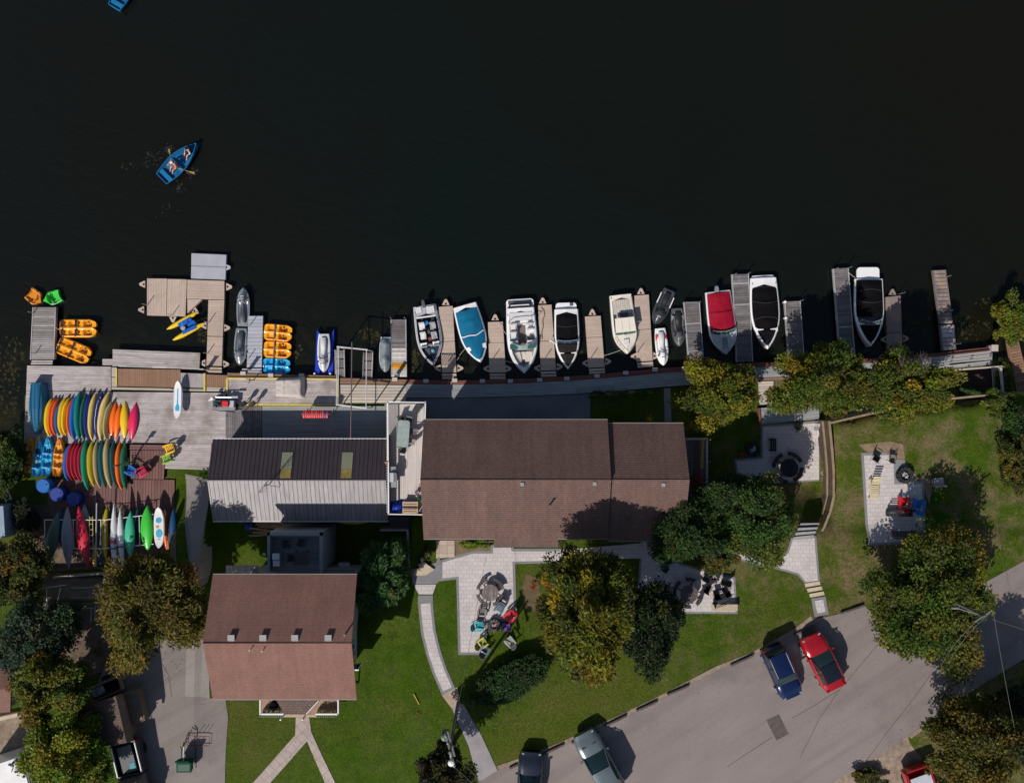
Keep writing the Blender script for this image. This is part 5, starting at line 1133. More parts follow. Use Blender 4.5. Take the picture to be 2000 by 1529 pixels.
# ---------------------------------------------------------------- moulded boats as height fields
def hf(name, t, m, xf, yf, zf, ns=40, nv=28, skirt=0.4):
    bm = bmesh.new(); g = [[bm.verts.new((xf(i / ns, -1 + 2 * j / nv), yf(i / ns, -1 + 2 * j / nv), zf(i / ns, -1 + 2 * j / nv))) for j in range(nv + 1)] for i in range(ns + 1)]
    for i in range(ns):
        for j in range(nv): bm.faces.new((g[i][j], g[i + 1][j], g[i + 1][j + 1], g[i][j + 1]))
    be = [e for e in bm.edges if e.is_boundary]
    r = bmesh.ops.extrude_edge_only(bm, edges=be)
    c = Vector((sum(v.co.x for v in bm.verts) / len(bm.verts), 0))
    for q in r['geom']:
        if isinstance(q, bmesh.types.BMVert):
            q.co.z -= skirt; q.co.x = c.x + (q.co.x - c.x) * .95; q.co.y *= .93
    bmesh.ops.recalc_face_normals(bm, faces=bm.faces)
    me = bpy.data.meshes.new(name); bm.to_mesh(me); bm.free()
    a = me.attributes.new('tint', 'FLOAT', 'FACE'); a.data.foreach_set('value', [1.0] * len(me.polygons)); me.materials.append(m)
    me.polygons.foreach_set('use_smooth', [True] * len(me.polygons))
    try: me.set_sharp_from_angle(angle=math.radians(50))
    except Exception: pass
    o = bpy.data.objects.new(name, me); C.objects.link(o); o.parent = t; return o
def wl_(u, v, u0, u1, v0, v1, e=.03): return ss(u0 - e, u0 + e, u) * (1 - ss(u1 - e, u1 + e, u)) * ss(v0 - e * 2, v0 + e * 2, v) * (1 - ss(v1 - e * 2, v1 + e * 2, v))
def pedal(label, stern, bow, wpx, hullm, seatm, rows=2, group='moulded pedal boats'):
    loc, rz, L = frame_of(stern, bow, .4); loc.z = 0; B = wpx * GSD * .99 / 2
    t = thing('pedal_boat', label, 'pedal boat', loc, rz, group)
    edge = lambda u: (1 - max(0, (.10 - u) / .10) ** 2 * .16) * (1 - max(0, (u - .80) / .20) ** 2 * .22)
    xf = lambda u, v: L * u * (1 - ss(.5, 1, u) * (.10 * math.exp(-(v / .16) ** 2) + .07 * abs(v) ** 6)) + L * .03 * (1 - u) * abs(v) ** 5
    yf = lambda u, v: v * B * edge(u)
    def zf(u, v):
        z = .42 + .05 * ss(.7, 1, u)
        for s in (1, -1):
            w = lambda u0, u1, v0, v1, d: d * (wl_(u, v, u0, u1, v0, v1) if s > 0 else wl_(u, -v, u0, u1, v0, v1))
            if rows == 2: z -= w(.06, .20, .22, .78, .14) + w(.26, .38, .20, .80, .22) + w(.44, .56, .22, .78, .14) + w(.66, .86, .18, .80, .24)
            else: z -= w(.14, .36, .18, .80, .15) + w(.55, .82, .14, .80, .26)
            z += .07 * math.exp(-((s * v - .9) / .1) ** 2)
        z += .05 * math.exp(-(v / .1) ** 2)
        return z - .10 * abs(v) ** 8
    hf('hull', t, hullm, xf, yf, zf)
    for s in (.5, -.5):
        for k, u in enumerate((.045, .43) if rows == 2 else (.36,)):
            mb = MB(); mb.grid([[(u * L + .05 * math.cos(a) - .06 * hh, s * B + .30 * math.sin(a), .36 + hh) for a in [-1.2 + .3 * q for q in range(9)]] for hh in (0, .14, .26)]); mb.grid([[(u * L + .05 * math.cos(a) - .06 * hh + .04, s * B + .30 * math.sin(a), .36 + hh) for a in [-1.2 + .3 * q for q in range(9)]] for hh in (0, .14, .26)])
            mb.build('seat_back', seatm, t)
        u = .78 if rows == 2 else .70
        mb = MB(); mb.tube([(u * L, s * B - .2, .30), (u * L, s * B + .2, .30)], .025); mb.box((u * L + .07, s * B - .13, .31), (.16, .10, .04)); mb.box((u * L - .07, s * B + .13, .31), (.16, .10, .04)); mb.build('pedal_crank', BLACKP, t)
    mb = MB(); x = .12 * L if rows == 2 else .40 * L; mb.tube([(x, 0, .42), (x, 0, .62), (x + .12, 0, .66)], .022); mb.build('tiller', REDP if rows == 2 else DGREY, t)
    return t
SEATB = M('grey_blue_seat', (.10, .16, .28), .6, var=.3); 
pedal('orange pedal boat lying square to the leftmost dock', (117, 641), (189, 641), 36, ORANGEP, SEATB)
pedal('orange pedal boat turned askew below its neighbour at the leftmost dock', (113, 672), (176, 698), 35, ORANGEP, SEATB)
pedal('orange pedal boat farthest from shore beside the pale grey dock', (516, 647), (570.5, 652), 33, ORANGEP, SEATW, 1)
pedal('orange pedal boat between the blue one and the outermost orange one', (515.5, 681.5), (569, 684), 33, ORANGEP, SEATW, 1)
pedal('bright blue pedal boat closest to the shore', (514, 714), (567, 716), 32, SKYP, BLUEP, 1)
def tub(label, flat, rnd, wpx, m):
    loc, rz, L = frame_of(flat, rnd, .35); loc.z = 0; B = wpx * GSD * .99 / 2
    t = thing('tub_boat', label, 'paddle boat', loc, rz, 'small tub boats at the dock tip')
    edge = lambda u: .86 + .14 * math.sin(min(1, u / .5) * PI / 2) if u < .5 else (1 - ((u - .5) / .5) ** 2.4 * .72)
    zf = lambda u, v: .34 + .04 * ss(.5, 1, u) - .20 * wl_(u, v, .02, .72, -.72, .72) + .10 * wl_(u, v, .46, .62, -.70, .70) - .06 * abs(v) ** 8
    hf('hull', t, m, lambda u, v: L * u * (1 - .16 * ss(.5, 1, u) * v * v) + L * .07 * (1 - u) * (1 - v * v), lambda u, v: v * B * edge(u), zf, 30, 22, .34)
    mb = MB(); mb.grid([[(L * .70 - .03 * h + .22 * math.cos(a) - .2, .42 * B * 2 * math.sin(a) * .8, .36 + h) for a in [-1.3 + .26 * q for q in range(11)]] for h in (0, .16)]); mb.build('seat_back', m, t)
    for s in (1, -1): mb = MB(); mb.box((L * .42, s * B * .88, .38), (.22, .06, .05)); mb.build('grab_handle', DGREY, t)
tub('faded orange tub boat at the tip of the leftmost dock', (54, 571), (80, 591), 29, ORANGED)
tub('bright green tub boat at the tip of the leftmost dock', (117, 576), (85, 588), 27, GREENP)
# water bike
t = thing('water_bike', 'yellow and blue catamaran water bike moored inside the L shaped dock', 'water bike', ctr([(363, 637)], 0))
YEL = M('yellow_plastic', (.72, .48, .01), .4, var=.08); CB = M('cobalt_plastic', (.005, .10, .45), .4, var=.1)
for a, b in (((327, 643.6), (386.5, 610)), ((338.5, 664.6), (399.6, 631))):
    pa, pb = W(*a, .3), W(*b, .3); mb = MB(); mb.tube([lerp(pa, pb, k) + Vector((0, 0, .12 * (abs(k - .5) * 2) ** 3)) for k in (0, .1, .25, .5, .75, .9, 1)], [.02, .13, .19, .20, .19, .13, .02], 10); mb.build('pontoon', YEL, t, world=True, smooth=True)
for q in ([(347, 632.5), (370.5, 619), (375.5, 626), (352, 640)], [(355, 648), (381, 634.5), (384.5, 640.5), (358, 653.5)]):
    mb = MB(); slab(mb, q, .42, .54, .5); mb.build('deck_panel', CB, t, world=True)
mb = MB(); mb.tube([W(352, 636, .45), W(360, 650, .45)], .05); mb.tube([W(374, 624, .45), W(382, 638, .45)], .05); mb.build('cross_beam', DBLUE, t, world=True)
mb = MB(); slab(mb, [(364, 633), (376, 626.5), (379, 632), (367, 638)], .55, .68); mb.build('seat', CB, t, world=True)
mb = MB(); slab(mb, [(374, 627), (378, 625), (381, 630.5), (377, 632.5)], .6, 1.0); mb.build('backrest', CB, t, world=True)
mb = MB(); p = W(361, 638, .6); mb.tube([(p.x, p.y, .3), (p.x, p.y, .95)], .03); mb.tube([(p.x - .1, p.y + .25, .95), (p.x + .1, p.y - .25, .95)], .025); mb.lathe([(.03, 0), (.18, .0), (.18, .05), (.03, .05)], (p.x - .2, p.y - .1, .45), 12); mb.build('pedal_column', ALU, t, world=True)
# ---------------------------------------------------------------- kayaks, canoes, boards
def kayak(label, bot, top, wpx, m, z=ZD, roll=1.2, style='kayak', group=None, rocker=.26, cat='kayak', cockpit=True, name='kayak', fill=2.2):
    zz = z + .3; loc, rz, L = frame_of(bot, top, zz)
    w = wpx * GSD * .985
    edgewise = abs(math.sin(roll)) > .6
    B = (.60 if edgewise else w) / 2; D = max(.26, w * 1.0) if edgewise else .30; rocker *= .62 if edgewise else 1; fill = 3.2 if edgewise else fill; cockpit = cockpit and not edgewise and abs(roll) < 2
    if not edgewise: rocker *= .4
    c = (loc + W(top[0], top[1], zz)) / 2
    flat_drop = D if abs(roll) < 1 else (0.12 if abs(roll) > 2 else B)
    c.z = z + flat_drop * (1.0 if not edgewise else .98)
    if abs(roll) > 2: c.z = z + .1
    t = thing(name, label, cat, c, 0, group); t.rotation_euler = (roll, 0, rz)
    N = 20; rings = []
    f = lambda s: max(.0, 1 - abs(s) ** fill)
    for i in range(N + 1):
        s = -1 + 2 * i / N; b = max(.012, B * f(s) ** .85); zr = rocker * s * s + .05 * s ** 4; d = max(.02, D * (.35 + .65 * f(s)) * .72); cr = .28 * D * f(s) + .01
        x = s * L / 2
        half = [(0, zr + cr), (b * .55, zr + cr * .8), (b * .95, zr + .02), (b, zr - .02), (b * .86, zr - d * .55), (b * .45, zr - d * .93), (0, zr - d)]
        rings.append([(x, y, q) for y, q in half] + [(x, -y, q) for y, q in half[-2:0:-1]])
    mb = MB(); mb.loft(rings, True); mb.build('hull', m, t, smooth=True)
    if cockpit:
        mb = MB(); pts = []; inn = []
        for k in range(17):
            a = 2 * PI * k / 16; pts.append((.42 * math.cos(a) - .05, B * .62 * math.sin(a), rocker * .03 + .28 * D + .03 - .25 * D * (math.sin(a) * .62) ** 2))
        mb.tube(pts, .025, 5, cap=False); cr_ = mb.build('cockpit_rim', BLACKP, t)
        mb = MB(); mb.add([(p[0] * .94, p[1] * .92, p[2] + .004) for p in pts[:-1]], [tuple(range(16))]); mb.build('cockpit_opening', BLACKP, cr_)
    mb = MB()
    for s in (-.955, .955): mb.tube([(s * L / 2 - .04, -.02, rocker * .9 + .02), (s * L / 2, 0, rocker * .95 + .05), (s * L / 2 + .04, .02, rocker * .9 + .02)], .01, 5)
    mb.build('carry_handle', BLACKP, t)
    return t
kc = lambda n, c, r=.38, co=.2: M(n, c, r, var=.09, coat=co)
KY = kc('kayak_yellow', (.70, .45, .01)); KO = kc('kayak_orange_red', (.68, .10, .012)); KB = kc('kayak_blue', (.01, .10, .38)); KT = kc('kayak_teal', (.004, .16, .15)); KG = kc('kayak_green', (.012, .10, .05)); KN = kc('kayak_navy', (.008, .02, .18)); KC = kc('kayak_cream_yellow', (.62, .44, .12)); KOL = kc('kayak_olive', (.32, .30, .14)); KM = kc('kayak_magenta', (.62, .012, .09)); KOR = kc('kayak_vivid_orange', (.82, .13, .005)); KR = kc('kayak_dark_red', (.32, .012, .03)); KTN = kc('kayak_tan', (.36, .28, .13)); KDT = kc('kayak_dark_teal', (.004, .07, .085)); KOY = kc('kayak_mustard', (.40, .30, .01)); KEG = kc('kayak_emerald', (.004, .20, .12))
G1 = 'kayaks standing on edge in the upper deck row'; G2 = 'kayaks standing on edge in the second row'; G3 = 'kayaks and canoes on the lower rack'
for lb, xb, xt, yt, yb, w, m in [
    ('yellow kayak next to the blue upturned rowboat in the upper row', 93, 97, 779, 851, 12, KY), ('orange red kayak right of the leftmost yellow one in the upper row', 98.5, 104, 778, 850, 9, KO),
    ('second orange red kayak from the left, against the short blue kayak', 104.5, 110, 778, 849, 9, KO), ('short medium blue kayak between orange red and yellow in the upper row', 112, 117, 783, 851, 9, KB),
    ('yellow kayak right of the short medium blue kayak', 118, 124, 776, 850, 10, KY), ('yellow kayak left of the single orange kayak near the blue one', 125, 131, 777, 850, 9, KY),
    ('orange red kayak between yellow and blue in the upper row', 135.5, 138.5, 779, 853, 9, KO), ('bright blue kayak left of the long teal kayak', 142, 146, 772, 860, 11, KB),
    ('long teal green kayak in the upper row', 152.5, 153, 764, 859, 13, KT), ('long forest green kayak with pale ridge in the upper row', 161, 166, 767, 859, 9, KG),
    ('navy blue kayak right of the forest green one', 169, 173, 766, 859, 11, KN), ('cream yellow kayak between two navy kayaks', 176.5, 184, 766, 859, 11, KC),
    ('navy kayak with white speckled edge in the upper row', 187, 197, 764, 859, 10, KN), ('long cream yellow kayak right of the speckled navy kayak', 193.5, 208, 767, 859, 13, KC),
    ('pale olive kayak tucked behind the long cream yellow one', 204, 214.5, 783, 858, 9, KOL)]:
    k = kayak(lb, (xb, yb), (xt, yt), w, m, group=G1, roll=1.25)
    if 'speckled' in lb:
        mb = MB(); mb.tube([(q * 1.7, .29 * (1 - abs(q) ** 3) ** .85, .20 * q * q + RD.uniform(-.02, .02)) for q in [-.85 + .1 * k for k in range(18)]], .02, 5); mb.build('edge_stripe', WHITEP, k)
for lb, xb, xt, yt, yb, w, m, rl in [('vivid orange kayak left of its twin in the upper row', 213, 222, 784, 856, 16, KOR, PI - .35), ('vivid orange kayak against the flat yellow kayak', 222.5, 231, 788, 858, 15, KOR, PI - .35), ('yellow kayak lying flat in the upper row beside the magenta one', 240, 241, 783, 858, 17, KY, PI), ('magenta kayak at the right end of the upper row', 253, 262, 786, 861, 19, KM, PI - .15)]:
    kayak(lb, (xb, yb), (xt, yt), w, m, group=G1, roll=rl, fill=1.9, rocker=.2)
for lb, xb, xt, yt, yb, w, m in [
    ('slim blue kayak left of the four dark red ones', 129, 134, 866, 938, 11, KB), ('dark red kayak right of the slim blue one', 136, 138, 864, 937, 9, KR), ('dark red kayak, second of the four from the left', 144, 145, 864, 938, 9, KR), ('dark red kayak, third of the four from the left', 152, 151, 865, 938, 9, KR), ('dark red kayak beside the emerald kayak', 159.5, 158, 866, 940, 9, KR),
    ('emerald kayak in the second row', 168, 165, 859, 956, 12, KEG), ('mustard yellow kayak in the second row', 180, 177, 862, 949, 13, KOY), ('tan kayak right of the mustard one', 192, 187, 859, 953, 10, KTN), ('dark teal kayak between two tan ones', 203, 197, 858, 953, 12, KDT), ('wide tan kayak in the second row', 214, 207, 856, 953, 13, KTN), ('dark teal kayak left of the vivid orange one in the second row', 226, 219, 860, 955, 10, KDT), ('vivid orange kayak in the second row', 234, 231, 863, 956, 10, KOR), ('dark green kayak at the right end of the second row', 243, 242, 864, 956, 13, KG)]:
    kayak(lb, (xb, yb), (xt, yt), w, m, group=G2, roll=1.2, rocker=.3)
def sot(label, bot, top, wpx, m, z, wells=WHITE, group=G2, roll=0):
    loc, rz, L = frame_of(bot, top, z + .3); loc.z = z; B = wpx * GSD * .985 / 2
    t = thing('sit_on_top_kayak', label, 'kayak', loc, rz, group); t.rotation_euler = (roll, 0, rz)
    edge = lambda u: (.60 + .40 * math.sin(min(1, u / .35) * PI / 2)) if u < .45 else (1 - ((u - .45) / .55) ** 2.4) ** .8 if u < 1 else .02
    zf = lambda u, v: .30 + .12 * (abs(u - .5) * 2) ** 3 - .15 * wl_(u, v, .03, .16, -.62, .62) - .16 * wl_(u, v, .26, .40, -.66, .66) - .14 * wl_(u, v, .46, .54, .1, .66) - .14 * wl_(u, v, .46, .54, -.66, -.1) - .15 * wl_(u, v, .60, .74, -.6, .6) + .03 * math.cos(v * 9) - .10 * abs(v) ** 4
    hf('hull', t, m, lambda u, v: L * u * (1 - .03 * (1 - u) * 0) + L * .05 * (1 - u) * (1 - abs(abs(v) - .5) * 2), lambda u, v: v * B * max(.03, edge(u)), zf, 44, 18, .28)
    mb = MB()
    for u in (.24, .585): mb.box((u * L, 0, .42), (.08, B * 1.1, .22), ry=-.2)
    mb.build('seat_back', m if wells is None else wells, t)
    mb = MB(); mb.lathe([(.09, 0), (.1, .03), (.02, .04)], (.83 * L, 0, .31), 10); mb.lathe([(.06, 0), (.07, .03), (.02, .04)], (.20 * L, 0, .25), 10); mb.build('hatch', DGREY, t); return t
OSOT = kc('moulded_orange', (.66, .25, .01)); BSOT = kc('moulded_sky_blue', (.02, .28, .52), .25, .4)
sot('mottled orange sit on top kayak at the left end of the second row', (53, 924), (60, 852), 18, OSOT, ZD, BLACKP)
kayak('yellow tipped kayak hidden behind the left blue sit on top', (71, 905), (77, 852), 14, KY, z=ZD - .1, roll=.2, group=G2)
sot('sky blue sit on top kayak right of the mottled orange one', (68, 931), (77, 858), 20, BSOT, ZD + .1, BLUEP)
sot('sky blue sit on top kayak with white nose mark', (89, 931), (94, 852), 23, BSOT, ZD + .1, BLUEP)
sot('bright orange sit on top kayak left of the slim blue kayak', (110, 931), (116, 854), 22, OSOT, ZD + .1, OSOT)
# lower rack: frame, inverted canoes
ZR = 1.75
t = thing('kayak_rack', 'white pipe rack holding the lowest row of kayaks and canoes', 'rack', ctr([(190, 1045)], .6))
mb = MB(); mb.tube([W(87, 1015, ZR), W(205, 1015, ZR), W(300, 1004, ZR)], .035); mb.tube([W(90, 1071, ZR), W(205, 1071, ZR), W(300, 1062, ZR)], .035); mb.build('cross_bar', WHITEP, t, world=True)
for a, b in (((87, 1015), (88, 1071)), ((143, 1015), (144, 1071)), ((205, 1015), (206, 1071)), ((272, 1008), (273, 1066))):
    mb = MB(); mb.tube([W(*a, .5), W(*a, ZR), W(*b, ZR), W(*b, .5)], .035); mb.build('upright', WHITEP, t, world=True)
KGD = kc('dull_green_canoe', (.07, .11, .08), .5); KSV = kc('grey_canoe', (.24, .24, .27), .45); KRD = kc('red_canoe', (.50, .012, .04)); KWH = kc('white_kayak', (.62, .62, .64)); KMT = kc('mint_kayak', (.05, .42, .26)); KGR = kc('lime_green_kayak', (.04, .48, .04)); KDB = kc('deep_blue_kayak', (.01, .06, .16))
def canoe(lb, b, tp, w, m, z, roll=PI, **k): return kayak(lb, b, tp, w, m, z=z, roll=roll, cockpit=k.pop('cockpit', False), group=G3, fill=k.pop('fill', 1.75), **k)
canoe('dull green canoe upside down at the left end of the rack', (90, 1106), (109, 1000), 24, KGD, ZR)
canoe('deep blue kayak below the dull green canoe', (103, 1078), (117, 992), 15, KDB, .8)
canoe('grey canoe upside down left of the red one', (130, 1112), (127, 991), 23, KSV, ZR + .02)
canoe('red canoe upside down on the rack', (168, 1110), (149, 990), 24, KRD, ZR)
canoe('pale grey canoe hidden behind the red one', (168, 1030), (160, 986), 15, KSV, .85)
canoe('yellow kayak below the middle of the rack', (196, 1085), (206, 986), 15, KOY, .8)
canoe('slim yellow kayak hanging low left of the pale pole', (180, 1108), (184, 1058), 9, KY, 1.0)
canoe('dark teal kayak low on the rack right of the slim yellow one', (192, 1104), (206, 1070), 12, KDT, .9)
canoe('mustard yellow kayak low between the pale pole and the white kayaks', (203, 1098), (204, 1020), 11, KY, 1.15)
canoe('maroon kayak low between the two white kayaks', (231, 1108), (227, 998), 10, KR, 1.0)
canoe('navy kayak low right of the red canoe', (173, 1096), (176, 1010), 11, KN, .8)
canoe('orange kayak low beside the printed paddleboard', (322, 1076), (321, 1000), 9, KOR, .9)
k = canoe('long white kayak with red flag mark and black strap', (221, 1124), (219, 981), 14, KWH, ZR, fill=1.5)
mb = MB(); L = 5.4
for s in (1, -1): mb.add([(-.02, s * .13, .24), (-.42, s * .13, .24), (-.36, s * .25, .16), (-.06, s * .25, .16)], [(0, 1, 2, 3)])
lf = [(0, .02), (.05, .06), (.09, .05), (.08, .10), (.12, .08), (.18, 0)]; lf = lf + [(x, -y) for x, y in lf[::-1]]
o = mb.build('flag_mark', REDP, k, recalc=False)
for v in o.data.vertices: v.co.z = -(v.co.z + .02)
mb = MB(); mb.add([(-.22 + (x - .09) * 1.2, y * 1.1, -.29) for x, y in lf[:-1]], [tuple(range(11))]); mb.build('leaf_mark', REDP, k, recalc=False)
mb = MB(); mb.box((-.72, 0, -.12), (.07, .50, .30)); mb.build('strap', BLACKP, k)
k = canoe('white kayak with black strap right of the flag marked one', (236, 1112), (231, 991), 14, KWH, ZR, fill=1.5)
mb = MB(); mb.box((-.62, 0, -.12), (.07, .50, .30)); mb.build('strap', BLACKP, k)
canoe('mint green kayak upside down on the rack', (251, 1092), (251, 999), 20, KMT, ZR, fill=1.9)
canoe('teal kayak low between the mint and lime kayaks', (266, 1062), (266, 990), 12, KDT, .85)
canoe('lime green kayak upside down on the rack', (285, 1079), (284, 988), 24, KGR, ZR, fill=2.1)
canoe('dark blue kayak at the right end of the rack', (335, 1081), (336, 993), 15, KDB, ZR - .3, fill=2.2)
def board(label, bot, top, wpx, m, z, name='paddleboard', cat='paddleboard', group=None):
    loc, rz, L = frame_of(bot, top, z + .1); loc.z = z; B = wpx * GSD * .985 / 2; t = thing(name, label, cat, loc, rz, group); rings = []
    for i in range(21):
        s = -1 + i / 10; b = max(.02, B * (1 - abs(s) ** 3.2) ** .6); x = (s + 1) / 2 * L; zz = .10 * abs(s) ** 4
        rings.append([(x, b, zz + .06), (x, b * .85, zz + .12), (x, -b * .85, zz + .12), (x, -b, zz + .06), (x, -b * .8, zz), (x, b * .8, zz)])
    mb = MB(); mb.loft(rings); mb.build('board', m, t, smooth=True); return t, L, B
t, L, B = board('white paddleboard with blue paddle shaped pad lying on the deck', (346, 818), (348, 744), 18, WHITE, ZD + .55)
SUPB = M('sup_blue', (.03, .32, .52), .5)
prof = [(.17, .01), (.20, .12), (.27, .17), (.34, .14), (.40, .05), (.55, .035), (.75, .04), (.90, .09), (.905, .01)]
mb = MB(); pl = [(x * L, y) for x, y in prof] + [(x * L, -y) for x, y in prof[::-1]]; mb.prism(pl, .121, .132); mb.build('deck_pad', SUPB, t)
for s in (1, -1): mb = MB(); mb.tube([(x * L, s * (B * .88 - .02) * (1 - abs(x * 2 - 1) ** 3.2) ** .6, .125) for x in (.12, .25, .4, .55, .7, .85)], .012); mb.build('side_line', SUPB, t)
mb = MB(); mb.lathe([(.11, .12), (.11, .135), (.07, .135), (.07, .12)], (.09 * L, 0, .0), 10, cap=(False, False)); mb.box((.09 * L, .02, .13), (.04, .2, .02), .5); mb.build('logo', DGREY, t)
t = thing('trestle', 'low trestle carrying the white paddleboard', 'stand', W(347, 780, ZD)); t.location.z = ZD
mb = MB(); 
for x in (-.8, .8): mb.box((0, x, .5), (.5, .08, .08)); mb.box((-.2, x, .23), (.06, .06, .46)); mb.box((.2, x, .23), (.06, .06, .46))
mb.build('frame', WOODD, t)
t, L, B = board('white and blue printed paddleboard at the right end of the rack', (311, 1070), (310, 990), 21, WHITEP, ZR, group=G3)
mb = MB(); mb.lathe([(.02, 0), (.23, 0), (.23, .012), (.02, .012)], (L * .68, .0, .121), 14); mb.lathe([(.02, 0), (.26, 0), (.26, .012), (.02, .012)], (L * .36, -.02, .121), 10, sx=1.3); mb.lathe([(.08, 0), (.19, 0), (.19, .012), (.08, .012)], (L * .17, 0, .121), 12); mb.build('print', SUPB, t)
mb = MB(); mb.lathe([(.02, 0), (.12, 0), (.12, .013), (.02, .013)], (L * .52, .1, .121), 8); mb.build('print_spot', M('amber_print', (.45, .22, .05), .5), t)
def paddle(label, a, b, za, zb, m=WOODL, group='paddles and oars', blade=.16, name='paddle', cat='paddle', r=.018):
    pa, pb = W(*a, za), W(*b, zb); d = (pb - pa); t = thing(name, label, cat, pa, 0, group); L = d.length; e = d.normalized(); n = Vector((-e.y, e.x, 0))
    mb = MB(); mb.tube([Vector(), d * .8], r, 6); mb.build('shaft', m, t)
    mb = MB(); mb.hexa([d * .78 - n * .03, d * .78 + n * .03, d + n * blade / 2, d - n * blade / 2], [d * .78 - n * .03 + Vector((0, 0, .02)), d * .78 + n * .03 + Vector((0, 0, .02)), d + n * blade / 2 + Vector((0, 0, .02)), d - n * blade / 2 + Vector((0, 0, .02))]); mb.build('blade', m, t); return t
paddle('red and orange oar leaning at the right end of the rack', (322, 995), (328, 1072), ZR, ZR - .2, M('red_orange_oar', (.40, .07, .02), .5), name='oar', cat='oar', blade=.2)
paddle('long pale pole laid across the rack left of the white kayaks', (189, 982), (187, 1106), ZR + .1, ZR, PT, name='oar', cat='oar', blade=.12, r=.06)
paddle('white oar laid on the rack beside the yellow kayak', (197, 1014), (196, 1064), ZR + .1, ZR + .05, WHITEP, name='oar', cat='oar', blade=.14, r=.03)
t = thing('boat_ladder', 'yellow edged ladder like frame hanging on the rack', 'ladder', W(178, 1040, 1.6))
mb = MB(); mb.tube([W(175, 1008, 1.7), W(174, 1070, 1.7)], .03); mb.tube([W(181, 1008, 1.7), W(182, 1070, 1.7)], .03)
for k in range(6): mb.tube([W(175, 1012 + 11 * k, 1.7), W(181.5, 1012 + 11 * k, 1.7)], .025)
mb.build('frame', YELLOWE, t, world=True)
for i, (a, b, lb) in enumerate([((865, 722), (876, 704), 'left'), ((869, 726), (880, 703), 'middle'), ((874, 727), (884, 710), 'right')]):
    paddle('thin pale paddle lying on the shaded end of the littered beige dock, %s of three' % lb, a, b, .5, .5, ROPE, blade=.1, r=.013)
for i, (a, b, lb) in enumerate([((870, 765), (878, 742), 'longer'), ((874, 768), (882, 745), 'shorter')]):
    paddle('thin orange tinged rod lying across the boardwalk edge, %s of two' % lb, a, b, .72, .76, M('rod_tan', (.40, .26, .18), .7), blade=.05, r=.012, name='rod', cat='rod', group='rods on the boardwalk')
# upturned blue rowboat
loc, rz, L = frame_of((75, 749), (73, 848), 1.0); loc.z = ZD
t = thing('upturned_rowboat', 'blue wooden rowboat lying upside down at the left end of the upper kayak row', 'rowboat', loc, rz)
rg = []
RB = M('rowboat_blue', (.004, .105, .21), .45, var=.12, scale=2, stretch=(1, 6, 1))
for i in range(15):
    u = i / 14; b = .62 * (.72 + .28 * math.sin(min(1, u / .45) * PI / 2)) if u < .45 else .62 * max(.03, (1 - ((u - .45) / .55) ** 2.2)); q = .80 * (1 - .35 * max(0, u - .5) * 2 * .5)
    rg.append([(u * L, y, z) for y, z in ((b * 1.12, 0), (b * 1.02, q * .45), (b * .80, q * .88), (b * .3, q), (-b * .3, q), (-b * .80, q * .88), (-b * 1.02, q * .45), (-b * 1.12, 0))])
mb = MB(); mb.loft(rg, False); mb.build('hull', RB, t)
mb = MB()
for y in (-.32, 0, .32): mb.tube([(u * L, y * (1 - .6 * max(0, u - .4)), .80 * (1 - .35 * max(0, u - .5)) + .01) for u in (.02, .3, .5, .7, .9)], .022, 5)
mb.build('keel_strip', M('rowboat_dark_blue', (.003, .06, .14), .5), t)
mb = MB(); mb.box((-.03, 0, .40), (.06, .98, .74)); mb.build('transom', M('rowboat_dark_blue', (.003, .06, .14), .5), t)

def rope(label, pts, z0=.55, r=.016, m=ROPE):
    P = [W(x, y, z0) for x, y in pts]; mb = MB(); mb.tube([p - P[0] for p in P], r, 5); tag(mb.build('mooring_rope', m, loc=P[0]), label, 'rope', 'mooring ropes')
rope('pale rope from the littered dock to the blue covered boat', [(893, 703), (900, 691), (909, 680)], .62); rope('pale rope from the second beige dock to the white cruiser', [(970, 633), (983, 645), (992, 657)], .7); rope('pale rope from the second beige dock to the bow of the white cruiser', [(986, 705), (996, 707), (1004, 709)], .65)
rope('pale rope from the fourth beige dock to the bow of the cream boat', [(1178, 695), (1195, 690), (1212, 684)], .65); rope('rope from the leftmost dock to the orange pedal boat', [(106, 639), (112, 642), (118, 645)], .5); rope('rope from the far right white boat to the long dark dock', [(1656, 531), (1664, 538), (1671, 543)], .6)
rope('brown rope lying in loose bends along the dock right of the white cruiser', [(1057, 600), (1062, 606), (1064, 615), (1060, 626), (1061, 638), (1058, 650), (1059, 662)], .45, .03, M('brown_rope', (.11, .09, .07), .9))
rope('pale rope from the grey board dock to the red covered boat', [(1365, 702), (1376, 699), (1386, 698)], .6)
# ---------------------------------------------------------------- rowing boats and people
SKIN = M('skin', (.50, .27, .19), .55, var=.05)
def skin_mesh(name, joints, edges, m, parent, levels=1):
    bm = bmesh.new(); sk = bm.verts.layers.skin.verify(); vs = []
    for i, (p, r) in enumerate(joints):
        v = bm.verts.new(p); v[sk].radius = (r, r); v[sk].use_root = (i == 0); vs.append(v)
    for a, b in edges: bm.edges.new((vs[a], vs[b]))
    me = bpy.data.meshes.new(name); bm.to_mesh(me); bm.free()
    ob = bpy.data.objects.new(name, me); C.objects.link(ob)
    ob.modifiers.new('s', 'SKIN').use_smooth_shade = True
    ss_ = ob.modifiers.new('u', 'SUBSURF'); ss_.levels = levels; ss_.render_levels = levels
    dg = bpy.context.evaluated_depsgraph_get(); nm = bpy.data.meshes.new_from_object(ob.evaluated_get(dg))
    ob.modifiers.clear(); ob.data = nm; nm.name = name; nm.materials.clear(); nm.materials.append(m)
    a = nm.attributes.new('tint', 'FLOAT', 'FACE'); a.data.foreach_set('value', [1.0] * len(nm.polygons))
    ob.parent = parent; return ob
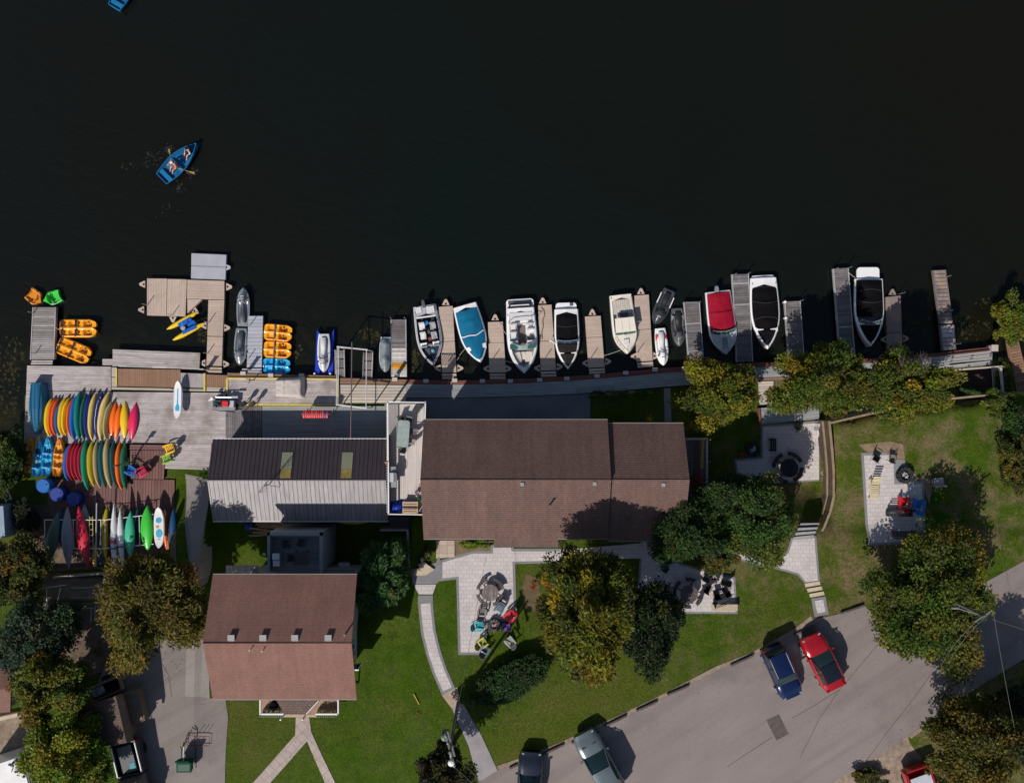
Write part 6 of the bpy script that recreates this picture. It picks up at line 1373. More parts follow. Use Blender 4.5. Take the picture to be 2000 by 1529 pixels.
def person(label, loc, rz, shirt, pants, hair, hands, cap=None, lean=.05, vest=None):
    """seated person facing local +x; loc is the seat top; hands: two local points"""
    t = thing('person', label, 'person', loc, rz, 'people in the rowing boats')
    J = [((0, 0, .10), .13), ((.0 + lean * .4, 0, .30), .12), ((lean, 0, .48), .14), ((lean, 0, .58), .06), ((lean + .02, 0, .66), .075), ((lean + .03, 0, .76), .09), ((lean + .02, 0, .84), .06)]
    E = [(0, 1), (1, 2), (2, 3), (3, 4), (4, 5), (5, 6)]
    def add(p, r, fr): J.append((tuple(p), r)); E.append((fr, len(J) - 1)); return len(J) - 1
    for k, s in enumerate((1, -1)):
        sh = add((lean, s * .19, .52), .065, 2); h = Vector(hands[k]); el = (Vector((lean, s * .19, .52)) + h) / 2 + Vector((-.04, s * .10, -.10))
        e = add(el, .048, sh); d = (h - el).normalized(); w = add(h - d * .05, .032, e); pm = add(h + d * .02, .036, w)
        sd = Vector((-d.y, d.x, 0)).normalized(); dn = Vector((0, 0, -1))
        for f, (o, ln) in enumerate(((-.030, .050), (-.010, .058), (.010, .055), (.028, .045))):
            a = add(h + d * .05 + sd * o, .0095, pm); b = add(h + d * (.05 + ln * .5) + sd * o + dn * .02, .009, a); add(h + d * (.05 + ln * .45) + sd * o + dn * .05, .008, b)
        a = add(h + d * .02 + sd * (-s * .05) + dn * .01, .0105, pm); add(h + d * .05 + sd * (-s * .055) + dn * .035, .009, a)
        hp = add((.06, s * .10, .06), .10, 0); kn = add((.44, s * .13, .12), .065, hp); an = add((.68, s * .12, -.22), .042, kn); add((.80, s * .13, -.26), .036, an)
    skin_mesh('body', J, E, SKIN, t)
    # clothing follows the limbs
    mb = MB(); mb.lathe([(.13, .12), (.155, .18), (.16, .34), (.165, .46), (.12, .56), (.075, .585)], (lean * .6, 0, 0), 14, sx=.88, sy=1.16, cap=(False, False))
    for k, s in enumerate((1, -1)):
        h = Vector(hands[k]); a = Vector((lean, s * .17, .51)); el = (Vector((lean, s * .19, .52)) + h) / 2 + Vector((-.04, s * .10, -.10)); mb.tube([a, a.lerp(el, .5), a.lerp(el, .9)], [.085, .075, .07], 10, cap=False)
    mb.build('shirt', shirt, t, smooth=True)
    if vest:
        mb = MB(); mb.lathe([(.18, .2), (.20, .3), (.20, .46), (.14, .57)], (lean * .6, 0, 0), 14, sx=.9, sy=1.12, cap=(False, False)); mb.build('life_vest', vest, t, smooth=True)
    mb = MB(); mb.lathe([(.14, -.01), (.155, .06), (.14, .16)], (.02, 0, 0), 12, cap=(False, False))
    for s in (1, -1): mb.tube([(.04, s * .10, .065), (.22, s * .115, .09), (.40, s * .127, .12)], [.115, .098, .085], 10, cap=False)
    mb.build('shorts', pants, t, smooth=True)
    hc = Vector((lean + .025, 0, .77))
    mb = MB(); mb.lathe([(.098, -.03), (.104, .02), (.09, .075), (.05, .108), (.005, .118)], hc - Vector((.018, 0, 0)), 14, cap=(False, False)); mb.build('cap' if cap else 'hair', cap or hair, t, smooth=True)
    if cap: mb = MB(); mb.prism([(hc.x + .07, -.07), (hc.x + .17, -.05), (hc.x + .19, 0), (hc.x + .17, .05), (hc.x + .07, .07)], hc.z + .02, hc.z + .032); mb.build('cap_brim', cap, t)
    mb = MB()
    for s in (1, -1): mb.ball(hc + Vector((.083, s * .032, -.005)), .012, 6)
    mb.build('eyes', BLACKP, t)
    mb = MB(); mb.loft([[hc + Vector((.085, -.012, .0)), hc + Vector((.085, .012, .0)), hc + Vector((.088, 0, .01))], [hc + Vector((.09, -.018, -.04)), hc + Vector((.09, .018, -.04)), hc + Vector((.115, 0, -.036))]])
    for s in (1, -1): mb.ball(hc + Vector((-.005, s * .092, -.02)), .026, 6)
    mb.build('nose_and_ears', SKIN, t)
    mb = MB(); mb.box(hc + Vector((.088, 0, -.062)), (.01, .045, .01)); mb.build('mouth', M('lips', (.35, .10, .09), .6), t)
    return t
RBOAT = M('rowing_boat_blue', (.006, .15, .34), .45, var=.1); RBIN = M('rowing_boat_inside', (.005, .11, .27), .55, var=.15)
def rowboat(label, stern, bow, wpx):
    loc, rz, L = frame_of(stern, bow, .4); loc.z = 0
    t = thing('rowing_boat', label, 'rowboat', loc, rz, 'blue rowing boats out on the lake'); B = wpx * GSD * .99 / 2
    b = lambda u: B * (.74 + .26 * math.sin(min(1, u / .4) * PI / 2)) if u < .4 else max(.015, B * (1 - ((u - .4) / .6) ** 1.9))
    h = lambda u: .42 + .16 * u * u
    rg = []; inn = []
    for i in range(19):
        u = i / 18; q = b(u); k = -.12 + .25 * max(0, u - .75)
        half = [(q, h(u)), (q * .92, h(u) * .45), (q * .66, k + .04), (0, k)]
        rg.append([(u * L, y, z) for y, z in half] + [(u * L, -y, z) for y, z in half[-2::-1]])
        q2 = max(.008, q - .035); half = [(q2, h(u)), (q2 * .9, h(u) * .5), (q2 * .66, .08 + .2 * max(0, u - .8)), (0, .06 + .2 * max(0, u - .8))]
        inn.append([(lerp(.03, L * .99, u), y, z) for y, z in half] + [(lerp(.03, L * .99, u), -y, z) for y, z in half[-2::-1]])
    mb = MB(); mb.loft(rg, False, (True, False)); mb.build('hull', RBOAT, t, smooth=True)
    mb = MB(); mb.loft(inn, False, (True, False)); mb.build('inner_hull', RBIN, t, smooth=True)
    mb = MB()
    for s in (1, -1): mb.tube([(u / 18 * L, s * b(u / 18), h(u / 18) + .01) for u in range(19)], .03, 5)
    mb.tube([(0, -b(0), .43), (0, b(0), .43)], .03, 5); mb.build('gunwale', RBOAT, t)
    for u, w in ((.06, .34), (.37, .28), (.78, .40)):
        mb = MB(); q = b(u) * .93; q2 = b(min(1, u + w / L)) * .93; mb.hexa([(u * L, -q, .29), (u * L + w, -q2, .29), (u * L + w, q2, .29), (u * L, q, .29)], [(u * L, -q, .33), (u * L + w, -q2, .33), (u * L + w, q2, .33), (u * L, q, .33)]); mb.build('thwart', RBOAT, t)
    for s in (1, -1):
        mb = MB(); mb.tube([(L * .40, s * (b(.40) + .01), .44), (L * .40, s * (b(.40) + .03), .56)], .02, 6); mb.build('oarlock', STEEL, t)
    return t, loc, rz, L
t, loc, rz, L = rowboat('blue rowing boat carrying two people, alone on the open lake', (316, 349.5), (384.5, 282), 38)
def inb(loc, rz, x, y, z): return loc + Vector((x * math.cos(rz) - y * math.sin(rz), x * math.sin(rz) + y * math.cos(rz), z))
person('rower in a salmon pink shirt and pale cap pulling the oars in the rowing boat', inb(loc, rz, L * .41, 0, .33), rz + PI, M('salmon_cloth', (.55, .22, .18), .9), M('blush_cloth', (.38, .20, .17), .9), DGREY, ((.44, .30, .36), (.44, -.30, .36)), cap=M('pale_cap', (.60, .58, .60), .9), lean=.02)
person('passenger in a dark maroon top over white sleeves in the bow of the rowing boat', inb(loc, rz, L * .81, 0, .33), rz + PI, M('white_cloth', (.55, .52, .52), .9), M('dark_cloth', (.03, .03, .05), .9), M('dark_hair', (.02, .012, .01), .7), ((.36, .16, .20), (.36, -.16, .20)), vest=M('maroon_cloth', (.10, .018, .022), .9))
OARW = M('oar_wood', (.36, .26, .10), .7)
hL = inb(loc, rz, L * .41 - .42, -.28, .69); hR = inb(loc, rz, L * .41 - .42, .28, .69)
def oar(label, hand, tip):
    tp = W(*tip, .02); d = tp - hand; t = thing('oar', label, 'oar', hand, 0, 'oars of the rowing boat'); n = Vector((-d.y, d.x, 0)).normalized()
    mb = MB(); mb.tube([-d * .05, d * .82], .026, 6); mb.build('shaft', OARW, t)
    mb = MB(); mb.hexa([d * .80 - n * .04, d * .80 + n * .04, d + n * .09, d - n * .09], [d * .80 - n * .04 + Vector((0, 0, .02)), d * .80 + n * .04 + Vector((0, 0, .02)), d + n * .09 + Vector((0, 0, .02)), d - n * .09 + Vector((0, 0, .02))]); mb.build('blade', OARW, t)
oar('wooden oar on the upper left side of the rowing boat', hL, (330, 292)); oar('wooden oar on the lower right side of the rowing boat', hR, (380, 339))
t, loc, rz, L = rowboat('blue rowing boat cut off by the top edge of the photo', (223, 15), (266, -59), 34)
person('person in a red top seated in the boat at the top edge', inb(loc, rz, L * .30, 0, .33), rz, M('red_cloth', (.40, .05, .06), .9), M('dark_cloth', (.03, .03, .05), .9), M('dark_hair', (.02, .012, .01), .7), ((.38, .2, .25), (.38, -.2, .25)))
# foam flecks stirred up by the oars
mb = MB()
for cx, cy, rx, ry, n in ((330, 292, 4, 5, 40), (376, 337, 6, 4, 34), (350, 368, 7, 7, 30), (296, 312, 12, 12, 34), (262, 326, 3, 2, 2), (288, 327, 2, 2, 2), (330, 405, 14, 12, 10)):
    for _ in range(n):
        p = W(cx + RD.gauss(0, rx), cy + RD.gauss(0, ry), 0); s = RD.uniform(.02, .055); k = RD.uniform(0, PI)
        mb.add([(p.x + s * RD.uniform(.5, 2.2) * math.cos(k + i * PI / 2.5), p.y + s * RD.uniform(.3, .9) * math.sin(k + i * PI / 2.5), .02) for i in range(5)], [(0, 1, 2, 3, 4)])
tag(mb.build('water_foam', M('foam', (.05, .05, .045), .5), recalc=False), 'pale foam flecks around the oars of the rowing boat', 'foam', kind='stuff')
# ---------------------------------------------------------------- furniture
def adirondack(label, px, py, ang, m, z=None, sc=1.0, group='slatted garden chairs', name='garden_chair'):
    g = G(px, py) if z is None else W(px, py, z)
    if z is not None: g.z = z
    else: g.z += .04
    t = thing(name, label, 'chair', g, math.radians(ang), group); sc *= .84; t.scale = (sc, sc, sc)
    mb = MB()
    for k in range(5): mb.box((.30 - .12 * k, 0, .37 - .035 * k), (.118, .54, .025), ry=.28)
    mb.build('seat', m, t)
    mb = MB()
    for k in range(5):
        y = -.22 + .11 * k; hgt = .78 - .05 * abs(k - 2) ** 1.5
        mb.box((-.30 - .20 * hgt / .8, y, .26 + hgt / 2), (.025, .107, hgt), ry=-.42)
    mb.box((-.42, 0, .52), (.03, .56, .07), ry=-.42); mb.build('backrest', m, t)
    for s in (1, -1):
        mb = MB(); mb.prism([(.40, s * .25), (.42, s * .39), (.1, s * .42), (-.45, s * .34), (-.45, s * .27)], .555, .58); mb.build('armrest', m, t)
        mb = MB(); mb.box((.36, s * .30, .28), (.10, .03, .56)); mb.build('leg', m, t)
        mb = MB(); mb.hexa([(.40, s * .26, .24), (.40, s * .29, .24), (-.62, s * .29, 0), (-.62, s * .26, 0)], [(.40, s * .26, .36), (.40, s * .29, .36), (-.50, s * .29, .09), (-.50, s * .26, .09)]); mb.build('leg', m, t)
    return t
CH = lambda n, c: M(n, c, .5, var=.08)
adirondack('yellow chair on the weathered deck corner above the lime one', 335, 876, 200, CH('chair_yellow', (.72, .42, .005)), ZD, 1.1)
adirondack('lime green chair on the weathered deck corner below the yellow one', 329, 896, 195, CH('chair_lime', (.22, .42, .05)), ZD)
adirondack('blue chair on the maroon deck beside the magenta one', 261, 918, 150, CH('chair_blue', (.005, .10, .42)), ZD + .1, 1.1)
adirondack('magenta chair on the maroon deck beside the blue one', 282, 921, 215, CH('chair_magenta', (.50, .01, .08)), ZD + .1, 1.1)
adirondack('navy and pale blue chair on the paver patio below the round table', 976, 1184, 240, CH('chair_slate', (.05, .10, .16)))
adirondack('red chair at the right edge of the paver patio', 996, 1200, 225, CH('chair_red', (.58, .01, .03)), None, 1.15)
adirondack('turquoise chair on the left part of the paver patio', 935, 1219, 10, CH('chair_turquoise', (.01, .33, .38)), None, 1.05)
adirondack('grey chair above the turquoise chair on the paver patio', 941, 1194, 80, CH('chair_taupe', (.20, .18, .17)))
adirondack('lime yellow chair at the lower end of the paver patio', 942, 1252, 35, CH('chair_lemon', (.40, .38, .05)), None, 1.05)
adirondack('purple chair beside the stone fire ring', 987, 1221, 170, CH('chair_purple', (.13, .05, .30)), None, .8)
adirondack('pale grey chair on the grass right of the stone fire ring', 996, 1249, 130, CH('chair_grey', (.30, .29, .27)))
adirondack('steel blue chair in the shade at the lower end of the patio', 947, 1266, 60, CH('chair_steel', (.08, .12, .18)))
adirondack('red chair next to the blue one on the right lawn patio', 1759, 980, 85, CH('chair_red2', (.52, .01, .015)), None, 1.2)
adirondack('blue chair next to the red one on the right lawn patio', 1787, 985, 80, CH('chair_blue2', (.005, .14, .48)), None, 1.3)
BW = M('dark_stained_wood', (.085, .068, .066), .75, var=.25, scale=3, stretch=(1, 3, 1)); BW2 = M('black_stained_wood', (.03, .03, .036), .75, var=.25)
def round_table(label, px, py, m, mb_, sc=1.0, gap=.0, ang=0):
    g = G(px, py); g.z += .04; t = thing('picnic_table', label, 'table', g, ang, 'round picnic tables'); t.scale = (sc, sc, sc)
    mb = MB(); R = .78
    for k in range(9):
        x = -R + (k + .5) * 2 * R / 9; hh = math.sqrt(max(.02, R * R - x * x)); e = R / 9 * .92; h0 = math.sqrt(max(.01, R * R - min(R, abs(x) + e) ** 2)); 
        s = 1 if x >= 0 else -1; h1 = math.sqrt(max(.01, R * R - (abs(x) - e) ** 2)) if abs(x) > e else hh
        a, b = (h0, h1) if x < 0 else (h1, h0)
        mb.prism([(x - e, -a), (x + e, -b), (x + e, b), (x - e, a)], .72, .76, RD.uniform(.75, 1.2))
    mb.build('tabletop', m, t)
    for q in range(4):
        a0 = PI / 4 + q * PI / 2
        mb = MB(); o = []; i_ = []
        for k in range(9):
            a = a0 - .58 + 1.16 * k / 8; o.append((1.36 * math.cos(a), 1.36 * math.sin(a))); i_.append((1.05 * math.cos(a), 1.05 * math.sin(a)))
        for r0, r1 in ((1.05, 1.19), (1.215, 1.36)):
            for k in range(8):
                a, b = a0 - .58 + 1.16 * k / 8, a0 - .58 + 1.16 * (k + 1) / 8; mb.prism([(r0 * math.cos(a), r0 * math.sin(a)), (r1 * math.cos(a), r1 * math.sin(a)), (r1 * math.cos(b), r1 * math.sin(b)), (r0 * math.cos(b), r0 * math.sin(b))], .43, .47, .95)
        bn = mb.build('bench', mb_, t)
        mb = MB()
        for da in (-.4, .4): mb.box((1.2 * math.cos(a0 + da), 1.2 * math.sin(a0 + da), .215), (.08, .08, .43), a0 + da)
        mb.build('bench_leg', mb_, bn)
        mb = MB(); mb.tube([(.35 * math.cos(a0), .35 * math.sin(a0), .66), (.85 * math.cos(a0), .85 * math.sin(a0), .05)], .05, 6); mb.tube([(.2 * math.cos(a0), .2 * math.sin(a0), .35), (1.2 * math.cos(a0), 1.2 * math.sin(a0), .35)], .04, 6); mb.build('leg', mb_, t)
    return t
round_table('round grey wood picnic table with curved benches on the main patio', 958, 1153, M('table_grey', (.16, .135, .13), .75, var=.25, scale=3, stretch=(3, 1, 1)), BW, .78)
round_table('round dark picnic table with curved benches on the right hand patio', 1342, 1155, BW, BW2, .84, ang=.4)
round_table('round dark table with benches in the tree shade on the lower right patio', 1535, 912, BW2, BW2, .9, ang=.2)
def firering(label, px, py, r, mid, ring, n=12, h=.35, group='fire rings'):
    g = G(px, py); g.z += .04; t = thing('fire_ring', label, 'fire pit', g, 0, group)
    mb = MB()
    for k in range(n):
        a = 2 * PI * k / n; mb.box((r * math.cos(a), r * math.sin(a), h / 2), (.24, 2 * PI * r / n * .9, h), a, RD.uniform(.7, 1.25))
    mb.build('ring', ring, t)
    mb = MB(); mb.lathe([(.02, .10), (r - .1, .08), (r - .1, .02)], n=14); mb.build('ash_bed', BLACKP, t)
    mb = MB()
    for k in range(7): mb.box((RD.uniform(-.2, .2), RD.uniform(-.2, .2), .14 + .02 * k), (RD.uniform(.15, .35), .08, .08), RD.uniform(0, PI), RD.uniform(.6, 1.3))
    mb.build('logs', mid, t); return t
ASHM = M('ash_wood', (.25, .22, .21), .9, var=.4)
firering('round stone fire ring on the grey pad of the main patio', 965, 1219, .36, M('pink_ash', (.30, .22, .22), .9, var=.4), M('ring_stone', (.09, .08, .08), .85))
firering('stone fire ring between black chairs on the right hand patio', 1391, 1124, .36, ASHM, BW2)
firering('dark fire ring with pale ashes beside the right lawn patio', 1764, 927, .48, M('pale_ash', (.40, .39, .38), .9, var=.3), BW2)
firering('fire ring with pale ashes on the dark lawn left of the slate patio', 1469, 877, .42, M('pale_ash', (.40, .39, .38), .9, var=.3), BW2)
def lounge(label, px, py, ang, m, z=None, name='patio_chair', group='sling patio chairs', L=.55, W_=.5, high=.45):
    g = G(px, py) if z is None else W(px, py, z); g.z = (g.z + .04) if z is None else z
    t = thing(name, label, 'chair', g, math.radians(ang), group)
    t.scale = (.86, .86, .86); mb = MB(); mb.box((0, 0, .42), (L, W_, .04), ry=.06); mb.build('seat', m, t)
    mb = MB(); mb.box((-L / 2 - .10, 0, .42 + high / 2), (.04, W_, high + .1), ry=-.35); mb.build('backrest', m, t)
    for x in (L / 2 - .03, -L / 2):
        for y in (W_ / 2, -W_ / 2): mb = MB(); mb.tube([(x, y, 0), (x, y, .44 if x < 0 else .62)], .018, 6); mb.build('leg', BLACKP, t)
    for y in (W_ / 2, -W_ / 2): mb = MB(); mb.box((0, y, .63), (L, .05, .03)); mb.build('armrest', BLACKP, t)
    return t
for lb, px, py, a in (('black chair left of the fire ring on the right hand patio', 1380, 1145, 60), ('black chair below the fire ring, second from left on the right hand patio', 1396, 1155, 100), ('black chair below the fire ring, right of its neighbour', 1413, 1150, 125), ('black folding chair right of the fire ring', 1412, 1134, 170), ('black chair against the shrubs above the fire ring', 1377, 1128, 330), ('dark chair at the corner of the right lawn patio', 1707, 895, 330)):
    lounge(lb, px, py, a, BLACKC)
def lounger(label, px, py, ang, m):
    g = G(px, py); g.z += .04; t = thing('sun_lounger', label, 'lounger', g, math.radians(ang), 'sun loungers')
    mb = MB()
    for k in range(7): mb.box((.15 + .14 * k, 0, .34), (.11, .58, .03))
    mb.build('seat', m, t); mb = MB()
    for k in range(6): mb.box((-.02 - .11 * k, 0, .38 + .085 * k), (.10, .58, .03), ry=.65)
    mb.build('backrest', m, t)
    for s in (1, -1): mb = MB(); mb.box((.4, s * .30, .31), (1.5, .05, .06)); mb.build('side_rail', m, t)
    for x in (-.3, 1.05):
        for s in (1, -1): mb = MB(); mb.box((x, s * .30, .15), (.06, .06, .30)); mb.build('leg', m, t)
lounger('pale yellow slatted lounger on the right lawn patio', 1704, 944, 268, M('butter_wood', (.52, .44, .27), .75, var=.1)); 
lounge('beige folding chair on the gravel corner of the right lawn patio', 1737, 893, 80, M('khaki_sling', (.20, .17, .12), .9)); lounge('grey low chair on the dry grass right of the lawn patio', 1826, 938, 95, M('chair_grey', (.30, .29, .27)), L=.5, W_=1.0)
lounge('dark grey reclining lounger on the right hand patio', 1408, 1172, 20, M('dark_sling', (.035, .04, .05), .8), L=1.3, W_=.5)
t = thing('bench', 'long pale stone bench at the lower edge of the right hand patio', 'bench', G(1412, 1183)); mb = MB(); mb.box((0, 0, .42), (1.9, .48, .08), 0); mb.build('seat', M('sand_stone', (.42, .34, .24), .85, var=.12), t)
for x in (-.7, .7): mb = MB(); mb.box((x, 0, .2), (.22, .42, .38)); mb.build('leg', M('sand_stone', (.42, .34, .24)), t)
def bench(label, px, py, ang, m, w=1.5):
    g = G(px, py); g.z += .04; t = thing('bench', label, 'bench', g, math.radians(ang), 'slatted benches'); mb = MB()
    for k in range(3): mb.box((0, -.15 + .15 * k, .43), (w, .12, .035))
    mb.build('seat', m, t); mb = MB()
    for k in range(3): mb.box((0, .26 + .04 * k, .55 + .13 * k), (w, .03, .10), rx=.25)
    mb.build('backrest', m, t)
    for x in (-w / 2 + .1, w / 2 - .1): mb = MB(); mb.box((x, 0, .21), (.06, .42, .42)); mb.box((x, .28, .5), (.05, .05, .6), rx=.2); mb.build('leg', m, t)
bench('dark slatted bench at the middle of the right lawn patio', 1752, 1001, 0, BW2, 1.9)
bench('dark slatted bench upright on the lower right patio', 1507, 868, 90, BW2, 1.0)
bench('shaded grey bench at the lower edge of the right lawn patio', 1760, 1040, 180, BW, 1.6)
for lb, px, py, m, h, r in (('grey potted shrub at the corner of the lower right patio', 1555, 834, M('pot_grey', (.15, .15, .16), .7), .5, .25), ('white planter against the curved timber wall', 1607, 922, WHITEP, .4, .26), ('small green pot in the shade left of the dark picnic table', 1297, 1108, M('pot_green', (.01, .22, .07), .6), .4, .3)):
    g = G(px, py); g.z += .04; t = thing('planter', lb, 'planter', g); mb = MB(); mb.lathe([(r * .7, 0), (r, h), (r * .9, h), (r * .85, h - .08)], n=14, cap=(True, False)); mb.build('pot', m, t)
    mb = MB()
    for _ in range(70): 
        p = Vector((RD.gauss(0, r * .6), RD.gauss(0, r * .6), h + abs(RD.gauss(0, .14)))); mb.add([p + Vector((RD.uniform(-.09, .09), RD.uniform(-.09, .09), RD.uniform(-.05, .05))) for _ in range(3)], [(0, 1, 2)], RD.uniform(.5, 1.5))
    mb.build('plant', M('foliage_pot', (.06, .10, .03), .8), t, recalc=False)
# upper deck things
zu_ = zu
t = thing('dining_table', 'long glass topped dining table on the upper deck', 'table', W(790, 846, zu_), 1.5); t.location.z = zu_
mb = MB(); mb.prism([(x * .98, y * .45) for x, y in ((-1, -.75), (-.85, -1), (.85, -1), (1, -.75), (1, .75), (.85, 1), (-.85, 1), (-1, .75))], .72, .74); mb.build('glass_top', M('table_glass', (.27, .32, .31), .12, var=.2), t)
mb = MB(); mb.tube([(-.98, -.33, .73), (-.83, -.45, .73), (.83, -.45, .73), (.98, -.33, .73), (.98, .33, .73), (.83, .45, .73), (-.83, .45, .73), (-.98, .33, .73), (-.98, -.33, .73)], .02, 5); mb.build('rim', DGREY, t)
for x in (-.8, .8):
    for y in (-.34, .34): mb = MB(); mb.tube([(x, y, 0), (x, y, .72)], .02); mb.build('leg', DGREY, t)
SLG = M('taupe_sling', (.15, .14, .14), .85, var=.15); SLD = M('charcoal_sling', (.05, .05, .055), .85, var=.15)
for lb, px, py, a, m in (('charcoal chair at the upper left of the glass table', 786, 822, 285, SLD), ('taupe chair at the upper right of the glass table', 800, 823, 255, SLG), ('taupe chair on the right side of the glass table, the upper one', 806, 842, 180, SLG), ('pale chair on the right side of the glass table, the lower one', 802, 861, 170, M('sand_sling', (.32, .29, .25), .85)), ('taupe chair pulled out below the glass table', 790, 873, 80, SLG), ('charcoal slatted chair in the top right corner of the upper deck', 816, 798, 240, SLD)):
    lounge(lb, px, py, a, m, zu_, group='chairs on the upper deck')
t = thing('gas_grill', 'stainless gas grill standing at the left rail of the upper deck', 'grill', W(771, 929, zu_), PI / 2); t.location.z = zu_
mb = MB(); mb.box((0, 0, .45), (.62, .48, .8)); mb.build('cabinet', DGREY, t); mb = MB(); mb.loft([[(x, y, z) for y, z in ((-.24, .86), (-.22, 1.02), (-.08, 1.12), (.12, 1.12), (.22, 1.02), (.24, .86))] for x in (-.33, .33)]); mb.build('lid', ALU, t)
mb = MB(); mb.box((.55, 0, .84), (.40, .44, .04)); mb.box((-.55, 0, .84), (.40, .44, .04)); mb.build('side_shelf', M('shelf_grey', (.25, .27, .27), .4, .3), t); mb = MB(); mb.tube([(-.25, -.29, 1.0), (.25, -.29, 1.0)], .02); mb.build('handle', STEEL, t)
t = thing('patio_box', 'slatted light wood box bench at the lower end of the upper deck', 'box', W(803, 989, zu_)); t.location.z = zu_
mb = MB(); mb.box((0, 0, .24), (.98, .82, .48)); mb.build('body', M('gap_brown', (.07, .045, .03), .9), t); mb = MB()
for k in range(5): mb.box((0, -.36 + .18 * k, .50), (1.06, .13, .05))
for x in (-.52, .52): mb.box((x, 0, .503), (.08, .88, .05))
mb.build('slat_top', M('cedar', (.46, .32, .22), .75, var=.1), t)
t = thing('tarp', 'crumpled deep blue tarp at the lower left corner of the upper deck', 'tarp', W(772, 991, zu_)); t.location.z = zu_
mb = MB(); mb.grid([[((i - 4) * .155, (j - 3) * .14 + .02 * i, .05 + (.36 * math.exp(-((i - 4) / 3) ** 2 - ((j - 3) / 2.2) ** 2) + .10 * noise.noise(Vector((i * .9, j * .8, 3.3)))) * (0 < i < 8 and 0 < j < 6)) for j in range(7)] for i in range(9)]); mb.build('sheet', M('tarp_blue', (.006, .03, .30), .5, var=.2), t)
for lb, px, py, m, r in (('small green potted plant by the lodge wall on the upper deck', 823, 974, M('foliage_deep', (.02, .18, .06), .8), .22), ('white flowered pot by the lodge wall on the upper deck', 816, 961, M('petals', (.45, .40, .40), .8), .22)):
    t = thing('flower_pot', lb, 'flower pot', W(px, py, zu_)); t.location.z = zu_; mb = MB(); mb.lathe([(.12, 0), (.18, .3), (.15, .3)], n=12, cap=(True, False)); mb.build('pot', REDB, t)
    mb = MB()
    for _ in range(60): p = Vector((RD.gauss(0, r * .6), RD.gauss(0, r * .6), .3 + abs(RD.gauss(0, .12)))); mb.add([p + Vector((RD.uniform(-.09, .09), RD.uniform(-.09, .09), RD.uniform(-.05, .05))) for _ in range(3)], [(0, 1, 2)], RD.uniform(.5, 1.5))
    mb.build('plant', m, t, recalc=False)
# cottage rear deck things
t = thing('gas_grill', 'shaded gas grill with white lid on the cottage rear deck', 'grill', W(547, 1089, zr), PI / 2); t.location.z = zr
mb = MB(); mb.box((0, 0, .45), (.9, .5, .8)); mb.build('cabinet', MGREY, t); mb = MB(); mb.box((.30, 0, .95), (.42, .50, .22)); mb.build('lid', M('grill_white', (.62, .62, .62), .4), t); mb = MB(); mb.box((-.2, 0, .88), (.42, .46, .08)); mb.build('side_shelf', M('grill_white', (.62, .62, .62), .4), t); mb = MB(); mb.tube([(.1, -.28, .95), (.5, -.28, .95)], .02); mb.build('handle', STEEL, t)
for lb, px, py, a in (('dark chair by the railing of the cottage rear deck', 561, 1062, 270), ('dark chair in the middle of the cottage rear deck', 571, 1087, 180), ('slatted chair at the upper right of the cottage rear deck', 590, 1059, 250)): lounge(lb, px, py, a, SLD, zr, group='chairs on the cottage rear deck')
t = thing('patio_table', 'dark square table on the cottage rear deck', 'table', W(592, 1086, zr)); t.location.z = zr
mb = MB(); mb.box((0, 0, .72), (.95, .95, .05)); mb.build('tabletop', BW, t)
for x in (-.4, .4):
    for y in (-.4, .4): mb = MB(); mb.box((x, y, .35), (.06, .06, .70)); mb.build('leg', BW, t)
t = thing('propane_tank', 'white and grey meter box beside the cottage back wall', 'utility box', G(676, 1100)); mb = MB(); mb.box((0, 0, .35), (.8, .4, .7)); mb.build('cabinet', MGREY, t); mb = MB(); mb.box((0, 0, .72), (.86, .46, .04)); mb.build('lid', WHITEP, t)
# stuff stacked along the boathouse south wall
t = thing('lumber_stack', 'stack of tan boards leaning along the south wall of the boathouse', 'lumber', W(515, 1030, .9)); t.location.z = .5
for k in range(7): mb = MB(); mb.box((RD.uniform(-.3, .5), -.15 * k + .3, .2 + .06 * k % .3), (RD.uniform(1.6, 2.6), .13, .05), RD.uniform(-.12, .16), RD.uniform(.7, 1.2)); mb.build('plank', M('raw_plank', (.38, .25, .15), .8, var=.2), t)
t = thing('lumber_stack', 'grey pipes and boards along the south wall behind the cottage deck', 'lumber', W(585, 1028, .9)); t.location.z = .5
for k in range(5): mb = MB(); mb.box((RD.uniform(-.2, .4), -.14 * k + .3, .25), (RD.uniform(2.2, 3.2), .11, .06), RD.uniform(-.04, .04), RD.uniform(.7, 1.2)); mb.build('plank', WOODD, t)
t = thing('tarp', 'bright blue bundle at the left end of the tan board stack', 'tarp', W(484, 1029, .8)); t.location.z = .45; mb = MB(); mb.ball((0, 0, .25), .30, 10, sz=.9); mb.ball((.22, .1, .2), .22, 8); mb.build('bundle', M('tarp_blue2', (.01, .08, .42), .5, var=.2), t)
t = thing('kayak', 'yellow kayak edge showing under the south eave of the boathouse', 'kayak', W(690, 1021, .8)); t.location.z = .45
mb = MB(); mb.loft([[(x, .16 * (1 - (x / 1.1) ** 2) * math.cos(a) + .02, .3 + .12 * math.sin(a)) for a in [i * PI / 4 for i in range(8)]] for x in [-1.1 + .22 * i for i in range(11)]]); mb.build('hull', KY, t)
